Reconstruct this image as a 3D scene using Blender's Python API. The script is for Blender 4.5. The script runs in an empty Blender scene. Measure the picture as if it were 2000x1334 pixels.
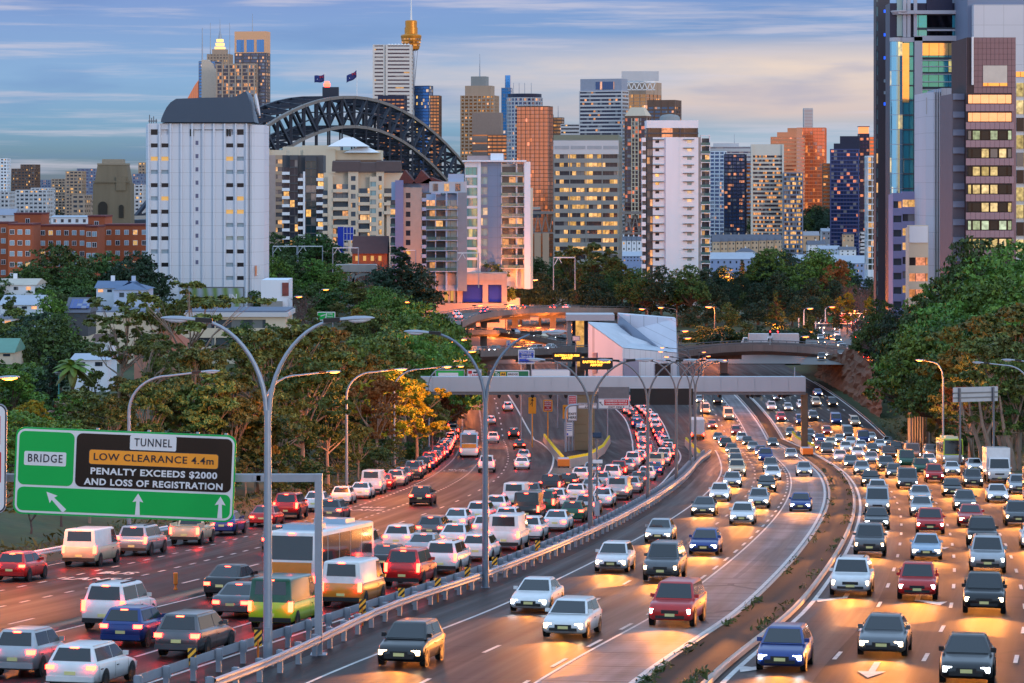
import bpy, bmesh, math, random
import numpy as np
from mathutils import Vector, Matrix, Euler

random.seed(11)
R = math.radians
sc = bpy.context.scene
C = sc.collection

# ---------------------------------------------------------------- camera
FP = 5500.0                     # focal length in pixels of the 2000 px wide photograph
HY = 350.0                      # pixel row of the horizon
cam_d = bpy.data.cameras.new("camera")
cam_d.sensor_width = 36.0
cam_d.lens = 36.0 * FP / 2000.0
cam_d.shift_y = -(667.0 - HY) / 2000.0
cam_d.clip_start = 1.0
cam_d.clip_end = 30000.0
cam = bpy.data.objects.new("camera", cam_d)
C.objects.link(cam)
cam.location = (0, 0, 0)
cam.rotation_euler = (R(90), 0, 0)
sc.camera = cam

# ---------------------------------------------------------------- render look
sc.view_settings.view_transform = 'Standard'
sc.view_settings.look = 'None'
sc.view_settings.gamma = 1.0
sc.view_settings.exposure = 0.38
sc.cycles.use_denoising = True
sc.cycles.sample_clamp_indirect = 2.0
sc.cycles.sample_clamp_direct = 12.0
sc.cycles.max_bounces = 5
sc.cycles.diffuse_bounces = 2
sc.cycles.glossy_bounces = 3
sc.cycles.transparent_max_bounces = 6
sc.cycles.caustics_reflective = False
sc.cycles.caustics_refractive = False

# ---------------------------------------------------------------- world: dusk sky
SUN_AZ = R(142)                 # direction the sun lies in, clockwise from +Y
SUN_EL = R(6)
world = bpy.data.worlds.new("World")
sc.world = world
world.use_nodes = True
wn, wl = world.node_tree.nodes, world.node_tree.links
wn.clear()
def N(t, **k):
    n = wn.new(t)
    for a, b in k.items():
        setattr(n, a, b)
    return n
def ramp(n, stops):
    cr = n.color_ramp
    while len(cr.elements) > 1:
        cr.elements.remove(cr.elements[-1])
    cr.elements[0].position = stops[0][0]; cr.elements[0].color = (*stops[0][1], 1)
    for p, c in stops[1:]:
        e = cr.elements.new(p); e.color = (*c, 1)
def s2l(r, g, b):
    f = lambda c: (c / 255 / 12.92) if c / 255 <= 0.04045 else ((c / 255 + 0.055) / 1.055) ** 2.4
    return (f(r), f(g), f(b))
def wmath(op, a, b=None, c=None):
    n = N('ShaderNodeMath', operation=op)
    for i, v in enumerate((a, b, c)):
        if v is None: continue
        if isinstance(v, (int, float)): n.inputs[i].default_value = v
        else: wl.new(v, n.inputs[i])
    return n.outputs[0]
def wmix(f, a, b, blend='MIX'):
    n = N('ShaderNodeMix', data_type='RGBA', blend_type=blend)
    for i, v in ((0, f), (6, a), (7, b)):
        if isinstance(v, (int, float)): n.inputs[i].default_value = v
        elif isinstance(v, tuple): n.inputs[i].default_value = (*v, 1)
        else: wl.new(v, n.inputs[i])
    return n.outputs[2]
tc = N('ShaderNodeTexCoord')
sep = N('ShaderNodeSeparateXYZ')
wl.new(tc.outputs['Generated'], sep.inputs[0])
X_, Y_, Z_ = sep.outputs
z10 = wmath('MULTIPLY', Z_, 10.0)
rl = N('ShaderNodeValToRGB'); wl.new(z10, rl.inputs[0])
ramp(rl, [(0.0, s2l(112, 128, 142)), (0.07, s2l(112, 142, 160)), (0.18, s2l(124, 166, 198)), (0.36, s2l(136, 176, 218)),
          (0.64, s2l(126, 158, 214)), (1.0, s2l(140, 166, 214))])
rr = N('ShaderNodeValToRGB'); wl.new(z10, rr.inputs[0])
ramp(rr, [(0.0, s2l(150, 186, 212)), (0.17, s2l(160, 184, 206)), (0.235, s2l(208, 196, 196)), (0.40, s2l(228, 214, 204)),
          (0.47, s2l(186, 190, 206)), (0.52, s2l(120, 158, 208)), (0.64, s2l(126, 162, 216)), (1.0, s2l(140, 166, 214))])
# azimuth blend, wavered by noise so that the cloud edge is uneven
mp = N('ShaderNodeMapping'); wl.new(tc.outputs['Generated'], mp.inputs[0])
mp.inputs['Scale'].default_value = (9, 9, 60)
nz = N('ShaderNodeTexNoise'); wl.new(mp.outputs[0], nz.inputs['Vector'])
nz.inputs['Scale'].default_value = 1.6; nz.inputs['Detail'].default_value = 7; nz.inputs['Roughness'].default_value = 0.55
azf = wmath('DIVIDE', X_, wmath('MAXIMUM', wmath('ABSOLUTE', Y_), 0.05))
azw = wmath('ADD', azf, wmath('MULTIPLY', wmath('SUBTRACT', nz.outputs[0], 0.5), 0.22))
mr = N('ShaderNodeMapRange'); wl.new(azw, mr.inputs[0])
mr.inputs[1].default_value = -0.07; mr.inputs[2].default_value = 0.09
low = wmix(mr.outputs[0], rl.outputs[0], rr.outputs[0])
# pale streaks of cloud
mp2 = N('ShaderNodeMapping'); wl.new(tc.outputs['Generated'], mp2.inputs[0])
mp2.inputs['Scale'].default_value = (7, 7, 150); mp2.inputs['Location'].default_value = (3.1, 0, 0.7)
nz2 = N('ShaderNodeTexNoise'); wl.new(mp2.outputs[0], nz2.inputs['Vector'])
nz2.inputs['Scale'].default_value = 1.5; nz2.inputs['Detail'].default_value = 9; nz2.inputs['Roughness'].default_value = 0.6
st = N('ShaderNodeMapRange', interpolation_type='SMOOTHSTEP'); wl.new(nz2.outputs[0], st.inputs[0])
st.inputs[1].default_value = 0.47; st.inputs[2].default_value = 0.70; st.inputs[4].default_value = 0.62
low = wmix(st.outputs[0], low, s2l(206, 206, 222))
mp3 = N('ShaderNodeMapping'); wl.new(tc.outputs['Generated'], mp3.inputs[0])
mp3.inputs['Scale'].default_value = (8, 8, 48); mp3.inputs['Location'].default_value = (9.7, 0, 2.2)
nz3 = N('ShaderNodeTexNoise'); wl.new(mp3.outputs[0], nz3.inputs['Vector'])
nz3.inputs['Scale'].default_value = 1.4; nz3.inputs['Detail'].default_value = 6
st3 = N('ShaderNodeMapRange', interpolation_type='SMOOTHSTEP'); wl.new(nz3.outputs[0], st3.inputs[0])
st3.inputs[1].default_value = 0.5; st3.inputs[2].default_value = 0.7; st3.inputs[4].default_value = 0.38
low = wmix(st3.outputs[0], low, s2l(104, 140, 196))
# high dome: bright pale blue; warm band towards the set sun (behind the camera)
sdir = (math.sin(SUN_AZ), math.cos(SUN_AZ), 0)
dot = wmath('ADD', wmath('MULTIPLY', X_, sdir[0]), wmath('MULTIPLY', Y_, sdir[1]))
back = N('ShaderNodeMapRange', interpolation_type='SMOOTHSTEP'); wl.new(dot, back.inputs[0])
back.inputs[1].default_value = 0.45; back.inputs[2].default_value = 0.97
rb = N('ShaderNodeValToRGB'); wl.new(Z_, rb.inputs[0])
ramp(rb, [(0.0, (1.4, 0.60, 0.22)), (0.05, (1.6, 0.80, 0.38)), (0.085, (0.95, 0.85, 0.85)), (0.14, (0.68, 0.92, 1.18)), (0.5, (0.64, 0.95, 1.34)), (1.0, (0.60, 0.90, 1.32))])
rd = N('ShaderNodeValToRGB'); wl.new(Z_, rd.inputs[0])
ramp(rd, [(0.0, (0.56, 0.70, 0.96)), (0.12, (0.56, 0.80, 1.15)), (1.0, (0.60, 0.90, 1.32))])
hi = wmix(back.outputs[0], rd.outputs[0], rb.outputs[0])
upf = N('ShaderNodeMapRange', interpolation_type='SMOOTHSTEP'); wl.new(Z_, upf.inputs[0])
upf.inputs[1].default_value = 0.07; upf.inputs[2].default_value = 0.17
bf2 = N('ShaderNodeMapRange', interpolation_type='SMOOTHSTEP'); wl.new(Y_, bf2.inputs[0])
bf2.inputs[1].default_value = 0.75; bf2.inputs[2].default_value = 0.3
low = wmix(1.0, low, (0.82, 0.78, 0.755), 'MULTIPLY')
colr = wmix(wmath('MAXIMUM', upf.outputs[0], bf2.outputs[0]), low, hi)
sky = N('ShaderNodeTexSky'); sky.sky_type = 'NISHITA'; sky.sun_disc = False
sky.sun_elevation = SUN_EL; sky.sun_rotation = SUN_AZ
bg1 = N('ShaderNodeBackground'); wl.new(colr, bg1.inputs[0]); bg1.inputs[1].default_value = 1.0
bg2 = N('ShaderNodeBackground'); wl.new(sky.outputs[0], bg2.inputs[0]); bg2.inputs[1].default_value = 0.05
# the Nishita sky lights the scene from the upper dome, the cloud deck covers the horizon band
addn = N('ShaderNodeMixShader'); wl.new(wmath('MULTIPLY', upf.outputs[0], 0.25), addn.inputs[0]); wl.new(bg1.outputs[0], addn.inputs[1]); wl.new(bg2.outputs[0], addn.inputs[2])
wo = N('ShaderNodeOutputWorld'); wl.new(addn.outputs[0], wo.inputs[0])
world.cycles.sampling_method = 'MANUAL'; world.cycles.sample_map_resolution = 1024

sun_d = bpy.data.lights.new("sun", 'SUN')
sun_d.energy = 0.5; sun_d.angle = R(12); sun_d.color = (1.0, 0.93, 0.86)
sun = bpy.data.objects.new("sun", sun_d); C.objects.link(sun)
v = Vector((math.sin(SUN_AZ) * math.cos(SUN_EL), math.cos(SUN_AZ) * math.cos(SUN_EL), math.sin(SUN_EL)))
sun.rotation_euler = v.to_track_quat('Z', 'Y').to_euler()

# ---------------------------------------------------------------- helpers
def kx(px): return (px - 1000.0) / FP
def P(px, py, d): return Vector((kx(px) * d, d, -(py - HY) / FP * d))
def zat(py, d): return -(py - HY) / FP * d
def zr(d): return -min(10.2 + 0.072 * d, 46.0)            # height of the motorway
def droad(py): return 56100.0 / (py - 746) if py >= 858 else 253000.0 / (py - HY)

def tag(o, label=None, cat=None, group=None, kind=None):
    if label: o['label'] = label
    if cat: o['category'] = cat
    if group: o['group'] = group
    if kind: o['kind'] = kind
    return o
def thing(name, label, cat, loc=(0, 0, 0), rz=0, group=None):
    o = bpy.data.objects.new(name, None); C.objects.link(o)
    o.empty_display_size = 0.3
    o.location = loc; o.rotation_euler = (0, 0, rz)
    return tag(o, label, cat, group)
def dup(o, parent=None):
    c = o.copy(); C.objects.link(c)
    if parent is not None: c.parent = parent
    for ch in kids.get(o.name, []):
        dup(ch, c)
    return c
kids = {}
def link_child(o, parent):
    o.parent = parent
    kids.setdefault(parent.name, []).append(o)

class MB:
    def __init__(s): s.v = []; s.f = []; s.m = []; s.sm = []
    def add(s, vs, fs, m=0, smooth=False):
        b = len(s.v); s.v.extend([tuple(p) for p in vs])
        for f in fs:
            s.f.append(tuple(i + b for i in f)); s.m.append(m); s.sm.append(smooth)
        return s
    def box(s, x0, y0, z0, x1, y1, z1, m=0):
        return s.add([(x0, y0, z0), (x1, y0, z0), (x1, y1, z0), (x0, y1, z0), (x0, y0, z1), (x1, y0, z1), (x1, y1, z1), (x0, y1, z1)],
                     [(3, 2, 1, 0), (4, 5, 6, 7), (0, 1, 5, 4), (1, 2, 6, 5), (2, 3, 7, 6), (3, 0, 4, 7)], m)
    def cbox(s, c, sx, sy, sz, m=0, rz=0, rx=0, ry=0):
        mt = Matrix.Translation(c) @ Euler((rx, ry, rz)).to_matrix().to_4x4()
        vs = [mt @ Vector((a * sx / 2, b * sy / 2, c_ * sz / 2)) for c_ in (-1, 1) for a, b in ((-1, -1), (1, -1), (1, 1), (-1, 1))]
        return s.add(vs, [(3, 2, 1, 0), (4, 5, 6, 7), (0, 1, 5, 4), (1, 2, 6, 5), (2, 3, 7, 6), (3, 0, 4, 7)], m)
    def prism(s, poly, z0, z1, m=0, top=None):
        n = len(poly); top = top or poly
        vs = [(x, y, z0) for x, y in poly] + [(x, y, z1) for x, y in top]
        return s.add(vs, [tuple(range(n))[::-1], tuple(range(n, 2 * n))] + [(i, (i + 1) % n, n + (i + 1) % n, n + i) for i in range(n)], m)
    def yprism(s, poly, y0, y1, m=0):          # polygon in x,z extruded along y
        n = len(poly)
        vs = [(x, y0, z) for x, z in poly] + [(x, y1, z) for x, z in poly]
        return s.add(vs, [tuple(range(n)), tuple(range(n, 2 * n))[::-1]] + [((i + 1) % n, i, n + i, n + (i + 1) % n) for i in range(n)], m)
    def xprism(s, poly, x0, x1, m=0):          # polygon in y,z extruded along x
        n = len(poly)
        vs = [(x0, y, z) for y, z in poly] + [(x1, y, z) for y, z in poly]
        return s.add(vs, [tuple(range(n))[::-1], tuple(range(n, 2 * n))] + [(i, (i + 1) % n, n + (i + 1) % n, n + i) for i in range(n)], m)
    def tube(s, pts, rad, n=8, m=0, smooth=True, cap=True):
        pts = [Vector(p) for p in pts]
        rs = rad if isinstance(rad, (list, tuple)) else [rad] * len(pts)
        vs = []; prev = None
        for i, p in enumerate(pts):
            t = (pts[min(i + 1, len(pts) - 1)] - pts[max(i - 1, 0)]).normalized()
            a = Vector((0, 0, 1)) if abs(t.z) < 0.9 else Vector((1, 0, 0))
            if prev is not None: a = prev
            u = (a - t * a.dot(t)).normalized(); w = t.cross(u); prev = u
            for k in range(n):
                an = 2 * math.pi * k / n
                vs.append(p + (u * math.cos(an) + w * math.sin(an)) * rs[i])
        fs = []
        for i in range(len(pts) - 1):
            for k in range(n):
                fs.append((i * n + k, i * n + (k + 1) % n, (i + 1) * n + (k + 1) % n, (i + 1) * n + k))
        s.add(vs, fs, m, smooth)
        if cap:
            s.add([vs[k] for k in range(n)], [tuple(range(n))[::-1]], m)
            s.add([vs[(len(pts) - 1) * n + k] for k in range(n)], [tuple(range(n))], m)
        return s
    def bar(s, a, b, w, h=None, m=0):
        a, b = Vector(a), Vector(b); h = h or w
        t = (b - a).normalized(); up = Vector((0, 0, 1)) if abs(t.z) < 0.95 else Vector((0, 1, 0))
        u = t.cross(up).normalized() * w / 2; q = u.cross(t).normalized() * h / 2
        vs = [a - u - q, a + u - q, a + u + q, a - u + q, b - u - q, b + u - q, b + u + q, b - u + q]
        return s.add(vs, [(3, 2, 1, 0), (4, 5, 6, 7), (0, 1, 5, 4), (1, 2, 6, 5), (2, 3, 7, 6), (3, 0, 4, 7)], m)
    def lathe(s, prof, n=24, m=0, smooth=False, cx=0, cy=0):
        vs = [(cx + r * math.cos(2 * math.pi * k / n), cy + r * math.sin(2 * math.pi * k / n), z) for r, z in prof for k in range(n)]
        fs = [(i * n + k, i * n + (k + 1) % n, (i + 1) * n + (k + 1) % n, (i + 1) * n + k) for i in range(len(prof) - 1) for k in range(n)]
        s.add(vs, fs, m, smooth)
        s.add(vs[:n], [tuple(range(n))[::-1]], m); s.add(vs[-n:], [tuple(range(n))], m)
        return s
    def mesh(s, name, mats):
        me = bpy.data.meshes.new(name)
        me.from_pydata(s.v, [], s.f)
        for mt in (mats if isinstance(mats, (list, tuple)) else [mats]): me.materials.append(mt)
        me.polygons.foreach_set('material_index', s.m)
        me.polygons.foreach_set('use_smooth', s.sm)
        me.update()
        return me
    def build(s, name, mats, parent=None, loc=None, rot=None):
        o = bpy.data.objects.new(name, s.mesh(name, mats)); C.objects.link(o)
        if parent is not None: link_child(o, parent)
        if loc is not None: o.location = loc
        if rot is not None: o.rotation_euler = rot
        return o
def place(name, me, parent=None, loc=None, rot=None):
    o = bpy.data.objects.new(name, me); C.objects.link(o)
    if parent is not None: link_child(o, parent)
    if loc is not None: o.location = loc
    if rot is not None: o.rotation_euler = rot
    return o

# ---------------------------------------------------------------- materials
def new_mat(name):
    m = bpy.data.materials.new(name); m.use_nodes = True
    nt = m.node_tree; b = nt.nodes['Principled BSDF']
    return m, nt, nt.nodes, nt.links, b
def mnode(nt, t, **k):
    n = nt.nodes.new(t)
    for a, b in k.items(): setattr(n, a, b)
    return n
def mmath(nt, op, a, b=None, c=None):
    n = nt.nodes.new('ShaderNodeMath'); n.operation = op
    for i, v in enumerate((a, b, c)):
        if v is None: continue
        if isinstance(v, (int, float)): n.inputs[i].default_value = v
        else: nt.links.new(v, n.inputs[i])
    return n.outputs[0]
def mmix(nt, f, a, b, blend='MIX'):
    n = nt.nodes.new('ShaderNodeMix'); n.data_type = 'RGBA'; n.blend_type = blend
    for i, v in ((0, f), (6, a), (7, b)):
        if isinstance(v, (int, float)): n.inputs[i].default_value = v
        elif isinstance(v, tuple): n.inputs[i].default_value = (*v, 1)
        else: nt.links.new(v, n.inputs[i])
    return n.outputs[2]
_mc = {}
def mat(name, col, rough=0.7, metal=0.0, var=0.12, scale=0.5, bump=0.0, streak=False, spec=0.4, objvar=0.0, grid=None):
    key = (name,)
    if key in _mc: return _mc[key]
    m, nt, ns, ls, b = new_mat(name)
    t = mnode(nt, 'ShaderNodeTexCoord')
    mpn = mnode(nt, 'ShaderNodeMapping'); ls.new(t.outputs['Object'], mpn.inputs[0])
    if streak: mpn.inputs['Scale'].default_value = (1, 1, 0.12)
    nzn = mnode(nt, 'ShaderNodeTexNoise'); ls.new(mpn.outputs[0], nzn.inputs['Vector'])
    nzn.inputs['Scale'].default_value = scale; nzn.inputs['Detail'].default_value = 6; nzn.inputs['Roughness'].default_value = 0.65
    lo = tuple(c * (1 - 2 * var) for c in col); hi_ = tuple(min(1, c * (1 + 1.2 * var)) for c in col)
    c = mmix(nt, nzn.outputs[0], lo, hi_)
    if grid:                                   # open joints between panels
        sp = mnode(nt, 'ShaderNodeSeparateXYZ'); ls.new(t.outputs['Object'], sp.inputs[0])
        gx = mmath(nt, 'LESS_THAN', mmath(nt, 'FRACT', mmath(nt, 'DIVIDE', mmath(nt, 'ADD', sp.outputs[0], sp.outputs[1]), grid[0])), 0.09 / grid[0])
        gz_ = mmath(nt, 'LESS_THAN', mmath(nt, 'FRACT', mmath(nt, 'DIVIDE', sp.outputs[2], grid[1])), 0.09 / grid[1])
        c = mmix(nt, mmath(nt, 'MULTIPLY', mmath(nt, 'MAXIMUM', gx, gz_), 0.5), c, tuple(q * 0.35 for q in col))
    if objvar:
        oi = mnode(nt, 'ShaderNodeObjectInfo')
        hs = mnode(nt, 'ShaderNodeHueSaturation'); ls.new(c, hs.inputs['Color'])
        ls.new(mmath(nt, 'ADD', mmath(nt, 'MULTIPLY', oi.outputs['Random'], 2 * objvar), 1 - objvar), hs.inputs['Value'])
        c = hs.outputs[0]
    ls.new(c, b.inputs['Base Color'])
    b.inputs['Roughness'].default_value = rough; b.inputs['Metallic'].default_value = metal
    b.inputs['Specular IOR Level'].default_value = spec
    if bump:
        bn = mnode(nt, 'ShaderNodeBump'); bn.inputs['Strength'].default_value = bump
        n2 = mnode(nt, 'ShaderNodeTexNoise'); ls.new(t.outputs['Object'], n2.inputs['Vector'])
        n2.inputs['Scale'].default_value = scale * 6; n2.inputs['Detail'].default_value = 4
        ls.new(n2.outputs[0], bn.inputs['Height']); ls.new(bn.outputs[0], b.inputs['Normal'])
    _mc[key] = m
    return m
def emat(name, col, strength, base=(0.1, 0.1, 0.1), sample=False):
    key = (name,)
    if key in _mc: return _mc[key]
    m, nt, ns, ls, b = new_mat(name)
    b.inputs['Base Color'].default_value = (*base, 1)
    b.inputs['Emission Color'].default_value = (*col, 1); b.inputs['Emission Strength'].default_value = strength
    b.inputs['Roughness'].default_value = 0.3
    if not sample: m.cycles.emission_sampling = 'NONE'
    _mc[key] = m
    return m
def glass(name, tint, lit=0.2, litcol=(1.0, 0.62, 0.2), bay=2.5, mirror=0.5, strength=1.0, rough=0.08, mull=0.07, frame=(0.1, 0.1, 0.11), floor=None, warp=0.02, cluster=0.0):
    """Window glass: a pane every BAY metres with a thin mullion, some panes lit from inside."""
    key = (name,)
    if key in _mc: return _mc[key]
    m, nt, ns, ls, b = new_mat(name)
    t = mnode(nt, 'ShaderNodeTexCoord'); sp = mnode(nt, 'ShaderNodeSeparateXYZ'); ls.new(t.outputs['Object'], sp.inputs[0])
    oi = mnode(nt, 'ShaderNodeObjectInfo')
    x, y, z = sp.outputs
    u = mmath(nt, 'ADD', mmath(nt, 'DIVIDE', x, bay), 0.37); vv = mmath(nt, 'ADD', mmath(nt, 'DIVIDE', y, bay), 0.37)
    fx, fy = mmath(nt, 'FLOOR', u), mmath(nt, 'FLOOR', vv)
    cmb = mnode(nt, 'ShaderNodeCombineXYZ'); ls.new(fx, cmb.inputs[0]); ls.new(fy, cmb.inputs[1])
    w = mmath(nt, 'MULTIPLY', oi.outputs['Random'], 97.0)
    if floor:
        w = mmath(nt, 'ADD', w, mmath(nt, 'FLOOR', mmath(nt, 'DIVIDE', z, floor)))
    ls.new(w, cmb.inputs[2])
    wnz = mnode(nt, 'ShaderNodeTexWhiteNoise', noise_dimensions='3D'); ls.new(cmb.outputs[0], wnz.inputs['Vector'])
    val = wnz.outputs['Value']
    if cluster:
        cn = mnode(nt, 'ShaderNodeTexNoise'); ls.new(cmb.outputs[0], cn.inputs['Vector']); cn.inputs['Scale'].default_value = 0.23
        val = mmath(nt, 'ADD', mmath(nt, 'MULTIPLY', val, 1 - cluster), mmath(nt, 'MULTIPLY', mmath(nt, 'MULTIPLY_ADD', cn.outputs[0], 2.2, -0.6), cluster))
    on = mmath(nt, 'LESS_THAN', val, lit)
    # uneven light inside a pane: blinds and furniture
    inn = mnode(nt, 'ShaderNodeTexNoise'); ls.new(t.outputs['Object'], inn.inputs['Vector']); inn.inputs['Scale'].default_value = 1.1; inn.inputs['Detail'].default_value = 4
    glow = mmath(nt, 'MULTIPLY', on, mmath(nt, 'MULTIPLY_ADD', inn.outputs[0], 1.8, -0.25))
    glow = mmath(nt, 'MULTIPLY', mmath(nt, 'MAXIMUM', glow, 0.0), mmath(nt, 'MULTIPLY_ADD', wnz.outputs['Value'], 0.6 / max(lit, 0.01), 0.6))
    fu = mmath(nt, 'FRACT', u); fv = mmath(nt, 'FRACT', vv)
    mu = mmath(nt, 'MAXIMUM', mmath(nt, 'LESS_THAN', fu, mull), mmath(nt, 'LESS_THAN', fv, mull)) if mull else mmath(nt, 'MULTIPLY', fu, 0.0)
    geo = mnode(nt, 'ShaderNodeNewGeometry'); sn = mnode(nt, 'ShaderNodeSeparateXYZ')
    # only the coordinate that runs along the face may draw a mullion
    vt = mnode(nt, 'ShaderNodeVectorTransform', vector_type='NORMAL', convert_from='WORLD', convert_to='OBJECT')
    ls.new(geo.outputs['True Normal'], vt.inputs[0]); ls.new(vt.outputs[0], sn.inputs[0])
    ax = mmath(nt, 'GREATER_THAN', mmath(nt, 'ABSOLUTE', sn.outputs[0]), 0.7)
    if mull:
        mu = mmath(nt, 'ADD', mmath(nt, 'MULTIPLY', mmath(nt, 'LESS_THAN', fu, mull), mmath(nt, 'SUBTRACT', 1.0, ax)), mmath(nt, 'MULTIPLY', mmath(nt, 'LESS_THAN', fv, mull), ax))
    blind = mmath(nt, 'GREATER_THAN', wnz.outputs['Value'], 0.86)
    c = mmix(nt, mmath(nt, 'MULTIPLY', blind, 0.5 if mirror < 0.7 else 0.12), tuple(tint), (0.35, 0.36, 0.36))
    c = mmix(nt, mu, c, tuple(frame))
    ls.new(c, b.inputs['Base Color'])
    b.inputs['Metallic'].default_value = mirror; b.inputs['Roughness'].default_value = rough
    b.inputs['Specular IOR Level'].default_value = 0.9 if mirror >= .3 else 0.3
    lc = mmix(nt, wnz.outputs['Value'], tuple(litcol), tuple(min(1, q * 1.0 + 0.25) if i == 2 else q for i, q in enumerate(litcol)))
    ls.new(lc, b.inputs['Emission Color'])
    ls.new(mmath(nt, 'MULTIPLY', mmath(nt, 'MULTIPLY', glow, mmath(nt, 'SUBTRACT', 1.0, mu)), strength), b.inputs['Emission Strength'])
    if warp:
        bn = mnode(nt, 'ShaderNodeBump'); bn.inputs['Strength'].default_value = warp; bn.inputs['Distance'].default_value = 1.0
        n2 = mnode(nt, 'ShaderNodeTexNoise'); ls.new(t.outputs['Object'], n2.inputs['Vector']); n2.inputs['Scale'].default_value = 0.35
        ls.new(n2.outputs[0], bn.inputs['Height']); ls.new(bn.outputs[0], b.inputs['Normal'])
    m.cycles.emission_sampling = 'NONE'
    _mc[key] = m
    return m
steel = mat('galvanised steel', (0.34, 0.38, 0.45), 0.42, 0.35, 0.12, 1.5)
steel_dark = mat('dark weathered steel', (0.16, 0.17, 0.19), 0.5, 0.3, 0.15, 1.5)
white_paint = mat('white paint', (0.78, 0.79, 0.82), 0.6, 0, 0.05, 0.2, streak=True)
black_paint = mat('black paint', (0.015, 0.015, 0.017), 0.5, 0, 0.1)
concrete = mat('concrete', (0.36, 0.35, 0.34), 0.85, 0, 0.16, 0.4, 0.15, streak=True)
dark_metal = mat('dark metal', (0.04, 0.04, 0.045), 0.5, 0.3)
orange_plastic = mat('orange plastic', (0.85, 0.22, 0.03), 0.5)
sodium = emat('sodium lamp', (1.0, 0.17, 0.02), 9.0)
ORD = ['first', 'second', 'third', 'fourth', 'fifth', 'sixth', 'seventh', 'eighth', 'ninth', 'tenth', 'eleventh', 'twelfth', 'thirteenth',
       'fourteenth', 'fifteenth', 'sixteenth', 'seventeenth', 'eighteenth', 'nineteenth']
def ordn(i):
    if i < 19: return ORD[i]
    t = {2: 'twent', 3: 'thirt', 4: 'fort', 5: 'fift', 6: 'sixt', 7: 'sevent', 8: 'eight'}[(i + 1) // 10]
    return t + 'ieth' if (i + 1) % 10 == 0 else t + 'y-' + ORD[(i + 1) % 10 - 1]
FONT = None
def text_mesh(txt, size, bold=0.0, depth=0.01, align='CENTER', spacing=1.0):
    cu = bpy.data.curves.new('lettering', 'FONT'); cu.body = txt; cu.size = size; cu.align_x = align; cu.align_y = 'CENTER'
    cu.extrude = depth; cu.offset = bold; cu.space_character = spacing; cu.resolution_u = 3
    o = bpy.data.objects.new('lettering', cu); C.objects.link(o)
    bpy.context.view_layer.update()
    me = bpy.data.meshes.new_from_object(o.evaluated_get(bpy.context.evaluated_depsgraph_get()))
    C.objects.unlink(o); bpy.data.objects.remove(o)
    return me
def lettering(txt, size, m, parent, loc, bold=0.0, width=None, rot=(R(90), 0, 0), depth=0.012, spacing=1.0, name='lettering'):
    me = text_mesh(txt, size, bold, depth, spacing=spacing); me.materials.clear(); me.materials.append(m)
    if width:
        xs = [q.co.x for q in me.vertices]; k = width / (max(xs) - min(xs))
        me.transform(Matrix.Diagonal((k, 1, 1, 1)))
    return place(name, me, parent, loc, rot)

# ---------------------------------------------------------------- curves the motorway follows (distance, sideways)
def spine(pts):
    ds = np.array([p[0] for p in pts], float); xs = np.array([p[1] for p in pts], float)
    sl = np.gradient(xs, ds)
    def f(d):
        d = float(d)
        if d <= ds[0]: return xs[0] + (d - ds[0]) * sl[0]
        if d >= ds[-1]: return xs[-1] + (d - ds[-1]) * sl[-1]
        i = int(np.searchsorted(ds, d)) - 1; h = ds[i + 1] - ds[i]; t = (d - ds[i]) / h
        return float((2 * t**3 - 3 * t**2 + 1) * xs[i] + (t**3 - 2 * t**2 + t) * h * sl[i] + (-2 * t**3 + 3 * t**2) * xs[i + 1] + (t**3 - t**2) * h * sl[i + 1])
    return f
SF = spine([(40, -1), (95.4, 6.9), (126, 12.9), (147, 16.4), (177, 21), (226, 27.7), (245, 30), (301, 35.8), (384, 41.8), (450, 45.5), (537, 49.3), (604, 50.2), (680, 49), (760, 46)])
SG = spine([(40, -20), (95.4, -10.6), (122, -5.5), (142, -1.6), (160.7, 1.5), (187.6, 5.5), (225, 10.3), (282, 16.6), (353, 23.2), (390, 27.0), (450, 31), (540, 34), (610, 34.5), (700, 32)])
S1 = spine([(40, -46), (95, -34.7), (120, -30), (146, -25.2), (180, -20), (215, -16), (245, -13.4), (282, -11.2), (353, -9.6), (420, -9.7), (492, -10.5), (545, -11.4), (600, -13), (700, -18)])
SM = spine([(40, -24.5), (95, -14.1), (120, -9.2), (142, -4.9), (160, -2), (188, 2.2), (225, 6.7), (270, 12), (319, 16.3), (380, 21), (452, 24.3), (510, 26.4), (545, 26.5), (585, 24), (640, 17)])
SI = spine([(40, -35.5), (95, -24.5), (120, -19.0), (150, -13.6), (180, -9.2), (215, -4.5), (256, 0.6), (306, 3.6), (364, 5.2), (384, 5.5), (430, 5.3), (480, 4.4), (530, 2.3), (565, 0.8), (620, -2)])
def slope(sp, d): return (sp(d + 1) - sp(d - 1)) / 2
def at(sp, d, off=0.0, dz=0.0):
    s = slope(sp, d); n = math.hypot(1, s)
    y = d - off * s / n
    return Vector((sp(d) + off / n, y, zr(y) + dz))
def frange(a, b, st):
    n = max(1, int(round((b - a) / st)))
    return [a + (b - a) * i / n for i in range(n + 1)]
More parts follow.
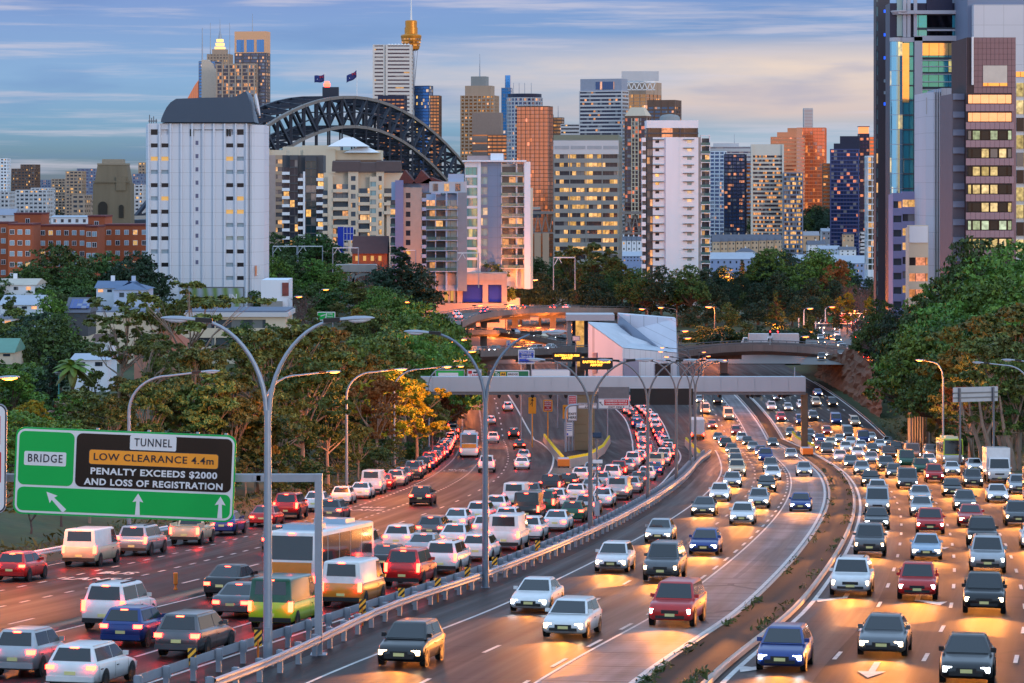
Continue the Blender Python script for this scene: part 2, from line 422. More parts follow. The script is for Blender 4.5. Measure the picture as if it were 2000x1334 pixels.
# ================================================================ ground, motorway
def interp(tab):
    a = np.array([t[0] for t in tab], float); b = np.array([t[1] for t in tab], float)
    return lambda d: float(np.interp(d, a, b))
zL = interp([(30, -11), (120, -15.5), (200, -22), (300, -29), (420, -35), (520, -37), (650, -36), (800, -38), (1000, -46), (1500, -68), (2500, -74)])
zR = interp([(30, -9), (200, -21), (300, -27), (420, -34), (560, -37), (620, -40.5), (660, -42.5), (760, -44.8), (860, -46.5), (1000, -48), (1500, -68), (2500, -74)])
zC = interp([(30, -12.4), (497, -46), (950, -46), (1500, -68), (2500, -75), (20000, -80)])
def xl(d): return S1(d) - 2.9 if d < 700 else -21 - (d - 700) * 0.02
def xr(d): return SF(d) + 18.9 if d < 700 else 68 + (d - 700) * 0.05
def sst(t): t = max(0, min(1, t)); return t * t * (3 - 2 * t)
def gz(x, d):
    c = zr(d) if d < 700 else zC(d)
    c -= 0.35
    z = c
    if x < xl(d): z = c + (zL(d) - c) * sst((xl(d) - x - 1.5) / 22)
    elif x > xr(d): z = c + (zR(d) - c) * sst((x - xr(d) - 3) / 18)
    if d > 2200:                                   # far eastern suburbs climb towards the skyline
        k = x / d
        if k < -0.09: z += 52 * sst((d - 2200) / 2600) * sst((-0.09 - k) / 0.05)
    return z
rows = [30 + i * 8 for i in range(100)] + [830 * 1.055 ** i for i in range(60)]
mb = MB(); NC = 110
for d in rows:
    w = 0.34 * d + 70
    for j in range(NC + 1):
        x = -w + 2 * w * j / NC
        mb.v.append((x, d, gz(x, d)))
for i in range(len(rows) - 1):
    for j in range(NC):
        a = i * (NC + 1) + j
        mb.f.append((a, a + 1, a + NC + 2, a + NC + 1)); mb.m.append(0); mb.sm.append(True)
def ground_mat():
    m, nt, ns, ls, b = new_mat('ground')
    t = mnode(nt, 'ShaderNodeTexCoord')
    n1 = mnode(nt, 'ShaderNodeTexNoise'); ls.new(t.outputs['Object'], n1.inputs['Vector']); n1.inputs['Scale'].default_value = 0.06; n1.inputs['Detail'].default_value = 8
    n2 = mnode(nt, 'ShaderNodeTexNoise'); ls.new(t.outputs['Object'], n2.inputs['Vector']); n2.inputs['Scale'].default_value = 1.3; n2.inputs['Detail'].default_value = 6
    r = mnode(nt, 'ShaderNodeValToRGB'); ls.new(n1.outputs[0], r.inputs[0])
    ramp(r, [(0.3, (0.035, 0.03, 0.018)), (0.5, (0.04, 0.065, 0.018)), (0.7, (0.09, 0.075, 0.035))])
    c = mmix(nt, n2.outputs[0], (0.45, 0.45, 0.45), (1.5, 1.5, 1.5)); c2 = mmix(nt, 1.0, r.outputs[0], c, 'MULTIPLY')
    ls.new(c2, b.inputs['Base Color']); b.inputs['Roughness'].default_value = 0.95
    bn = mnode(nt, 'ShaderNodeBump'); bn.inputs['Strength'].default_value = 0.6; ls.new(n2.outputs[0], bn.inputs['Height']); ls.new(bn.outputs[0], b.inputs['Normal'])
    return m
ground = mb.build('ground', ground_mat()); tag(ground, kind='structure')

def asphalt_mat(name, col, rough, joints=0.0, groove=0.0, spec=0.05):
    m, nt, ns, ls, b = new_mat(name)
    t = mnode(nt, 'ShaderNodeTexCoord')
    n1 = mnode(nt, 'ShaderNodeTexNoise'); ls.new(t.outputs['Object'], n1.inputs['Vector']); n1.inputs['Scale'].default_value = 0.12; n1.inputs['Detail'].default_value = 8; n1.inputs['Roughness'].default_value = 0.6
    n2 = mnode(nt, 'ShaderNodeTexNoise'); ls.new(t.outputs['Object'], n2.inputs['Vector']); n2.inputs['Scale'].default_value = 9; n2.inputs['Detail'].default_value = 3
    u = mnode(nt, 'ShaderNodeUVMap'); su = mnode(nt, 'ShaderNodeSeparateXYZ'); ls.new(u.outputs[0], su.inputs[0])
    # wheel tracks and drips: streaks that run along the lanes
    cb = mnode(nt, 'ShaderNodeCombineXYZ'); ls.new(mmath(nt, 'MULTIPLY', su.outputs[0], 1.1), cb.inputs[0]); ls.new(mmath(nt, 'MULTIPLY', su.outputs[1], 0.02), cb.inputs[1])
    n3 = mnode(nt, 'ShaderNodeTexNoise'); ls.new(cb.outputs[0], n3.inputs['Vector']); n3.inputs['Scale'].default_value = 1.0; n3.inputs['Detail'].default_value = 5
    f = mmath(nt, 'MULTIPLY_ADD', n3.outputs[0], 3.0, mmath(nt, 'MULTIPLY_ADD', n1.outputs[0], 1.8, -1.95))
    c = mmix(nt, f, tuple(q * 0.35 for q in col), tuple(q * 2.1 for q in col))
    vo = mnode(nt, 'ShaderNodeTexVoronoi', feature='DISTANCE_TO_EDGE'); ls.new(t.outputs['Object'], vo.inputs['Vector']); vo.inputs['Scale'].default_value = 0.11; vo.inputs['Randomness'].default_value = 1
    n4 = mnode(nt, 'ShaderNodeTexNoise'); ls.new(t.outputs['Object'], n4.inputs['Vector']); n4.inputs['Scale'].default_value = 0.05
    ck = mmath(nt, 'MULTIPLY', mmath(nt, 'LESS_THAN', vo.outputs['Distance'], 0.018), mmath(nt, 'GREATER_THAN', n4.outputs[0], 0.52))
    c = mmix(nt, mmath(nt, 'MULTIPLY', ck, 0.7), c, (0.008, 0.008, 0.009))
    vp = mnode(nt, 'ShaderNodeTexVoronoi', distance='CHEBYCHEV'); ls.new(cb.outputs[0], vp.inputs['Vector']); vp.inputs['Scale'].default_value = 0.9
    pc = mnode(nt, 'ShaderNodeSeparateColor'); ls.new(vp.outputs['Color'], pc.inputs[0])
    c = mmix(nt, mmath(nt, 'MULTIPLY', mmath(nt, 'GREATER_THAN', pc.outputs[0], 0.8), 0.55), c, tuple(q * 0.5 for q in col))
    c = mmix(nt, mmath(nt, 'MULTIPLY', n2.outputs[0], 0.35), c, tuple(q * 1.6 for q in col))
    if joints:
        j = mmath(nt, 'LESS_THAN', mmath(nt, 'FRACT', mmath(nt, 'DIVIDE', su.outputs[1], joints)), 0.16 / joints)
        c = mmix(nt, mmath(nt, 'MULTIPLY', j, 0.8), c, tuple(q * 0.25 for q in col))
    ls.new(c, b.inputs['Base Color'])
    ls.new(mmath(nt, 'MULTIPLY_ADD', n3.outputs[0], 0.7, rough - 0.35), b.inputs['Roughness'])
    b.inputs['Specular IOR Level'].default_value = spec
    bn = mnode(nt, 'ShaderNodeBump'); bn.inputs['Strength'].default_value = 0.25; bn.inputs['Distance'].default_value = 0.02
    h = n2.outputs[0]
    if groove:
        h = mmath(nt, 'ADD', h, mmath(nt, 'MULTIPLY', mmath(nt, 'SINE', mmath(nt, 'MULTIPLY', su.outputs[1], 2 * math.pi / groove)), 0.8))
    ls.new(h, bn.inputs['Height']); ls.new(bn.outputs[0], b.inputs['Normal'])
    return m
asph = asphalt_mat('asphalt', (0.022, 0.017, 0.018), 0.56)
asph2 = asphalt_mat('jointed asphalt', (0.021, 0.017, 0.018), 0.46, joints=6.0)
conc_road = asphalt_mat('brushed concrete', (0.115, 0.115, 0.125), 0.55, joints=5.0, groove=0.7)
earth = mat('median earth', (0.022, 0.017, 0.014), 0.95, 0, 0.3, 0.9, 0.5)
paint = mat('road paint', (0.58, 0.58, 0.57), 0.6, 0, 0.34, 2.2)
def strip(name, lo, hi_, d0, d1, dz, m, step=5.0, side=0.0, cols=1):
    """sheet between two callables lo(d), hi_(d) -> Vector"""
    mb = MB(); ds = frange(d0, d1, step)
    ds = sorted(set(ds + ([497.3] if d0 < 497.3 < d1 else [])))
    uv = []
    for i, d in enumerate(ds):
        a, b = lo(d), hi_(d)
        for k in range(cols + 1):
            p = a.lerp(b, k / cols); mb.v.append((p.x, p.y, zr(p.y) + dz))
            uv.append(((b - a).length * k / cols + a.x * 0, d))
    n = cols + 1
    for i in range(len(ds) - 1):
        for k in range(cols):
            q = i * n + k
            mb.f.append((q, q + 1, q + n + 1, q + n)); mb.m.append(0); mb.sm.append(True)
    if side:                                        # kerb faces down to the road
        for e in (0, cols):
            b0 = len(mb.v)
            for i in range(len(ds)):
                p = mb.v[i * n + e]; mb.v.append((p[0], p[1], p[2] - side)); uv.append(uv[i * n + e])
            for i in range(len(ds) - 1):
                q = i * n + e
                mb.f.append((q, q + n, b0 + i + 1, b0 + i) if e else (q + n, q, b0 + i, b0 + i + 1)); mb.m.append(1 if isinstance(m, list) else 0); mb.sm.append(False)
    me = mb.mesh(name, m)
    ul = me.uv_layers.new(name='UVMap')
    for lp in me.loops: ul.data[lp.index].uv = uv[lp.vertex_index]
    return place(name, me)
def edge(sp, off): return lambda d: at(sp, d, off)
tag(strip('motorway', lambda d: Vector((xl(d) + 0.2, d, 0)), lambda d: Vector((xr(d) - 0.1, d, 0)), 34, 700, 0, asph, 5, cols=16), kind='structure')
tag(strip('motorway_lanes', edge(SG, 1.2), edge(SF, -5.8), 60, 640, 0.006, asph2, 5, cols=4), kind='structure')
tag(strip('concrete_shoulder_road', edge(SF, -6.0), edge(SF, -2.55), 50, 640, 0.012, conc_road, 5, cols=2), kind='structure')
tag(strip('motorway_citybound', edge(SF, 0.0), edge(SF, 3.2), 50, 640, 0.009, asph2, 5, cols=2), kind='structure')
kerbm = [earth, concrete]
tag(strip('earth_median_path', edge(SF, -2.3), edge(SF, -0.35), 50, 610, 0.16, kerbm, 4, side=0.3), kind='structure')
tag(strip('kerb', edge(SF, -0.35), edge(SF, -0.12), 50, 610, 0.17, concrete, 4, side=0.3), kind='structure')
tag(strip('kerb', edge(SF, -2.5), edge(SF, -2.3), 50, 610, 0.165, concrete, 4, side=0.3), kind='structure')
tag(strip('traffic_island_path', edge(SI, 0.35), lambda d: at(SM, d, -8.5), 70, 330, 0.14, [mat('island concrete', (0.16, 0.13, 0.10), 0.9, 0, 0.25, 0.6, 0.2), concrete], 4, side=0.28), kind='structure')
tag(strip('verge_path', lambda d: Vector((xl(d) - 6, d, 0)), lambda d: Vector((xl(d) + 0.3, d, 0)), 60, 640, 0.12, [mat('dry verge', (0.075, 0.055, 0.022), 0.95, 0, 0.35, 0.8, 0.6), concrete], 5, side=0.6, cols=2), kind='structure')
tag(strip('verge_path', lambda d: Vector((xr(d) - 0.1, d, 0)), lambda d: Vector((xr(d) + 5, d, 0)), 60, 640, 0.12, [mat('green verge', (0.045, 0.07, 0.018), 0.95, 0, 0.35, 0.8, 0.6), concrete], 5, side=0.6, cols=2), kind='structure')

def line(sp, off, d0, d1, w=0.15, dash=None, dz=0.02, m=None):
    mb = MB(); m = m or paint
    segs = [(d0, d1)] if not dash else [(a, a + dash[0]) for a in np.arange(d0, d1, dash[1])]
    for a, b in segs:
        ds = sorted(set(frange(a, b, 4.0) + ([497.3] if a < 497.3 < b else [])))
        base = len(mb.v)
        for d in ds:
            ww = w * (1 + max(0, d - 250) / 500)
            for s in (-1, 1):
                p = at(sp, d, off + s * ww / 2); mb.v.append((p.x, p.y, zr(p.y) + dz))
        for i in range(len(ds) - 1):
            q = base + 2 * i
            mb.f.append((q, q + 1, q + 3, q + 2)); mb.m.append(0); mb.sm.append(False)
    return tag(mb.build('road_marking', m), kind='structure')
D12 = (3, 12)
# towards the camera, either side of the earth median
for o in (3.35, 6.6, 9.9, 13.2, 16.3): line(SF, o, 92, 610, 0.16, D12)
line(SF, 0.25, 60, 610, 0.2); line(SF, 18.3, 60, 660, 0.16)
line(SF, -2.8, 60, 610, 0.2); line(SF, -9.8, 92, 600, 0.16, D12); line(SF, -6.35, 92, 600, 0.16, (3, 7.5)); line(SF, -6.0, 60, 600, 0.12, dz=0.024)
line(SF, -13.6, 60, 420, 0.14)
# city-bound, inner carriageway
line(SM, 1.75, 60, 590, 0.16); line(SM, -1.65, 92, 590, 0.16, D12); line(SM, -4.95, 92, 350, 0.16, D12); line(SM, -8.2, 60, 330, 0.16)
line(SM, -4.95, 350, 590, 0.16)
# city-bound, outer carriageway with the bus lane
line(SI, 0.15, 60, 600, 0.18); line(S1, 1.75, 92, 600, 0.17, (1.2, 3)); line(S1, 5.3, 92, 600, 0.17, (1.2, 3)); line(S1, 9.0, 120, 600, 0.16, D12); line(S1, -2.2, 60, 600, 0.14)
def road_text(txt, sp, off, d, size, along=True, length=2.2):
    me = text_mesh(txt, size, 0.03, 0.0); me.materials.clear(); me.materials.append(paint)
    s = slope(sp, d); p = at(sp, d, off, 0.03)
    me.transform(Matrix.Diagonal((1, length, 1, 1)))
    o = place('road_marking', me); o.location = p; o.rotation_euler = (math.atan(-0.072) if d < 497 else 0, 0, -math.atan(s)); tag(o, kind='structure')
for d in (146, 224, 322):
    road_text('LANE', S1, 3.5, d, 1.15); road_text('BUS', S1, 3.5, d + 4.5, 1.15)
def arrow(sp, off, d, turn=0, L=5.5):
    pts = [(-0.12, -L / 2), (0.12, -L / 2), (0.12, L * .1), (0.5, L * .1), (0, L / 2), (-0.5, L * .1), (-0.12, L * .1)]
    if turn: pts = [(-0.12, -L / 2), (0.12, -L / 2), (0.12, -.2), (turn * 0.9, 0.9), (turn * 0.9 + .5, .5), (turn * 1.1, L / 2), (turn * .3, 1.2), (turn * .6, .9 + .1), (-0.12, .2)] if turn > 0 else [(0.12, -L / 2), (-0.12, -L / 2), (-0.12, -.2), (-0.9, 0.9), (-1.4, .5), (-1.1, L / 2), (-.3, 1.2), (-.6, 1.0), (0.12, .2)]
    s = slope(sp, d); a = -math.atan(s); mb = MB(); vs = []
    for x, y in pts:                       # arrows point towards the camera: oncoming traffic
        x, y = -x, -y; q = Vector((x * math.cos(a) - y * math.sin(a), x * math.sin(a) + y * math.cos(a), 0)); p = at(sp, d, off)
        vs.append((p.x + q.x, p.y + q.y, zr(p.y + q.y) + 0.03))
    mb.add(vs, [tuple(range(len(vs)))]); tag(mb.build('road_marking', paint), kind='structure')
for d in (101.5, 133, 176): arrow(SF, 1.6, d, 1); arrow(SF, 5.0, d - 1, 0 if d < 130 else -1)

# ---------------------------------------------------------------- weeds in the median: small clumps of grass
def leaf_quads(mb_v, mb_f, centres, size, asp=0.5, up=None, rnd=random):
    for c in centres:
        s = size * rnd.uniform(0.6, 1.4)
        a = Vector((rnd.gauss(0, 1), rnd.gauss(0, 1), rnd.gauss(0, 1))).normalized()
        b = a.cross(Vector((rnd.gauss(0, 1), rnd.gauss(0, 1), rnd.gauss(0, 1)))).normalized()
        n = len(mb_v)
        mb_v += [tuple(c - a * s), tuple(c + b * s * asp), tuple(c + a * s), tuple(c - b * s * asp)]
        mb_f.append((n, n + 1, n + 2, n + 3))
def leafmat(name, lo, hi_, warm=None, objvar=0.22, alt=None):
    m, nt, ns, ls, b = new_mat(name)
    g = mnode(nt, 'ShaderNodeNewGeometry'); t = mnode(nt, 'ShaderNodeTexCoord'); oi = mnode(nt, 'ShaderNodeObjectInfo')
    n1 = mnode(nt, 'ShaderNodeTexNoise'); ls.new(t.outputs['Object'], n1.inputs['Vector']); n1.inputs['Scale'].default_value = 0.45; n1.inputs['Detail'].default_value = 3
    f = mmath(nt, 'ADD', mmath(nt, 'MULTIPLY', g.outputs['Random Per Island'], 0.55), mmath(nt, 'MULTIPLY_ADD', n1.outputs[0], 1.3, -0.42))
    cl = mnode(nt, 'ShaderNodeClamp'); ls.new(f, cl.inputs[0])
    c = mmix(nt, cl.outputs[0], lo, hi_)
    if alt:
        cl2 = mmath(nt, 'GREATER_THAN', g.outputs['Random Per Island'], 0.9)
        c = mmix(nt, cl2, c, alt)
    hs = mnode(nt, 'ShaderNodeHueSaturation'); ls.new(c, hs.inputs['Color'])
    ls.new(mmath(nt, 'MULTIPLY_ADD', oi.outputs['Random'], 2 * objvar, 1 - objvar), hs.inputs['Value'])
    ls.new(mmath(nt, 'MULTIPLY_ADD', oi.outputs['Random'], 0.05, 0.475), hs.inputs['Hue'])
    ls.new(hs.outputs[0], b.inputs['Base Color']); b.inputs['Roughness'].default_value = 0.55; b.inputs['Specular IOR Level'].default_value = 0.25
    return m
weedm = leafmat('weeds', (0.02, 0.035, 0.008), (0.09, 0.12, 0.03))
v_, f_ = [], []
for i in range(2600):
    d = 92 + 250 * random.random() ** 1.6
    o = random.choice([-2.15, -0.5, -2.0, -0.7]) + random.gauss(0, 0.12)
    if math.sin(d * 0.61) + math.sin(d * 0.23 + o) < 0.2: continue
    p = at(SF, d, o, 0.2 + random.random() * 0.15); leaf_quads(v_, f_, [p], 0.13, 0.3)
me = bpy.data.meshes.new('weeds'); me.from_pydata(v_, [], f_); me.materials.append(weedm)
tag(place('weeds', me), 'low weeds growing along both kerbs of the earth median', 'weeds', kind='stuff')
v_, f_ = [], []
for i in range(9000):
    d = 120 + 420 * random.random() ** 1.2
    x = xr(d) + 0.6 + 9 * random.random() if random.random() < 0.55 else xl(d) - 0.5 - 7 * random.random()
    p = Vector((x, d, max(gz(x, d), zr(d) + 0.1) + random.random() * 0.3)); leaf_quads(v_, f_, [p], 0.28, 0.25)
me = bpy.data.meshes.new('grass'); me.from_pydata(v_, [], f_); me.materials.append(leafmat('grass', (0.04, 0.05, 0.012), (0.13, 0.12, 0.035)))
tag(place('grass', me), 'rough grass on the banks beside the motorway', 'grass', kind='stuff')

# ---------------------------------------------------------------- guard rails
def wbeam(mb, sp, off, d0, d1, h=0.62, side=1, step=4.0):
    prof = [(0.0, 0.16), (0.055, 0.11), (0.055, 0.05), (0.0, 0.0), (0.055, -0.05), (0.055, -0.11), (0.0, -0.16), (-0.02, -0.16), (-0.02, 0.16)]
    ds = frange(d0, d1, step); n = len(prof); vs = []
    for d in ds:
        o = off(d) if callable(off) else off
        for a, b in prof:
            p = at(sp, d, o + a * side); vs.append((p.x, p.y, zr(p.y) + h + b))
    fs = [(i * n + k, i * n + (k + 1) % n, (i + 1) * n + (k + 1) % n, (i + 1) * n + k) for i in range(len(ds) - 1) for k in range(n)]
    mb.add(vs, fs)
post_me = MB().box(-0.09, -0.07, -0.3, 0.09, 0.07, 0.82).box(-0.14, -0.03, 0.42, 0.14, 0.03, 0.8).mesh('post', steel)
def guardrail(label, sp, off, d0, d1, side, gap=3.0, m=None):
    t = thing('guard_rail', label, 'guard rail', group='guard rails of the central barrier')
    mb = MB(); wbeam(mb, sp, off, d0, d1, 0.62, side); mb.build('beam', m or steel, t)
    n = 0; rest = MB()
    for d in np.arange(d0, d1, gap):
        o = off(d) if callable(off) else off
        p = at(sp, d, o - side * 0.16); n += 1
        if n <= 98:
            place('post', post_me, t, p, (0, 0, -math.atan(slope(sp, d))))
        else:
            rest.box(p.x - 0.09, p.y - 0.07, p.z - 0.3, p.x + 0.09, p.y + 0.07, p.z + 0.82)
    if rest.v: tag(rest.build('post', m or steel, t), kind='stuff')
guardrail('steel rail of the central barrier on its side with the city-bound cars', SG, lambda d: -0.55 + 0.0 * d, 90, 392, -1)
guardrail('steel rail of the central barrier facing the oncoming cars, curving away at its near end', SG, lambda d: 0.55 + 1.6 * sst((125 - d) / 32), 90, 392, 1)
t = thing('guard_rail', 'white steel rail beside the kerb lane under the big green sign', 'guard rail')
mb = MB(); wbeam(mb, S1, -2.6, 120, 182, 0.75, 1); mb.build('beam', white_paint, t)
for d in np.arange(121, 182, 4): place('post', post_me, t, at(S1, d, -2.8), (0, 0, -math.atan(slope(S1, d))))

# ---------------------------------------------------------------- delineators along the barrier
stripem = MB()
def stripe_mat():
    m, nt, ns, ls, b = new_mat('black and amber stripes')
    t = mnode(nt, 'ShaderNodeTexCoord'); s = mnode(nt, 'ShaderNodeSeparateXYZ'); ls.new(t.outputs['Object'], s.inputs[0])
    q = mmath(nt, 'FRACT', mmath(nt, 'MULTIPLY', mmath(nt, 'SUBTRACT', s.outputs[2], s.outputs[0]), 4.0))
    ls.new(mmix(nt, mmath(nt, 'LESS_THAN', q, 0.48), (0.95, 0.48, 0.04), (0.02, 0.02, 0.02)), b.inputs['Base Color']); b.inputs['Roughness'].default_value = 0.5
    return m
stm = stripe_mat()
dl_first = None
for i, (px, py) in enumerate([(375, 1330), (504, 1290), (708, 1222), (784, 1198), (855, 1176), (913, 1152), (966, 1130), (1050, 1094)]):
    d = droad(py); loc = Vector((kx(px) * d, d, zr(d)))
    if dl_first is None:
        t = dl_first = thing('delineator', '', 'road marker', loc, 0, 'striped markers along the central barrier')
        MB().tube([(0, 0, 0), (0, 0, 0.75)], 0.04).build('post', orange_plastic, t)
        MB().box(-0.14, -0.02, 0.52, 0.14, 0.0, 1.12).build('striped_panel', stm, t)
    else:
        t = dup(dl_first); t.location = loc
    t['label'] = f'black and amber striped marker by the barrier, {ordn(i)} from the near end'
t = thing('flexible_bollard', 'orange flexible post standing alone on the strip between the two city-bound roads', 'bollard', Vector((kx(343) * droad(1152), droad(1152), zr(droad(1152)))))
MB().lathe([(0.1, 0), (0.1, 0.08), (0.055, 0.1), (0.055, 0.75), (0.02, 0.78)], 12).build('post', orange_plastic, t)
MB().lathe([(0.07, 0.25), (0.11, 0.3), (0.11, 0.82), (0.09, 0.84)], 12).build('sleeve', orange_plastic, t)

# ================================================================ street lamps
lampglass = mat('lamp bowl unlit', (0.62, 0.68, 0.78), 0.25, 0, 0.05)
head_me = {}
def lamp_head(name):
    """cobra head pointing along +x from the origin: housing, gear box, bowl"""
    mb = MB(); prof = [(0.0, 0.09, 0.08), (0.25, 0.13, 0.1), (0.6, 0.19, 0.12), (0.95, 0.17, 0.1), (1.2, 0.1, 0.06), (1.3, 0.02, 0.02)]
    n = 12; vs = []
    for x, w, h in prof:
        for k in range(n):
            a = 2 * math.pi * k / n; vs.append((x, w * math.cos(a), max(-0.02, h * math.sin(a))))
    mb.add(vs, [(i * n + k, i * n + (k + 1) % n, (i + 1) * n + (k + 1) % n, (i + 1) * n + k) for i in range(len(prof) - 1) for k in range(n)], 0, True)
    return mb
def bowl():
    mb = MB(); prof = [(0.35, 0.08, 0.05), (0.55, 0.17, 0.12), (0.9, 0.15, 0.12), (1.15, 0.06, 0.05)]; n = 10; vs = []
    for x, w, h in prof:
        for k in range(n):
            a = math.pi + math.pi * k / (n - 1); vs.append((x, w * math.cos(a), h * math.sin(a) - 0.02))
    mb.add(vs, [(i * n + k, i * n + k + 1, (i + 1) * n + k + 1, (i + 1) * n + k) for i in range(len(prof) - 1) for k in range(n - 1)], 0, True)
    return mb
head_mesh = lamp_head('h').mesh('lamp_head', steel); bowl_off = bowl().mesh('bowl', lampglass); bowl_on = bowl().mesh('bowl', sodium)
gear = MB().box(-0.55, -0.1, -0.06, 0.05, 0.1, 0.1).mesh('gear_box', black_paint)
sod_l = bpy.data.lights.new('sodium', 'POINT'); sod_l.energy = 10000; sod_l.color = (1.0, 0.25, 0.03); sod_l.shadow_soft_size = 0.4
sod_far = bpy.data.lights.new('sodium_far', 'POINT'); sod_far.energy = 15000; sod_far.color = (1.0, 0.22, 0.03); sod_far.shadow_soft_size = 0.5
def add_head(t, tip, ang, lit, tilt=0.06, light=None, k=1.0):
    """tip: where the arm ends; ang: direction of the arm in plan"""
    for nm, me in (('lamp_head', head_mesh), ('bowl', bowl_on if lit else bowl_off), ('gear_box', gear)):
        o = place(nm, me, t, tip, (0, -tilt, ang)); o.scale = (k, k, k)
    if lit and light:
        l = bpy.data.objects.new('light', light); C.objects.link(l); l.parent = t
        l.location = Vector(tip) + Vector((0.7 * math.cos(ang), 0.7 * math.sin(ang), -0.6))
def twin_lamp(label, px, py, ytop, m, ang=0.0, span=3.7):
    d = droad(py); s = FP / d; H = (py - ytop) / s
    t = thing('twin_street_lamp', label, 'street lamp', Vector((kx(px) * d, d, zr(d))), ang, 'twin-arm street lamps along the central barrier')
    MB().tube([(0, 0, -0.3), (0, 0, H * 0.45), (0, 0, H - 3.3)], [0.17, 0.145, 0.12], 12).build('pole', m, t)
    MB().box(-0.22, -0.22, 0, 0.22, 0.22, 0.04).build('base_plate', m, t)
    MB().box(-0.1, -0.2, 0.9, 0.1, -0.1, 1.4).build('access_door', m, t)
    for sg in (-1, 1):
        pts = [(0.04 * sg, 0, H - 3.5)]
        for i in range(13):
            u = i / 12; a = u * math.pi / 2
            pts.append((sg * (0.06 + (span - 1.2) * (1 - math.cos(a)) ** 0.92), 0, H - 3.3 + 3.25 * math.sin(a) ** 1.0))
        MB().tube(pts, [0.095 - 0.003 * i for i in range(len(pts))], 9).build('arm', m, t)
        add_head(t, (sg * (span - 1.2), 0, H - 0.06), 0 if sg > 0 else math.pi, False)
    return t
twin_lamp('twin-arm street lamp, the tallest, in front of the green sign gantry', 523, 1300, 622, steel, 0.0, 3.75)
twin_lamp('twin-arm street lamp crossing the white end of the overhead sign beam', 948, 1148, 648, mat('blue grey steel', (0.16, 0.21, 0.28), 0.45, 0.4, 0.12, 1.5), 0.0, 3.95)
for i, (px, py, yt) in enumerate([(1153, 1050, 702), (1265, 985, 703), (1321, 945, 703), (1348, 912, 703), (1358, 905, 706)]):
    twin_lamp(['dark twin-arm street lamp with graffiti at its foot', 'dark twin-arm street lamp touching the end of the black board', 'dark twin-arm street lamp in front of the black board',
               'dark twin-arm street lamp near the pointed end of the barrier', 'last dark twin-arm street lamp before the overhead beam'][i], px, py, yt, steel_dark, 0.0, 4.1)
def single_lamp(label, px, py, d, hx, hy, lit, m=None, light=None, group='single-arm street lamps', k=1.0, base_z=None, r=0.11):
    """foot at pixel px (height from the ground there), lamp head tip at pixel hx, hy"""
    s = FP / d; x = kx(px) * d; z0 = zat(py, d) if base_z is None else base_z
    zt = zat(hy, d); H = zt - z0; span = (hx - px) / s; sg = 1 if span > 0 else -1; span = max(abs(span) - 1.1 * k, 0.4)
    t = thing('street_lamp', label, 'street lamp', (x, d, z0), 0, group)
    m = m or steel
    rise = min(2.6, H * 0.25)
    MB().tube([(0, 0, -0.4), (0, 0, H - rise)], [r * 1.35, r], 8).build('pole', m, t)
    pts = []
    for i in range(11):
        u = i / 10; a = u * math.pi / 2
        pts.append((sg * (span * 0.55) * (1 - math.cos(a)), 0, H - rise + (rise - 0.25) * math.sin(a)))
    pts.append((sg * span, 0, H))
    MB().tube(pts, [r * 0.95 - 0.003 * i for i in range(len(pts))], 8).build('arm', m, t)
    add_head(t, (sg * span, 0, H), 0 if sg > 0 else math.pi, lit, light=light, k=k)
    return t
single_lamp('unlit single-arm street lamp standing behind the green sign', 252, 1050, 184, 424, 727, False)
single_lamp('lit single-arm street lamp reaching out behind the tallest twin lamp', 519, 988, 232, 662, 727, True, light=sod_l)
single_lamp('lit street lamp over the queue, its long bent arm above the amber tree', 677, 957, 268, 792, 722, True, light=sod_l)
single_lamp('lit street lamp with its head beside the paired lamps at the beam', 770, 912, 333, 880, 717, True, light=sod_l)
single_lamp('lit street lamp at the tree edge, lowest of the close pair', 838, 868, 410, 905, 716, True)
single_lamp('lit street lamp at the tree edge, upper of the close pair', 850, 850, 470, 911, 704, True, light=sod_far)
single_lamp('lit street lamp just behind the tree edge over the beam', 862, 840, 530, 914, 693, True)
single_lamp('big glowing street lamp among the trees by the edge of the photo', -40, 800, 150, 32, 739, True, base_z=-18, light=sod_l)
# ranks of lit lamps beyond the beam on the inbound side
for i, (px, hx, hy, d) in enumerate([(1345, 1292, 671, 640), (1349, 1290, 679, 600), (1352, 1287, 687, 570), (1356, 1298, 697, 520), (1361, 1370, 675, 700), (1365, 1376, 688, 640), (1370, 1387, 696, 600), (1372, 1418, 704, 540)]):
    single_lamp(f'lit street lamp in the dense rank past the beam end, {ordn(i)} of eight', px, 850, d, hx, hy, True, steel_dark, sod_far if i == 7 else None, 'rank of lit lamps past the beam', base_z=-46)

# ================================================================ overhead sign beam (toll and height gantry)
gant = thing('overhead_gantry', 'long pale grey boxed gantry beam spanning both carriageways', 'gantry', (0, 420, 0))
panel = mat('pale grey panels', (0.44, 0.47, 0.52), 0.5, 0.1, 0.06, 0.3, streak=True)
zt, zb = zat(735, 420), zat(768, 420)
mb = MB(); x0, x1 = kx(812) * 420, kx(1572) * 420
n = 23
for i in range(n):
    a = x0 + (x1 - x0) * i / n; b = x0 + (x1 - x0) * (i + 1) / n
    mb.box(a + 0.02, -1.3, zb + 0.35, b - 0.02, -1.22, zt)
mb.box(x0, -1.22, zb + 0.3, x1, 1.2, zt - 0.05)
mb.build('beam', panel, gant)
MB().box(x0, -1.1, zb - 0.15, x1, 1.1, zb + 0.3).build('underside', steel_dark, gant)
for px in (905, 920, 975, 1010, 1040, 1075, 1105, 1405, 1460, 1468, 1522, 1530):
    x = kx(px) * 420; MB().box(x - 0.25, -0.9, zb - 0.55, x + 0.25, 0.2, zb - 0.15).cbox((x, -1.0, zb - 0.45), 0.22, 0.5, 0.22, rx=0.5).build('camera', black_paint, gant)
brownp = mat('tan clad pier', (0.22, 0.165, 0.10), 0.7, 0, 0.08, 0.4, streak=True)
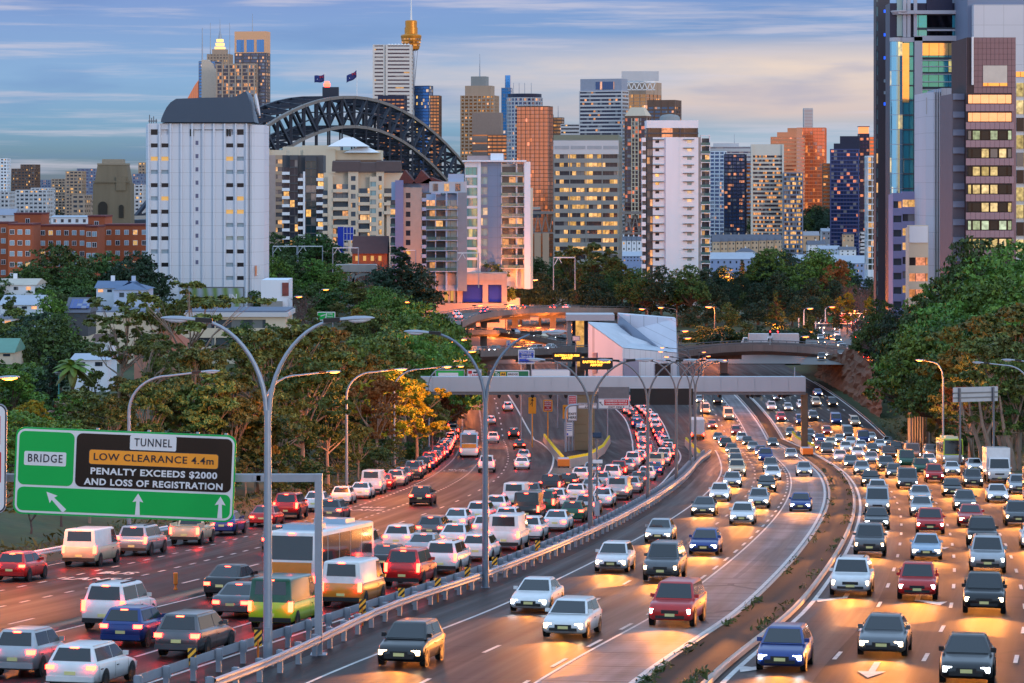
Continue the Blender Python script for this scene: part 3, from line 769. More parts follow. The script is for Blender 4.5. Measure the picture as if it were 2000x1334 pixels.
mb = MB(); px0, px1 = kx(1122) * 420, kx(1161) * 420
zc = zr(420)
for i in range(7): mb.box(px0, -0.9, zc + 0.1 + i * 1.28, px1, 0.9, zc + 0.1 + (i + 1) * 1.28 - 0.05)
mb.box(px0 + 0.08, -0.8, zc, px1 - 0.08, 0.8, zb)
mb.build('pier', brownp, gant)
x = kx(1571) * 420
MB().box(x - 0.4, -0.35, zc - 0.5, x + 0.4, 0.35, zb).box(x - 0.48, -0.2, zc, x + 0.48, 0.2, zb).build('column', mat('rusty tan steel', (0.2, 0.13, 0.08), 0.6, 0.2, 0.2, 1), gant)
MB().box(x0 + 0.2, -0.4, zc, x0 + 1.0, 0.4, zb).build('column', steel, gant)
x = kx(1552) * 420; MB().tube([(x, 0, zt), (x, 0, zt + 1.4)], 0.08).build('mast', steel, gant)
bb = thing('variable_message_board', 'switched-off black message board hanging under the grey beam', 'sign', (0, 418.4, 0))
MB().box(kx(1230) * 420, -0.2, zat(789, 420), kx(1352) * 420, 0.1, zat(757, 420)).build('board', black_paint, bb)
MB().box(kx(1230) * 420 - .1, -0.26, zat(757, 420), kx(1352) * 420 + .1, 0.14, zat(757, 420) + .12).build('trim', panel, bb)

# crash barriers with yellow-dotted tops
crash_y = mat('yellow marker', (0.9, 0.7, 0.03), 0.5)
def barrier(label, pts, h=1.0, w=0.55):
    """concrete barrier whose foot follows world points; yellow studs along the top"""
    base = Vector(pts[0]); t = thing('concrete_barrier', label, 'barrier', base, 0, 'concrete barriers at the gantry feet')
    mb = MB()
    for a, b in zip(pts[:-1], pts[1:]):
        a, b = Vector(a) - base, Vector(b) - base; u = (b - a).normalized(); nrm = Vector((-u.y, u.x, 0)) * w / 2; tp = nrm * 0.55; up = Vector((0, 0, h))
        dn = Vector((0, 0, -0.8))
        mb.add([a - nrm + dn, a + nrm + dn, b + nrm + dn, b - nrm + dn, a - tp + up, a + tp + up, b + tp + up, b - tp + up],
               [(3, 2, 1, 0), (4, 5, 6, 7), (0, 1, 5, 4), (1, 2, 6, 5), (2, 3, 7, 6), (3, 0, 4, 7)])
    mb.build('wall', mat('barrier concrete', (0.42, 0.38, 0.33), 0.8, 0, 0.15, 0.6, streak=True), t)
    L = sum((Vector(b) - Vector(a)).length for a, b in zip(pts[:-1], pts[1:])); n = max(3, int(L / 1.7)); acc = 0; segs = list(zip(pts[:-1], pts[1:])); total = L
    for i in range(n):
        s = total * (i + 0.5) / n
        for a, b in segs:
            l = (Vector(b) - Vector(a)).length
            if s <= l: break
            s -= l
        p = Vector(a).lerp(Vector(b), min(1, s / l)) - base
        MB().box(p.x - 0.13, p.y - 0.05, p.z + h, p.x + 0.13, p.y + 0.05, p.z + h + 0.32).build('stud', crash_y, t)
def G(px, py):
    d = droad(py); return Vector((kx(px) * d, d, zr(d)))
barrier('concrete barrier curving away on the queue side of the tan pier', [G(1100, 912), G(1085, 893), G(1070, 872), G(1063, 862)])
barrier('concrete barrier curving away on the far side of the tan pier', [G(1108, 914), G(1150, 905), G(1178, 886), G(1190, 866)])
barrier('short concrete barrier round the end column of the beam', [G(1590, 884), G(1572, 876), G(1556, 866), G(1548, 858)], 0.9)
barrier('concrete barrier beside the dark twin lamps at the point of the carriageways', [G(1366, 900), G(1352, 885), G(1340, 870)], 1.0)
for lab, px, py in (('orange crash cushion at the tip of the pier island', 1101, 916), ('orange crash cushion in front of the end column', 1578, 892)):
    d = droad(py); t = thing('crash_cushion', lab, 'crash cushion', (kx(px) * d, d, zr(d)))
    MB().box(-0.7, -0.25, 0.35, 0.7, 0.35, 1.15).build('nose', orange_plastic, t)
    mb = MB()
    for i in range(4): mb.box(-0.65, 0.4 + i * 0.9, 0.2, 0.65, 1.15 + i * 0.9, 1.0)
    mb.box(-0.5, 0.3, 0.3, 0.5, 4, 0.8); mb.build('bay', steel, t)
    for sx in (-0.55, 0.55): MB().cbox((sx, 0.1, 0.17), 0.16, 0.3, 0.34).build('foot', black_paint, t)
# ================================================================ signs
sg_green = mat('sign green', (0.0, 0.40, 0.07), 0.35, 0, 0.06, 0.5)
sg_dgreen = mat('sign dark green', (0.0, 0.16, 0.07), 0.35, 0, 0.06, 0.5)
sg_brown = mat('sign dark brown', (0.022, 0.014, 0.010), 0.25, 0, 0.2, 0.5)
sg_white = mat('sign white', (0.70, 0.70, 0.73), 0.4, 0, 0.04, 0.5)
sg_orange = mat('sign orange', (0.95, 0.34, 0.03), 0.4, 0, 0.04)
sg_amber = mat('sign amber', (0.85, 0.42, 0.03), 0.4)
sg_red = mat('sign red', (0.55, 0.02, 0.03), 0.4)
sg_blue = mat('sign blue', (0.03, 0.09, 0.55), 0.4)
ink = mat('sign ink', (0.02, 0.02, 0.03), 0.5)
def rrect(x0, z0, x1, z1, r, n=6):
    pts = []
    for cx, cz, a0 in ((x1 - r, z1 - r, 0), (x0 + r, z1 - r, 90), (x0 + r, z0 + r, 180), (x1 - r, z0 + r, 270)):
        for i in range(n + 1):
            a = R(a0 + 90 * i / n); pts.append((cx + r * math.cos(a), cz + r * math.sin(a)))
    return pts[::-1]
def plate(parent, name, x0, z0, x1, z1, r, y, m, th=0.01):
    return MB().yprism(rrect(x0, z0, x1, z1, r)[::-1], y, y + th).build(name, m, parent)
# --- the big green and brown direction sign
D0 = 105.0; S0 = FP / D0
sg = thing('direction_sign', 'big green and dark brown overhead direction sign with white arrows', 'sign', P(243.5, 927, D0 - 0.5))
sg.rotation_euler = (0, R(2.35), 0)
hw, hh = 214.5 / S0, 84.5 / S0
plate(sg, 'backing_panel', -hw, -hh, hw, hh, 0.32, 0.02, sg_green, 0.05)
plate(sg, 'border', -hw + 0.06, -hh + 0.06, hw - 0.06, hh - 0.06, 0.30, 0.008, sg_white)
plate(sg, 'green_field', -hw + 0.14, -hh + 0.14, hw - 0.14, -hh + 55 / S0 - 0.03, 0.22, -0.004, sg_green)
dv = -hw + 116 / S0
plate(sg, 'green_field', -hw + 0.14, -hh + 55 / S0 + 0.05, dv - 0.03, hh - 0.14, 0.22, -0.004, sg_green)
plate(sg, 'brown_field', dv + 0.05, -hh + 55 / S0 + 0.05, hw - 0.14, hh - 0.14, 0.22, -0.004, sg_brown)
Lx = lambda px: (px - 243.5) / S0
Lz = lambda py: -(py - 927) / S0
def sgrow(px, py):         # sign-plane coordinates of a pixel, undoing the tilt
    a = R(2.35); x, z = Lx(px), Lz(py)
    return (x * math.cos(a) - z * math.sin(a), x * math.sin(a) + z * math.cos(a))
cx, cz = sgrow(89, 896); plate(sg, 'name_panel', cx - 0.78, cz - 0.26, cx + 0.78, cz + 0.26, 0.06, -0.014, sg_white)
lettering('BRIDGE', 0.42, ink, sg, (cx, -0.016, cz), 0.003, 1.28, spacing=1.15)
cx, cz = sgrow(299, 866); plate(sg, 'name_panel', cx - 0.86, cz - 0.27, cx + 0.86, cz + 0.27, 0.06, -0.014, sg_white)
lettering('TUNNEL', 0.42, ink, sg, (cx, -0.016, cz), 0.003, 1.4, spacing=1.15)
cx, cz = sgrow(300, 897); plate(sg, 'warning_panel', cx - 2.42, cz - 0.29, cx + 2.42, cz + 0.29, 0.1, -0.012, ink)
plate(sg, 'warning_panel', cx - 2.39, cz - 0.265, cx + 2.39, cz + 0.265, 0.09, -0.018, sg_orange)
lettering('LOW CLEARANCE 4.4m', 0.37, ink, sg, (cx, -0.022, cz), 0.004, 4.45, spacing=1.1)
cx, cz = sgrow(300, 925); lettering('PENALTY EXCEEDS $2000', 0.33, sg_white, sg, (cx, -0.016, cz), 0.010, 4.7, spacing=1.1)
cx, cz = sgrow(300, 946); lettering('AND LOSS OF REGISTRATION', 0.33, sg_white, sg, (cx, -0.016, cz), 0.010, 5.15, spacing=1.1)
def sarrow(px, py, ang, L=0.82):
    cx, cz = sgrow(px, py); a = R(ang); pts = [(-0.055, -L / 2), (0.075 - 0.02, -L / 2), (0.045, L * .16), (0.2, L * .16 - 0.08), (0, L / 2), (-0.2, L * .16 - 0.08), (-0.045, L * .16)]
    pts = [(-0.09, -L / 2), (0.09, -L / 2), (0.06, L * .14), (0.2, L * .10), (0, L / 2), (-0.2, L * .10), (-0.06, L * .14)]
    pts = [(cx + x * math.cos(a) - z * math.sin(a), cz + x * math.sin(a) + z * math.cos(a)) for x, z in pts]
    MB().yprism(pts, -0.014, -0.004).build('arrow', sg_white, sg)
sarrow(109, 979, 45, 0.98); sarrow(269, 985, 0); sarrow(429, 991, 0)
mb = MB()
for px in (190, 290, 385, 440): 
    x, _ = sgrow(px, 850); mb.box(x - 0.06, 0.07, -hh + 0.1, x + 0.06, 0.16, hh + 0.06)
mb.box(-hw + 0.3, 0.07, 0.5, hw - 0.3, 0.14, 0.62).box(-hw + 0.3, 0.07, -0.9, hw - 0.3, 0.14, -0.78)
mb.build('stiffener', steel, sg)
sp_ = thing('sign_gantry', 'galvanised T-arm post that carries the big green sign', 'sign post', (kx(622) * D0, D0 + 0.1, zr(D0)))
zt_ = zat(926, D0) - zr(D0)
MB().box(-0.14, -0.14, -0.4, 0.14, 0.14, zt_).build('post', steel, sp_)
MB().box(kx(-60) * D0 - kx(622) * D0, -0.12, zt_ - 0.29, -0.143, 0.12, zt_ - 0.003).build('arm', steel, sp_)
MB().box(-0.3, -0.3, 0, 0.3, 0.3, 0.05).box(-0.02, -0.3, 0.05, 0.02, 0.3, 0.4).build('base_plate', steel, sp_)
MB().cbox((kx(470) * D0 - kx(622) * D0 + 0.6, -0.135, zt_ - 0.15), 0.3, 0.03, 0.2).cbox((kx(535) * D0 - kx(622) * D0 - 0.5, -0.135, zt_ - 0.15), 0.3, 0.03, 0.2).build('bolted_joint', steel, sp_)
ws = thing('side_sign', 'cut-off white sign with red fields on the same arm beside the green one', 'sign', P(-60, 895, D0 - 0.5)); ws.rotation_euler = (0, R(0.6), 0)
plate(ws, 'backing_panel', -1.38, -2.03, 1.38, 2.03, 0.3, 0.02, steel, 0.05); plate(ws, 'border', -1.35, -2.0, 1.35, 2.0, 0.28, 0.008, ink); plate(ws, 'white_field', -1.31, -1.96, 1.31, 1.96, 0.26, -0.004, sg_white)
plate(ws, 'red_field', -1.1, -0.9, 1.18, 0.25, 0.05, -0.014, sg_red); plate(ws, 'red_field', -1.1, 0.5, 1.14, 1.6, 0.05, -0.014, sg_red)

def sign(label, name, x0, y0, x1, y1, d, m, lines=(), frame=None, posts=(), zb=None, cat='sign', th=0.08, r=0.06):
    """flat sign facing the camera; lines: (text, px, py, size_m, material, width_m, bold)"""
    cx, cy = (x0 + x1) / 2, (y0 + y1) / 2; s = FP / d
    o = thing(name, label, cat, P(cx, cy, d)); w, h = (x1 - x0) / 2 / s, (y1 - y0) / 2 / s
    fr = 0.05 + d * 0.00025
    plate(o, 'frame', -w, -h, w, h, r * 2, 0.02, frame or steel, th)
    plate(o, 'face', -w + fr, -h + fr, w - fr, h - fr, r, -0.01, m, 0.03)
    for ln in lines:
        txt, px, py, sz, mm, wd = ln[:6]
        lettering(txt, sz, mm, o, ((px - cx) / s, -0.03, -(py - cy) / s), ln[6] if len(ln) > 6 else sz * 0.02, wd)
    for px in posts:
        x = (px - cx) / s; z0 = (zb if zb is not None else zr(d)) - o.location.z
        MB().tube([(x, 0.1 + th, z0), (x, 0.1 + th, h * 0.8)], 0.07 + d * 0.00006).build('post', steel, o)
    return o
# above the beam
o = sign('dark green sign to the A4 and the bridge standing behind the grey beam', 'route_sign', 958, 723, 1034, 752, 424, sg_dgreen,
     [('To', 971, 731, 0.75, sg_white, 0.65), ('City', 1000, 748, 0.6, sg_white, 1.3)], sg_white)
s = FP / 424
def on(o, cx, cy, s, name, x0, y0, x1, y1, m, y=-0.03): return plate(o, name, (x0 - cx) / s, -(y1 - cy) / s, (x1 - cx) / s, -(y0 - cy) / s, 0.08, y, m, 0.015)
on(o, 996, 737.5, s, 'route_shield', 977, 726.5, 988, 735.5, sg_amber); on(o, 996, 737.5, s, 'name_panel', 991, 727, 1013, 735.5, sg_white)
lettering('A4', 0.5, ink, o, ((982.5 - 996) / s, -0.05, 6.5 / s), 0.02, 0.6); lettering('BRIDGE', 0.45, ink, o, ((1002 - 996) / s, -0.05, 6.3 / s), 0.01, 1.45)
o = sign('white lane sign with a small red panel behind the grey beam', 'lane_sign', 912, 721, 941, 752, 424, sg_white, [('LANE', 926, 733.5, 0.55, sg_red, 1.3)])
on(o, 926.5, 736.5, s, 'red_panel', 914.5, 724, 922, 730, sg_red); on(o, 926.5, 736.5, s, 'dark_panel', 924, 725.5, 937, 729, ink)
o = sign('green sign half hidden by the amber tree above the beam', 'route_sign', 850, 722, 908, 752, 425, sg_green); on(o, 879, 737, FP / 425, 'name_panel', 856, 728, 895, 738, sg_white)
o = sign('blank white board behind the beam beside the dark green sign', 'blank_board', 1037, 721, 1114, 752, 424, sg_white)
o = sign('blue notice about the bridge and tunnel toll on two posts', 'toll_notice', 1012, 683, 1044, 711, 470, sg_blue,
         [('Harbour Bridge', 1028, 687.3, 0.42, sg_white, 2.2), ('and Tunnel', 1028, 691, 0.42, sg_white, 1.6), ('Time of day', 1028, 696, 0.42, sg_white, 1.8), ('tolling applies', 1028, 699.5, 0.42, sg_white, 2.2),
          ('visit the website', 1028, 708, 0.34, sg_white, 2.3)], sg_white, (1018, 1038), zb=-44)
on(o, 1028, 697, FP / 470, 'rule', 1013, 693, 1043, 693.6, sg_white); on(o, 1028, 697, FP / 470, 'rule', 1013, 705.4, 1043, 706, sg_white)
led = emat('amber matrix text', (1.0, 0.42, 0.03), 3.0)
for lab, x0, y0, x1, y1, d, l1, l2 in (('black electronic board reading EASTERN SUBURBS AIRPORT in amber, the lower one', 1133, 699, 1197, 722, 480, 'EASTERN SUBURBS', 'AIRPORT'),
                                       ('smaller black electronic board in amber letters beside the white building', 1079, 688, 1136, 706, 520, 'EASTERN SUBURBS', 'AIRPORT')):
    big = y1 - y0 > 20
    o = sign(lab, 'message_sign', x0, y0, x1, y1, d, black_paint, [(l1, (x0 + x1) / 2, y0 + (8 if big else 6.5), 0.55, led, (x1 - x0) * 0.84 / FP * d, 0.02), (l2, (x0 + x1) / 2, y0 + (14 if big else 11.5), 0.55, led, (x1 - x0) * 0.38 / FP * d, 0.02)], black_paint, ((x0 + 10), (x1 - 10)), zb=-46, th=0.5)
# under the beam
o = sign('white EXIT ONLY sign with a red dangerous goods panel under the beam', 'exit_sign', 1168, 778, 1230, 799, 405, sg_white,
         [('EXIT ONLY', 1204, 795.3, 0.42, ink, 2.3)], steel)
s2 = FP / 405; on(o, 1199, 788.5, s2, 'red_panel', 1180, 780.5, 1227, 791.5, sg_red)
lettering('DANGEROUS GOODS &', 0.3, sg_white, o, ((1203.5 - 1199) / s2, -0.05, (788.5 - 783.2) / s2), 0.01, 3.1); lettering('OVERHEIGHT VEHICLES', 0.3, sg_white, o, ((1203.5 - 1199) / s2, -0.05, (788.5 - 788.4) / s2), 0.01, 3.1)
MB().cbox((-(1199 - 1174) / s2, -0.02, 0.0), 0.1, 0.02, 0.7, ry=-0.8).cbox((-(1199 - 1172.5) / s2, -0.02, 0.22), 0.35, 0.02, 0.1).build('arrow', ink, o)
MB().box(-2.2, 0.12, 0.0, 2.2, 0.25, 2.4).build('hanger', steel_dark, o)
o = sign('small white LOW CLEARANCE 4.4 m sign on the bent grey pole', 'clearance_sign', 1129, 787, 1166, 798, 400, sg_white, [('LOW CLEARANCE', 1147.5, 790.4, 0.3, ink, 2.3), ('4.4m', 1147.5, 795.2, 0.3, ink, 0.8)])
hz = o.location.z - zr(396)
MB().tube([(-(1147.5 - 1105) / 13.75, 0.4, zr(396) - o.location.z), (-(1147.5 - 1105) / 13.75, 0.4, -1.0), (-(1147.5 - 1107) / 13.75, 0.4, -0.35), (-(1147.5 - 1113) / 13.75, 0.4, 0.0), (-(1147.5 - 1122) / 13.75, 0.35, 0.1), (0, 0.3, 0.1)], 0.16, 10).build('pole', steel, o)
def tsign(label, x0, y0, x1, y1, d, m, lines, pm, gy):
    o = sign(label, 'warning_sign', x0, y0, x1, y1, d, m, lines, pm)
    MB().tube([(0, 0.12, zr(d) - o.location.z), (0, 0.12, 0)], 0.09).build('post', pm, o)
    return o
o = tsign('amber warning sign with a merging arrow at the tip of the pier island', 1032, 776, 1047, 808, 440, sg_orange, [], sg_orange, 0)
MB().cbox((0, -0.03, 0.35), 0.1, 0.02, 1.0).cbox((-0.18, -0.03, 0.3), 0.08, 0.02, 0.5, ry=0.7).yprism([(-0.25, 0.75), (0.25, 0.75), (0, 1.1)], -0.04, -0.02).build('arrow', ink, o)
tsign('red sign reading BOOM GATE PREPARE TO STOP', 1061, 781, 1079, 804, 440, sg_red, [(t_, 1070, 784.7 + i * 3.9, 0.26, sg_white, 1.0 if len(t_) > 2 else 0.4) for i, t_ in enumerate(['BOOM', 'GATE', 'PREPARE', 'TO', 'STOP'])], sg_orange, 0)
tsign('amber sign half behind the tall white exit sign', 1099, 791, 1112, 818, 436, sg_orange, [('EX', 1105, 797, 0.4, ink, 0.5)], sg_orange, 0)
o = tsign('tall white sign reading EXIT HERE beside the tan pier', 1109, 772, 1127, 822, 418, sg_white, [('EXIT', 1118, 808.5, 0.5, ink, 1.15), ('HERE', 1118, 815.5, 0.5, ink, 1.15)], steel, 0)
on(o, 1118, 797, FP / 418, 'red_panel', 1111, 774, 1125, 792, sg_red)
for i, t_ in enumerate(['DANGEROUS', 'GOODS &', 'OVERHEIGHT', 'VEHICLES']): lettering(t_, 0.2, sg_white, o, (0, -0.05, (797 - 777 - i * 4) / 13.2), 0.005, 0.95)
o = tsign('white notice board with blue print beside the foot of the pier', 1102, 824, 1120, 853, 415, sg_white, [], steel, 0)
for i in range(4): on(o, 1111, 838.5, FP / 415, 'print_line', 1105 + (i % 2), 828 + i * 4, 1117, 829.3 + i * 4, sg_blue)
on(o, 1111, 838.5, FP / 415, 'blue_square', 1106, 846, 1110, 850, sg_blue)
o = thing('solar_sign_post', 'solar panel and white cabinet on a thin post beside the graffitied lamp', 'sign post', G(1166, 1000) if False else (kx(1166) * 196, 196, zr(196)))
MB().tube([(0, 0, 0), (0, 0, 6.2)], 0.07).build('pole', steel_dark, o)
MB().cbox((0, 0, 6.5), 0.62, 0.5, 0.05, rx=0.6).build('solar_panel', mat('solar cells', (0.01, 0.015, 0.04), 0.15, 0.3), o)
MB().box(-0.35, -0.1, 4.55, 0.38, 0.08, 4.78).build('sign_plate', sg_white, o)
MB().box(-0.18, -0.15, 0.9, 0.18, 0.15, 1.9).build('cabinet', steel, o)
# the far signs on the hill
sign('green and white lane sign on the far gantry over the hill road', 'route_sign', 1614, 614, 1632, 631, 860, sg_dgreen, [], sg_red)
sign('pale red lane sign on the far gantry beside the green one', 'lane_sign', 1638, 614, 1656, 631, 860, mat('sign pink', (0.75, 0.3, 0.3), 0.5), [], sg_red)
o = thing('sign_gantry', 'lattice gantry carrying two signs over the hill road', 'gantry', (0, 861, 0)); mb = MB()
for z in (zat(612, 861), zat(632, 861)): mb.bar((kx(1573) * 861, 0, z), (kx(1690) * 861, 0, z), 0.25)
for i in range(14): mb.bar((kx(1573 + i * 9) * 861, 0, zat(632, 861)), (kx(1573 + (i + 1) * 9) * 861, 0, zat(612, 861)), 0.15)
mb.build('truss', white_paint, o)
for px in (1573, 1690): MB().bar((kx(px) * 861, 0, -40), (kx(px) * 861, 0, zat(612, 861)), 0.5).build('column', white_paint, o)
o = sign('dark green diagrammatic route sign at the hilltop junction', 'route_sign', 1671, 643, 1706, 661, 790, sg_dgreen, [('City East', 1680, 647, 0.5, sg_white, 1.9)], sg_white, (1676, 1700), zb=-41)
MB().cbox((0.9, -0.04, 0.1), 0.25, 0.02, 1.7).cbox((0, -0.04, -0.3), 1.8, 0.02, 0.22).cbox((1.7, -0.04, 0.75), 1.4, 0.02, 0.22).build('route_diagram', sg_white, o)
o = sign('bright green diagrammatic sign among the trees near the bare tree', 'route_sign', 619, 609, 655, 626, 640, sg_green, [('City', 645, 613, 0.5, sg_white, 1.2), ('North', 645, 618, 0.45, sg_white, 1.3)], sg_white, (625, 650), zb=-34)
MB().cbox((0, -0.04, 0.0), 0.22, 0.02, 1.4, ry=0.2).cbox((-0.7, -0.04, 0.2), 1.2, 0.02, 0.2, ry=-0.3).build('route_diagram', sg_white, o)
sign('blue and white parking sign at the tunnel ramps', 'parking_sign', 989, 665, 997, 676, 700, sg_blue, [('P', 993, 670.5, 0.9, sg_white, 0.6)], sg_white, (993,), zb=-45)
sign('white notice on the ramp behind the black boards', 'notice_sign', 1118, 656, 1133, 666, 640, sg_white, [], steel, (1125,), zb=-45)
o = thing('road_sign_back', 'grey back of a big sign turned away beside the gum trees', 'sign', P(1905, 770, 290)); o.rotation_euler = (0, 0, R(20))
MB().box(-2.6, -0.05, -0.75, 2.6, 0.05, 0.75).build('panel', steel, o); MB().box(-2.6, -0.12, 0.1, 2.6, -0.05, 0.25).box(-2.6, -0.12, -0.4, 2.6, -0.05, -0.25).build('stiffener', steel_dark, o)
MB().tube([(-1.9, -.2, -7), (-1.9, -.2, 0.7)], 0.12).build('post', steel_dark, o); MB().tube([(2.0, -.2, -7), (2.0, -.2, 0.7)], 0.12).build('post', steel_dark, o)

# far lamps on the inbound verge
for lab, px, py, d, hx, hy, lit in [('lit street lamp glowing against the dark trees over the cutting', 1842, 860, 360, 1790, 704, True), ('unlit street lamp with its white head beside the gum trees', 2010, 900, 300, 1902, 709, False),
                           ('unlit street lamp, upper of the two by the gum trees', 2090, 900, 260, 1960, 704, False)]:
    single_lamp(lab, px, py, d, hx, hy, lit, light=sod_l, base_z=zr(d) + 0.2)
for i, (px, hx, hy, d, bz) in enumerate([(1396, 1388, 600, 760, -40), (1570, 1580, 603, 780, -40), (1612, 1630, 600, 800, -40), (1660, 1661, 607, 860, -38), (1700, 1722, 605, 760, -38), (1560, 1558, 644, 820, -40), (1593, 1582, 648, 800, -40),
     (1607, 1604, 656, 770, -40), (1640, 1631, 662, 740, -39), (1545, 1510, 633, 800, -40), (1322, 1286, 601, 820, -42), (1265, 1251, 604, 830, -42), (1036, 1037, 547, 950, -40), (1560, 1560, 658, 700, -40), (1655, 1662, 688, 660, -39), (1690, 1698, 690, 640, -39),
     (1325, 1325, 647, 720, -44), (1330, 1345, 661, 700, -44), (1430, 1417, 540, 1000, -44), (1060, 1061, 596, 900, -40), (997, 997, 610, 880, -42), (1022, 1023, 607, 870, -42), (1156, 1157, 604, 890, -40), (1060, 1061, 618, 860, -42), (957, 960, 641, 820, -46),
     (1001, 1001, 636, 830, -46), (1040, 1041, 640, 820, -46), (1067, 1068, 643, 810, -46), (1103, 1102, 634, 830, -46), (1022, 1022, 673, 760, -46), (1030, 1030, 668, 765, -46), (1000, 1000, 677, 750, -46),
     (766, 757, 543, 900, -38), (766, 754, 559, 860, -38), (790, 802, 558, 850, -38), (777, 783, 566, 800, -38), (822, 823, 549, 900, -40), (828, 827, 567, 850, -40), (760, 759, 582, 780, -38), (783, 782, 590, 740, -38), (717, 717, 579, 800, -38),
     (676, 675, 585, 780, -38), (670, 670, 541, 950, -44), (894, 894, 559, 870, -40), (918, 918, 566, 850, -40), (972, 972, 566, 850, -40), (926, 926, 597, 800, -42), (988, 988, 595, 800, -42), (893, 892, 664, 620, -42), (880, 879, 667, 610, -42), (905, 906, 687, 560, -44),
     (624, 624, 566, 760, -36), (570, 570, 580, 690, -34), (811, 812, 517, 1100, -46), (830, 829, 517, 1100, -46)]):
    where = 'over the hill road junction' if px > 1500 else 'in front of the dark tree belt' if px > 1200 else 'over the tunnel ramps' if px > 860 else 'among the trees near the stone station front'
    single_lamp(f'small distant lit sodium lamp {where}, {ordn(i)} counted', px, 0, d, hx if abs(hx - px) > 3 else px + 12, hy, True, steel_dark if px < 1560 else white_paint, sod_far if px > 860 and (i % 3 == 0 or (i % 2 and px < 1130) or i in (3, 5, 7, 14, 15)) else None, 'distant lit sodium lamps', base_z=bz, k=1.8, r=0.13)
# ================================================================ vehicles
def car_paint(name, col, metal=0.25, rough=0.28):
    m, nt, ns, ls, b = new_mat('paint ' + name)
    t = mnode(nt, 'ShaderNodeTexCoord'); n1 = mnode(nt, 'ShaderNodeTexNoise'); ls.new(t.outputs['Object'], n1.inputs['Vector']); n1.inputs['Scale'].default_value = 3
    ls.new(mmix(nt, n1.outputs[0], tuple(c * 0.85 for c in col), tuple(min(1, c * 1.1) for c in col)), b.inputs['Base Color'])
    b.inputs['Metallic'].default_value = metal; b.inputs['Roughness'].default_value = rough; b.inputs['Coat Weight'].default_value = 0.5; b.inputs['Coat Roughness'].default_value = 0.08
    return m
PAINT = {'white': car_paint('white', (0.72, 0.73, 0.74), 0.0), 'silver': car_paint('silver', (0.42, 0.43, 0.45), 0.6), 'grey': car_paint('grey', (0.12, 0.125, 0.135), 0.5),
         'black': car_paint('black', (0.012, 0.012, 0.014), 0.2), 'red': car_paint('red', (0.5, 0.015, 0.015), 0.1), 'blue': car_paint('blue', (0.02, 0.05, 0.22), 0.3),
         'cream': car_paint('cream', (0.62, 0.52, 0.36), 0.0), 'yellow-green': car_paint('yellow-green', (0.45, 0.62, 0.03), 0.0), 'orange': car_paint('orange', (0.75, 0.25, 0.03), 0.0),
         'dark green': car_paint('dark green', (0.01, 0.09, 0.05), 0.2), 'pale blue': car_paint('pale blue', (0.3, 0.42, 0.55), 0.2)}
m, nt, ns, ls, b = new_mat('car glass'); b.inputs['Base Color'].default_value = (0.015, 0.018, 0.022, 1); b.inputs['Roughness'].default_value = 0.06; b.inputs['Specular IOR Level'].default_value = 0.8
carglass = m
tyre = mat('tyre', (0.012, 0.012, 0.012), 0.85); rimm = mat('rim', (0.35, 0.35, 0.37), 0.35, 0.7)
trim = mat('bumper trim', (0.02, 0.02, 0.022), 0.6)
tail_on = emat('tail lamp lit', (1.0, 0.02, 0.01), 70.0, (0.4, 0.0, 0.0), True)
tail_c = emat('brake lamp lit', (1.0, 0.05, 0.02), 20.0, (0.4, 0.0, 0.0))
head_on = emat('headlamp lit', (1.0, 0.74, 0.42), 70.0, (0.8, 0.8, 0.8))
head_v = [head_on, emat('cool headlamp lit', (0.85, 0.92, 1.0), 55.0, (0.8, 0.8, 0.8)), emat('dim headlamp lit', (1.0, 0.66, 0.32), 26.0, (0.8, 0.8, 0.8))]
head_off = mat('headlamp', (0.6, 0.6, 0.6), 0.1, 0.2)
plate_m = mat('number plate', (0.75, 0.7, 0.3), 0.5)
indic = emat('indicator lit', (1.0, 0.32, 0.03), 20.0)
beam_l = bpy.data.lights.new('headlamp_beam', 'SPOT'); beam_l.energy = 6500; beam_l.color = (1.0, 0.31, 0.045); beam_l.spot_size = R(66); beam_l.spot_blend = 0.8; beam_l.shadow_soft_size = 0.12
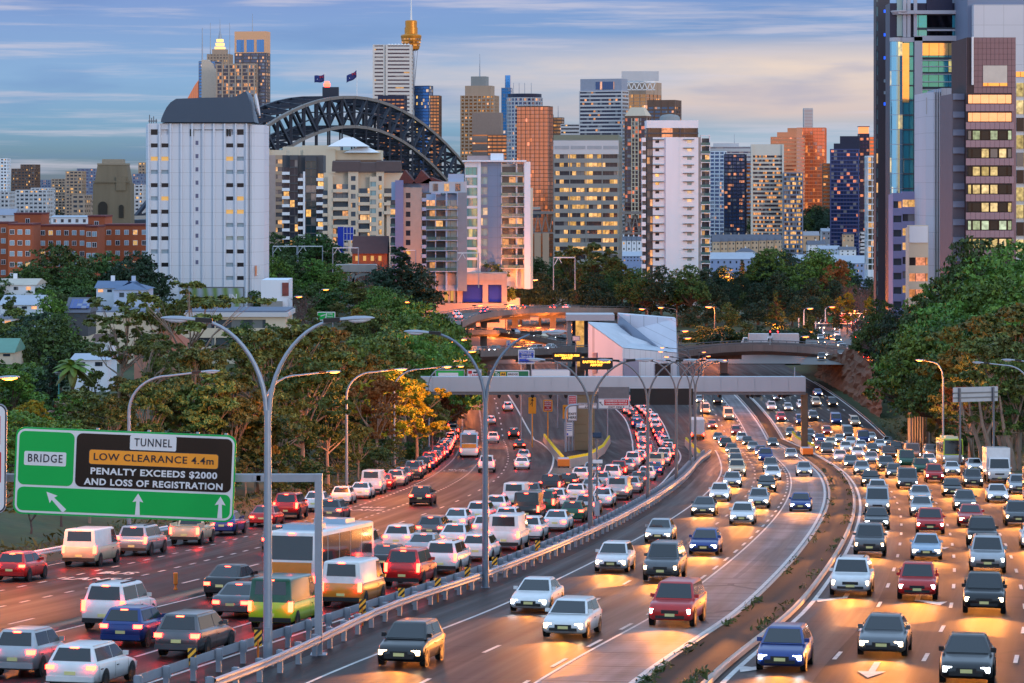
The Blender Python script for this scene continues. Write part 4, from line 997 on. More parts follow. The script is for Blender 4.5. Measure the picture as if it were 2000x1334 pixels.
# kind: L, W, stations (y,w,zl,zb), cabin (front y base, rear y base, z base, front y roof, rear y roof, z roof, half w base, half w roof), wheel r, axles
KIND = {
 'sedan': dict(L=4.7, st=[(2.35, .62, .36, .56), (2.25, .8, .25, .68), (1.9, .88, .2, .77), (1.0, .91, .2, .93), (0, .91, .2, .96), (-1.3, .91, .2, .98), (-1.8, .89, .22, 1.0), (-2.2, .85, .27, .98), (-2.32, .78, .34, .86), (-2.35, .68, .4, .6)],
               cab=(1.0, -1.85, .92, .2, -1.05, 1.43, .82, .6), ax=(1.4, -1.35), r=.32, sw=((0.95, -0.42), (-0.5, -1.4))),
 'hatchback': dict(L=4.2, st=[(2.1, .6, .36, .58), (2.0, .78, .25, .72), (1.7, .86, .2, .82), (0.95, .88, .2, .97), (0, .88, .2, .99), (-1.2, .88, .2, 1.02), (-1.8, .86, .24, 1.04), (-2.02, .82, .3, 1.0), (-2.1, .74, .36, .8)],
               cab=(1.1, -2.0, .96, .35, -1.6, 1.48, .80, .62), ax=(1.3, -1.28), r=.31, sw=((0.98, -0.3), (-0.38, -1.6))),
 'four-wheel drive': dict(L=4.8, st=[(2.4, .7, .42, .8), (2.3, .86, .32, .95), (1.9, .93, .28, 1.04), (1.15, .95, .28, 1.14), (0, .95, .28, 1.16), (-1.5, .95, .28, 1.18), (-2.15, .94, .3, 1.18), (-2.35, .9, .36, 1.14), (-2.4, .82, .42, .9)],
               cab=(1.25, -2.3, 1.12, .65, -2.05, 1.78, .87, .7), ax=(1.45, -1.4), r=.38, sw=((1.1, -0.25), (-0.35, -2.0))),
 'wagon': dict(L=4.8, st=[(2.4, .62, .36, .56), (2.3, .8, .25, .68), (1.9, .88, .2, .77), (1.05, .91, .2, .93), (0, .91, .2, .96), (-1.5, .91, .2, .98), (-2.1, .89, .24, 1.0), (-2.32, .85, .3, .96), (-2.4, .74, .36, .75)],
               cab=(1.05, -2.3, .93, .3, -1.95, 1.47, .82, .63), ax=(1.42, -1.38), r=.32, sw=((0.98, -0.35), (-0.42, -2.0))),
 'van': dict(L=5.2, st=[(2.6, .75, .38, .8), (2.5, .9, .28, .98), (2.1, .95, .26, 1.1), (1.4, .96, .26, 1.15), (0, .96, .26, 1.15), (-1.8, .96, .26, 1.15), (-2.5, .95, .28, 1.15), (-2.6, .9, .34, 1.1)],
               cab=(2.05, -2.56, 1.1, 1.25, -2.5, 2.05, .93, .84), ax=(1.75, -1.6), r=.34, sw=((1.75, 0.65),)),
 'utility': dict(L=5.2, st=[(2.6, .68, .42, .75), (2.5, .84, .32, .92), (2.1, .9, .28, 1.0), (1.3, .92, .28, 1.08), (0, .92, .28, 1.1), (-1.5, .92, .28, 1.1), (-2.5, .91, .32, 1.1), (-2.6, .86, .4, 1.0)],
               cab=(1.35, -0.75, 1.06, .75, -0.5, 1.7, .84, .68), ax=(1.65, -1.55), r=.37, sw=((1.2, 0.3), (0.2, -0.55))),
 'bus': dict(L=12.0, st=[(6.0, 1.15, .35, 1.1), (5.9, 1.22, .3, 1.2), (5.0, 1.25, .3, 1.2), (-5.5, 1.25, .3, 1.2), (-5.95, 1.22, .3, 1.2), (-6.0, 1.15, .36, 1.1)],
               cab=(5.95, -5.97, 1.18, 5.8, -5.85, 3.1, 1.24, 1.2), ax=(3.4, -2.9), r=.5, sw=((5.4, 3.2), (3.1, 0.9), (0.8, -1.4), (-1.5, -3.7), (-3.8, -5.4))),
 'box truck': dict(L=8.0, st=[(4.0, 1.0, .4, 1.2), (3.9, 1.12, .35, 1.35), (3.4, 1.15, .35, 1.4), (2.3, 1.15, .4, 1.4), (2.2, 1.15, .6, 1.0), (-3.8, 1.15, .6, 1.0), (-4.0, 1.15, .6, 1.0)],
               cab=(3.85, 2.35, 1.38, 3.45, 2.4, 2.4, 1.1, 1.0), ax=(3.0, -2.3), r=.48, sw=((3.5, 2.5),))}
wheel_mesh = {}
def wheel(r):
    if r not in wheel_mesh:
        mb = MB(); n = 20
        prof = [(r * .62, -.11, 0), (r * .95, -.11, 0), (r, -.07, 0), (r, .07, 0), (r * .95, .11, 0), (r * .62, .11, 0)]
        vs = [(x, q * math.cos(2 * math.pi * k / n), q * math.sin(2 * math.pi * k / n)) for q, x, _ in prof for k in range(n)]
        mb.add(vs, [(i * n + k, i * n + (k + 1) % n, (i + 1) * n + (k + 1) % n, (i + 1) * n + k) for i in range(5) for k in range(n)], 0, True)
        for x in (-.085, .085):
            mb.add([(x, 0, 0)] + [(x, r * .64 * math.cos(2 * math.pi * k / 10), r * .64 * math.sin(2 * math.pi * k / 10)) for k in range(10)], [(0, k + 1, (k + 1) % 10 + 1) for k in range(10)], 1)
        wheel_mesh[r] = mb.mesh('wheel', [tyre, rimm])
    return wheel_mesh[r]
def lerp3(a, b, t): return Vector(a).lerp(Vector(b), t)
def panel_on(q, u0, u1, v0, v1, out, m, mb):
    """thin glass panel on quad q=(bottom a, bottom b, top b, top a), proud by OUT"""
    f = lambda u, v: lerp3(lerp3(q[0], q[1], u), lerp3(q[3], q[2], u), v)
    p = [f(u0, v0), f(u1, v0), f(u1, v1), f(u0, v1)]
    n = (p[1] - p[0]).cross(p[3] - p[0]).normalized()
    ps = [x + n * out for x in p]
    mb.add([x - n * 0.02 for x in p] + ps, [(4, 5, 6, 7), (0, 1, 5, 4), (1, 2, 6, 5), (2, 3, 7, 6), (3, 0, 4, 7)], m)
_cm = {}
def car_meshes(kind):
    if kind in _cm: return _cm[kind]
    K = KIND[kind]; st = K['st']; out = {}
    mb = MB(); n = 12; vs = []
    for y, w, zl, zb in st:
        zm = zl + (zb - zl) * 0.55
        half = [(w * .82, zl), (w * .97, zl + .08), (w, zm), (w * .975, zb - .1), (w * .93, zb - .03), (w * .8, zb)]
        ring = half + [(-a, c) for a, c in half[::-1]]
        vs += [(a, y, c) for a, c in ring]
    fs = [(i * n + k, i * n + (k + 1) % n, (i + 1) * n + (k + 1) % n, (i + 1) * n + k) for i in range(len(st) - 1) for k in range(n)]
    fs += [tuple(range(n))[::-1], tuple(range((len(st) - 1) * n, len(st) * n))]
    mb.add(vs, fs, 0, True)
    # dark wheel arches and sill
    for ay in K['ax']:
        for sx in (-1, 1):
            w = max(s[1] for s in st) + .004; r = K['r'] * 1.2; q = 14
            mb.add([(sx * w, ay, K['r'] + .02)] + [(sx * w, ay + r * math.cos(2 * math.pi * k / q), K['r'] + .02 + r * math.sin(2 * math.pi * k / q)) for k in range(q)], [(0, k + 1, (k + 1) % q + 1) for k in range(q)], 1)
    zb_ = K['cab'][2]; zl_ = .34; ys = [K['sw'][0][0] + .03] + [q[1] - .03 for q in K['sw']] if kind != 'bus' else [5.2, 4.2, .6, -.5]
    wm_ = max(s[1] for s in st)
    for y in ys:
        for sx in (-1, 1): mb.add([(sx * (wm_ * .985 + .004), y - .013, zl_), (sx * (wm_ * .985 + .004), y + .013, zl_), (sx * (wm_ + .004), y + .013, zl_ + (zb_ - zl_) * .45), (sx * (wm_ + .004), y - .013, zl_ + (zb_ - zl_) * .45)], [(0, 1, 2, 3)], 1).add([(sx * (wm_ + .004), y - .013, zl_ + (zb_ - zl_) * .45), (sx * (wm_ + .004), y + .013, zl_ + (zb_ - zl_) * .45), (sx * (wm_ * .978 + .004), y + .013, zb_ - .08), (sx * (wm_ * .978 + .004), y - .013, zb_ - .08)], [(0, 1, 2, 3)], 1)
    for q in K['sw'][:2]:
        for sx in (-1, 1): mb.box(sx * wm_ - .02, q[1] + .12, zb_ - .22, sx * wm_ + .02, q[1] + .3, zb_ - .19, 1)
    out['body'] = mb
    yf, yr, zb, yf2, yr2, zt, wb, wt = K['cab']
    a = [(-wb, yf, zb), (wb, yf, zb), (wb, yr, zb), (-wb, yr, zb)]; tq = [(-wt, yf2, zt), (wt, yf2, zt), (wt, yr2, zt), (-wt, yr2, zt)]
    mb = MB(); i_ = .9; rt = [(-wt * i_, yf2 - .12, zt + .05), (wt * i_, yf2 - .12, zt + .05), (wt * i_, yr2 + .1, zt + .05), (-wt * i_, yr2 + .1, zt + .05)]
    mb.add(a + tq + rt, [(0, 4, 5, 1), (1, 5, 6, 2), (2, 6, 7, 3), (3, 7, 4, 0), (4, 8, 9, 5), (5, 9, 10, 6), (6, 10, 11, 7), (7, 11, 8, 4), (8, 11, 10, 9)][::1])
    out['cabin'] = mb
    bm = bmesh.new(); vv = [bm.verts.new(p) for p in mb.v]
    for fc in mb.f: bm.faces.new([vv[i] for i in fc])
    bmesh.ops.bevel(bm, geom=[e for e in bm.edges if len(e.link_faces) == 2], offset=.045, segments=2, affect='EDGES', profile=.6)
    bm.verts.index_update(); mb.v = [tuple(q.co) for q in bm.verts]; mb.f = [tuple(q.index for q in fc.verts) for fc in bm.faces]; mb.m = [0] * len(mb.f); mb.sm = [True] * len(mb.f); bm.free()
    qf = (a[1], a[0], tq[0], tq[1]); qb = (a[3], a[2], tq[2], tq[3]); qr = (a[2], a[1], tq[1], tq[2]); ql = (a[0], a[3], tq[3], tq[0])
    mb = MB(); panel_on(qf, .06, .94, .06, .93, .012, 0, mb); out['windscreen'] = mb
    mb = MB(); panel_on(qb, .08 if kind != 'van' else .12, .92 if kind != 'van' else .88, .14 if kind not in ('bus', 'van') else .35, .92, .012, 0, mb); out['rear_window'] = mb
    sw = []
    for y0, y1 in K['sw']:
        for q, sgn in ((qr, 1), (ql, -1)):
            mb = MB(); L = yf - yr; v0, v1 = .12, .9
            f = lambda y, v, q=q, sgn=sgn: None
            # skewed quad following the roof's lean
            def pt(y, v):
                xb = wb + (wt - wb) * v; yfa = yf + (yf2 - yf) * v; yra = yr + (yr2 - yr) * v
                yy = min(max(y, yra + .1), yfa - .1)
                return Vector((sgn * (xb + .012), yy, zb + (zt - zb) * v))
            p = [pt(y0, v0), pt(y1, v0), pt(y1, v1), pt(y0, v1)]
            inn = [x - Vector((sgn * .03, 0, 0)) for x in p]
            mb.add(inn + p, [(4, 5, 6, 7) if sgn < 0 else (7, 6, 5, 4), (0, 1, 5, 4), (1, 2, 6, 5), (2, 3, 7, 6), (3, 0, 4, 7)])
            sw.append(mb)
    out['side_window'] = sw
    yF, yB = st[0][0], st[-1][0]; zf = (st[1][2] + st[1][3]) / 2 + .06; wr = st[-2][1]; zr_ = st[-2][3] - .16 if kind not in ('van', 'bus', 'box truck', 'utility') else (.95 if kind != 'utility' else .85)
    tw, th = (.3, .15) if kind in ('sedan', 'hatchback', 'wagon') else (.16, .42)
    out['tail_light'] = [MB().box(s * (wr - tw / 2) - tw / 2, yB - .015, zr_ - th / 2, s * (wr - tw / 2) + tw / 2, yB + .2, zr_ + th / 2) for s in (-1, 1)]
    wf = st[1][1]
    out['headlight'] = [MB().box(s * (wf - .17) - .15, yF - .3, zf - .08, s * (wf - .17) + .15, yF - .02, zf + .09) for s in (-1, 1)]
    out['number_plate'] = MB().box(-.19, yB - .03, .55, .19, yB + .02, .67)
    out['brake_light'] = MB().box(-.14, yr2 - .06, zt - .05, .14, yr2 + .1, zt - .01)
    mb = MB().box(-wr * .95, yB - .05, .32, wr * .95, yB + .12, .5)
    out['bumper'] = mb
    gw = st[1][1]; out['grille'] = MB().box(-gw * .42, yF - .04, zf - .1, gw * .42, yF + .012, zf + .05)
    out['intake'] = MB().box(-gw * .7, yF - .05, st[0][2] - .03, gw * .7, yF + .02, st[0][2] + .1)
    out['front_plate'] = MB().box(-.2, yF + .0, st[0][2] + .06, .2, yF + .035, st[0][2] + .18)
    out['mirror'] = [MB().box(s * (wb + .06) - .09, yf - .35, zb + .05, s * (wb + .06) + .09, yf - .25, zb + .2) for s in (-1, 1)]
    if kind == 'box truck': out['cargo_box'] = MB().box(-1.2, -4.0, 1.0, 1.2, 2.2, 3.4)
    if kind == 'utility': out['tray'] = MB().box(-.86, -2.55, 1.1, .86, -.85, 1.14).box(-.9, -2.58, 1.0, -.82, -.8, 1.3).box(.82, -2.58, 1.0, .9, -.8, 1.3)
    _cm[kind] = out
    return out
_proto = {}
veh_name = {'sedan': 'sedan_car', 'hatchback': 'hatchback_car', 'wagon': 'wagon_car', 'four-wheel drive': 'off_road_car', 'van': 'van', 'utility': 'utility_truck', 'bus': 'bus', 'box truck': 'box_truck'}
veh_cat = {'van': 'van', 'utility': 'pickup truck', 'bus': 'bus', 'box truck': 'truck'}
def vehicle(kind, colour, far, lights, roof=None):
    """kinds of copies: near ones with every part, far ones with the parts that show"""
    key = (kind, colour, far, lights, roof)
    if key in _proto: return dup(_proto[key])
    M = car_meshes(kind); pm = PAINT[colour]
    t = thing(veh_name[kind], None, None)
    M['body'].build('body', [pm, trim], t)
    M['cabin'].build('cabin', PAINT[roof] if roof else pm, t)
    if lights == 'tail' or not far: M['rear_window'].build('rear_window', carglass, t)
    if lights == 'head' or not far: M['windscreen'].build('windscreen', carglass, t)
    sw = MB() if far else None
    for q in M['side_window']: q.build('side_window', carglass, t)
    if not far:
        for q in M['mirror']: q.build('mirror', pm, t)
        M['number_plate'].build('number_plate', plate_m, t)
        if lights != 'tail': M['grille'].build('grille', trim, t); M['intake'].build('intake', trim, t); M['front_plate'].build('number_plate', plate_m, t)
        M['bumper'].build('bumper', trim if kind in ('van', 'utility', 'four-wheel drive') else pm, t)
    for q in M['tail_light']:
        if lights == 'tail' or not far: q.build('tail_light', tail_on if lights == 'tail' else sg_red, t)
    if lights == 'tail' and kind not in ('utility', 'box truck'): M['brake_light'].build('brake_light', tail_c, t)
    if lights == 'head':
        for q in M['headlight']: q.build('headlight', head_v[(len(kind) + len(colour)) % 3], t)
    elif not far:
        for q in M['headlight']: q.build('headlight', head_off, t)
    if kind == 'bus':
        MB().box(-.8, -4.5, 3.12, .8, -2.6, 3.4).build('roof_unit', pm, t); MB().box(-.8, 1.5, 3.12, .8, 3.4, 3.4).build('roof_unit', pm, t); MB().box(-1.0, -6.03, 1.25, 1.0, -5.98, 1.75).build('advert_panel', PAINT['orange'], t)
    if kind == 'four-wheel drive' and colour in ('silver', 'white', 'black') and not far:
        for sx in (-.55, .55): MB().box(sx - .03, -1.7, 1.84, sx + .03, .2, 1.88).build('roof_rail', trim, t)
    for k in ('cargo_box', 'tray'):
        if k in M: M[k].build(k, PAINT['white'] if k == 'cargo_box' else pm, t)
    if not far or lights == 'tail':
        K = KIND[kind]; w = max(s[1] for s in K['st']) - .1
        for ay in K['ax']:
            for sx in (-1, 1): place('wheel', wheel(K['r']), t, (sx * w, ay, K['r']))
    _proto[key] = t
    return t
def orient(t, p, fwd):
    f = fwd.normalized(); up = Vector((0, 0, 1)); x = f.cross(up).normalized(); z = x.cross(f)
    t.location = p; t.rotation_euler = Matrix((x, f, z)).transposed().to_euler()
def put_on(sp, off, d, kind, colour, lights, towards, far=None, dz=0.02, beams=False, roof=None):
    p = at(sp, d, off, dz); q = at(sp, d + 2, off, dz); f = q - p
    if towards: f = -f
    t = vehicle(kind, colour, (d > 330) if far is None else far, lights, roof); t.scale = (rv.uniform(.96, 1.04), rv.uniform(.9, 1.06), rv.uniform(.94, 1.06))
    orient(t, p, f)
    if beams:
        for nm, sx in (('headlight_beam', -.5), ('headlight_beam', .5))[:1]:
            l = bpy.data.objects.new(nm, beam_l); C.objects.link(l); l.parent = t
            l.location = (0, KIND[kind]['L'] / 2 + .05, .75); l.rotation_euler = (R(90 - 6), 0, 0)
    return t
rv = random.Random(5)
MIX = [('sedan', 5), ('hatchback', 6), ('four-wheel drive', 5), ('wagon', 3), ('van', 1.6), ('utility', 1.4)]
COL = [('white', 7), ('silver', 6), ('grey', 4), ('black', 4), ('red', 2), ('blue', 3), ('cream', 1), ('dark green', 0.7), ('pale blue', 1)]
def pick(tab): return rv.choices([a for a, _ in tab], [b for _, b in tab])[0]
def run(sp, off, ds, lights, towards, lane, group, fixed={}, end='our end'):
    for i, d in enumerate(ds):
        kind, col = pick(MIX), pick(COL); roof = None
        if i in fixed: kind, col = fixed[i][:2]; roof = fixed[i][2] if len(fixed[i]) > 2 else None
        t = put_on(sp, off + rv.uniform(-.2, .2), d, kind, col, lights, towards, beams=(lights == 'head' and d < 560), roof=roof)
        kn = {'sedan': 'sedan', 'hatchback': 'hatchback', 'wagon': 'station wagon', 'utility': 'pickup'}.get(kind, kind)
        t['label'] = f'{col} {kn}, {ordn(i)} from {end} in {lane}'
        t['category'] = veh_cat.get(kind, 'car'); t['group'] = group
def spaced(d0, d1, gap, jit=0.25):
    out = []; d = d0
    while d < d1:
        out.append(d); d += gap * rv.uniform(1 - jit, 1 + jit) * (1 + max(0, d - 450) / 900)
    return out
GQ = 'cars queueing towards the city'; GI = 'cars driving towards the camera'
run(S1, 0, [137, 145.5, 157.5, 167, 178, 189, 200, 211, 223, 236, 247.5, 257] + spaced(268, 600, 9.5, .12), 'tail', False, 'the queue of the kerb lane', GQ,
    {0: ('hatchback', 'white'), 1: ('hatchback', 'red'), 2: ('van', 'cream', 'white'), 3: ('four-wheel drive', 'silver'), 4: ('utility', 'cream'), 5: ('sedan', 'blue'), 8: ('sedan', 'white'), 9: ('hatchback', 'white'), 10: ('sedan', 'white'), 11: ('van', 'white'), 12: ('sedan', 'red'), 13: ('wagon', 'silver'), 14: ('hatchback', 'grey'), 15: ('four-wheel drive', 'grey')})
run(S1, 3.55, [208, 385, 470], 'tail', False, 'the bus lane', GQ, {0: ('wagon', 'grey'), 1: ('bus', 'white', 'pale blue'), 2: ('sedan', 'white')})
run(S1, 7.1, [118, 172, 234, 318, 470, 530], 'tail', False, 'the lane beside the bus lane', GQ)
run(S1, 11.0, [330, 362, 425, 500, 560], 'tail', False, 'the lane along the pier island', GQ)
run(SM, -6.6, [101, 116, 133, 149, 160, 171, 183, 194, 205, 216, 228, 240, 254, 270, 288, 306], 'tail', False, 'the city-bound lane beside the strip', GQ, {0: ('sedan', 'pale blue'), 3: ('sedan', 'black')})
run(SM, -3.3, [98, 109, 123, 136, 152, 163, 173, 184, 195, 206, 217, 229, 242, 256, 271, 286, 302, 318, 334] + spaced(350, 590, 10), 'tail', False, 'the middle city-bound lane', GQ,
    {1: ('hatchback', 'blue'), 3: ('bus', 'pale blue', 'white'), 4: ('sedan', 'black')})
run(SM, 0.0, [95, 106, 118, 129, 141, 151, 161.5, 172, 182.5, 194, 206, 218, 231, 245, 260, 276, 292, 309, 326, 343, 360] + spaced(372, 590, 9.5), 'tail', False, 'the city-bound lane beside the barrier', GQ,
    {1: ('wagon', 'grey'), 2: ('van', 'yellow-green', 'dark green'), 3: ('van', 'orange', 'white')})
GR = 23
run(SF, -11.7, spaced(100, 590, 30), 'head', True, 'the oncoming lane beside the barrier', GI)
run(SF, -8.0, spaced(112, 590, 29), 'head', True, 'the oncoming middle lane', GI)
run(SF, -4.35, [118, 222, 305, 372, 440], 'head', True, 'the concrete lane', GI, {1: ('hatchback', 'blue')})
run(SF, 1.75, spaced(101, 600, 29), 'head', True, 'the oncoming lane by the outer kerb', GI)
run(SF, 5.1, spaced(107, 600, 28), 'head', True, 'the second oncoming lane from the median', GI)
run(SF, 8.3, spaced(98, 600, 29), 'head', True, 'the third oncoming lane from the median', GI)
run(SF, 11.6, spaced(175, 600, 31), 'head', True, 'the fourth oncoming lane from the median', GI)
run(SF, 14.9, spaced(232, 640, 33), 'head', True, 'the oncoming lane along the grass bank', GI, {0: ('bus', 'white', 'orange'), 2: ('box truck', 'white'), 4: ('bus', 'white', 'yellow-green')})
t = put_on(SG, -0.2, 500, 'box truck', 'orange', 'tail', False, far=True); t['label'] = 'orange works truck parked behind the black message board'; t['category'] = 'truck'
# ================================================================ buildings
def footprint(x0, x1, x2, d, th, dep=None):
    """Front face spans pixels x0..x1 with its corner at x1 (x2 > x1: its side shows to the right) or, mirrored, corner x0 (x2 < x0)."""
    if x2 is not None and x2 < x0:            # mirrored: corner at x0, front runs to the right and away
        k0, k1, k2 = kx(x0), kx(x1), kx(x2); cx = k0 * d
        w = (k1 * d - cx) / (math.cos(th) - k1 * math.sin(th))
        if dep is None: dep = (cx - k2 * d) / (math.sin(th) + k2 * math.cos(th))
        return w, dep, Vector((cx, d, 0)), th, -1
    k0, k1 = kx(x0), kx(x1); cx = k1 * d
    w = (cx - k0 * d) / (math.cos(th) + k0 * math.sin(th))
    if x2 is not None and dep is None:
        k2 = kx(x2); dep = (k2 * d - cx) / (math.sin(th) - k2 * math.cos(th))
    return w, dep or 20, Vector((cx, d, 0)), -th, 1
def tower(label, x0, x1, ytop, d, wall, gl, x2=None, th=0.0, dep=None, fh=3.6, wh=2.0, pier=0, pw=0.6, proud=0.3, ybase=None, zbase=None, floors=None, top=0.0, name='tower_building', cat='building',
          group=None, plant=None, plantm=None, mast=None, inset=0.35, cap=None, wsteps=None):
    w, dp, c, rz, sg = footprint(x0, x1, x2, d, th, dep)
    zt = zat(ytop, d); zb = zbase if zbase is not None else (zat(ybase, d) if ybase else -76)
    u = Vector((math.cos(rz), math.sin(rz), 0)); n = Vector((-math.sin(rz), math.cos(rz), 0))
    ctr = c - u * w / 2 * sg + n * dp / 2 if sg > 0 else c + u * w / 2 + n * dp / 2
    t = thing(name, label, cat, (ctr.x, ctr.y, zb), rz, group)
    H = zt - zb; hw, hd = w / 2, dp / 2
    nfl = max(1, int((H - top) / fh)); z0 = H - top - nfl * fh
    mb = MB(); lo = 0.0
    e = proud
    mb.box(-hw, -hd, -2, hw, hd, max(z0, 0.5)) if z0 > 0.3 else mb.box(-hw, -hd, -2, hw, hd, 0.4)
    core = (hw - inset, hd - inset)
    for i in range(nfl):
        z = z0 + i * fh; mb.box(-hw, -hd, z + 0.003, hw, hd, z + fh - wh)
    mb.box(-hw, -hd, H - top - 0.02 + 0.003 if top else H - 0.4, hw, hd, H)
    if top == 0: mb.box(-hw, -hd, H, hw, hd, H + 0.5)
    for sx in (-1, 1):
        for sy in (-1, 1):
            mb.box(sx * hw - (0.9 if sx > 0 else -e), sy * hd - (0.9 if sy > 0 else -e), 0, sx * hw + (-e if sx > 0 else 0.9) + 0, sy * hd + (-e if sy > 0 else 0.9), H - 0.01) if False else None
            ax0, ax1 = (hw - pw, hw + 0.02) if sx > 0 else (-hw - 0.02, -hw + pw); ay0, ay1 = (hd - pw, hd + 0.02) if sy > 0 else (-hd - 0.02, -hd + pw)
            mb.box(ax0, ay0, 0, ax1, ay1, H - 0.01)
    if pier:
        npx = max(1, int(round(w / pier)))
        for i in range(1, npx):
            x = -hw + w * i / npx
            mb.box(x - pw / 2, -hd - e, 0.02, x + pw / 2, -hd + inset + .1, H - 0.03)
        npy = max(1, int(round(dp / pier)))
        for i in range(1, npy):
            y = -hd + dp * i / npy
            for sx in (-1, 1): mb.box(sx * hw - (inset + .1 if sx > 0 else e), y - pw / 2, 0.02, sx * hw + (e if sx > 0 else inset + .1), y + pw / 2, H - 0.03)
    mb.build('wall', wall, t)
    wm = MB().box(-core[0], -core[1], 0, core[0], core[1], wh).mesh('window', gl)
    nshow = min(nfl, 98)
    for i in range(nfl):
        z = z0 + i * fh + fh - wh
        place('window', wm, t, (0, 0, z))
    if plant:
        for (a, b, h) in plant:
            MB().box(-hw + w * a, -hd * 0.7, H + (0.5 if top == 0 else 0), -hw + w * b, hd * 0.7, H + h).build('plant_room', plantm or wall, t)
    if mast:
        for (a, h, r) in mast: MB().tube([(-hw + w * a, 0, H), (-hw + w * a, 0, H + h)], [r, r * .4], 6).build('mast', steel, t)
    t['_H'] = H
    return t, hw, hd, H
def clean(t): del t['_H']
CB = 'towers of the city centre skyline'
w_pale = mat('pale precast', (0.55, 0.55, 0.58), 0.75, 0, 0.06, 0.1, streak=True)
w_white = mat('white render', (0.73, 0.78, 0.86), 0.7, 0, 0.08, 0.12, streak=True)
w_grey = mat('grey precast', (0.26, 0.27, 0.27), 0.75, 0, 0.10, 0.1, streak=True)
w_dgrey = mat('dark grey cladding', (0.07, 0.075, 0.09), 0.6, 0.1, 0.1, 0.1)
w_sand = mat('sandstone cladding', (0.42, 0.30, 0.22), 0.8, 0, 0.1, 0.1, streak=True)
w_brown = mat('brown cladding', (0.16, 0.095, 0.07), 0.7, 0, 0.12, 0.1)
w_cream = mat('cream render', (0.62, 0.53, 0.41), 0.8, 0, 0.07, 0.2, streak=True)
w_mauve = mat('mauve granite', (0.25, 0.145, 0.16), 0.45, 0, 0.08, 0.3)
w_blue = mat('blue grey cladding', (0.18, 0.22, 0.32), 0.55, 0.1, 0.08, 0.1)
w_lilac = mat('lilac cladding', (0.26, 0.27, 0.46), 0.6, 0.0, 0.08, 0.1)
w_navy = mat('navy cladding', (0.02, 0.025, 0.06), 0.4, 0.2, 0.1, 0.1)
w_tan = mat('tan cladding', (0.45, 0.33, 0.25), 0.7, 0, 0.08, 0.1)
w_brick = mat('red brick', (0.44, 0.11, 0.045), 0.85, 0, 0.14, 0.6, 0.1)
roofm = mat('roof membrane', (0.22, 0.23, 0.25), 0.85, 0, 0.12, 0.3)
g_dark = glass('dark glass', (0.03, 0.04, 0.06), 0.10, (1.0, 0.5, 0.12), 2.2, 0.1, 1.3)
g_blue = glass('blue mirror glass', (0.10, 0.22, 0.42), 0.06, (1.0, 0.6, 0.2), 2.2, 0.75, 1.2)
g_navy = glass('navy glass', (0.02, 0.05, 0.16), 0.12, (1.0, 0.45, 0.12), 2.4, 0.3, 1.0)
g_gold = glass('golden lit glass', (0.55, 0.22, 0.07), 0.30, (1.0, 0.42, 0.06), 2.0, 0.8, 0.9, cluster=0.7)
g_orange = glass('sunset orange mirror glass', (0.85, 0.22, 0.08), 0.22, (1.0, 0.25, 0.05), 2.2, 0.7, 0.8, cluster=0.6)  # orange glow of the low sun put into the glass tint
g_warm = glass('offices working late', (0.05, 0.05, 0.06), 0.42, (1.0, 0.52, 0.10), 1.6, 0.1, 1.1, cluster=0.3)
g_brown = glass('dark brown glass with ochre lights', (0.05, 0.03, 0.04), 0.22, (1.0, 0.4, 0.08), 2.6, 0.35, 1.0)
g_apt = glass('apartment glass', (0.06, 0.09, 0.12), 0.12, (1.0, 0.5, 0.15), 2.6, 0.3, 1.0)
g_teal = glass('teal curtain glass', (0.06, 0.22, 0.27), 0.10, (1.0, 0.7, 0.35), 2.0, 0.6, 0.9)

# ---- far skyline, from one end to the other. (label, x0, x1, ytop, d, wall, glass, kwargs)
T = tower
def sky_tower(*a, **k):
    k.setdefault('group', CB); t, hw, hd, H = T(*a, **k); clean(t); return t, hw, hd, H
# curved-roof tower and neighbours behind the white block
t, hw, hd, H = sky_tower('tower with a pale curved fin between the white block roof and the banded dark tower', 388, 420, 120, 3300, w_blue, g_blue, th=0.15, dep=30, pier=0, mast=[(0.02, 40, 1.0)])
mb = MB(); mb.yprism([(hw - 16, 0), (hw + 1, 0), (hw + 1, H - 12), (hw - 2, H - 3), (hw - 8, H + 2), (hw - 16, H + 2)][::-1], -hd - 1.2, -hd + 4); mb.build('curved_fin', mat('pale fin', (0.62, 0.5, 0.4), 0.6), t)
mb = MB(); mb.yprism([(-hw - 14, 100), (-hw - .5, 100), (-hw - .5, H - 22), (-hw - 5, H - 28), (-hw - 14, H - 44)][::-1], -hd, hd); mb.build('sloping_wing', g_orange, t)
sky_tower('dark tower with pale vertical ribs and lit floors beside the curved fin', 422, 498, 124, 3250, w_tan, g_brown, 503, 0.12, fh=4.2, wh=3.3, pier=8, pw=1.6, proud=1.2, top=2)
t, hw, hd, H = sky_tower('stepped tower with a glowing crown and spire behind the dark ribbed tower', 404, 447, 106, 3700, w_sand, g_dark, None, 0.1, 28, fh=4, wh=1.4, pier=4, pw=1.8, proud=.4)
MB().box(-9, -8, H, 9, 8, H + 7).build('upper_storey', w_sand, t)
for i in range(3): MB().box(-6 + i, -6 + i, H + 7 + i * 5, 6 - i, 6 - i, H + 10.5 + i * 5).build('crown_tier', emat('crown glow', (1.0, 0.6, 0.15), 1.1, (0.6, .4, .2)), t)
MB().lathe([(3.2, H + 20), (1.8, H + 27), (0.6, H + 32), (0.15, H + 48)], 10).build('spire', steel, t)
for x in (-13, 13): MB().tube([(x, 0, H), (x, 0, H + 42)], [.5, .3], 5).build('mast', steel, t)
t, hw, hd, H = sky_tower('tall tower with a pale orange frame and mast left of the bridge arch', 458, 520, 104, 3400, mat('brown ribs', (0.13, 0.10, 0.10), 0.6), glass('brown office glass', (0.10, 0.09, 0.13), 0.12, (1, .45, .1), 2.2, 0.5, 1.0), 528, 0.16, fh=4, wh=2.6, pier=9, pw=1.2, proud=.3)
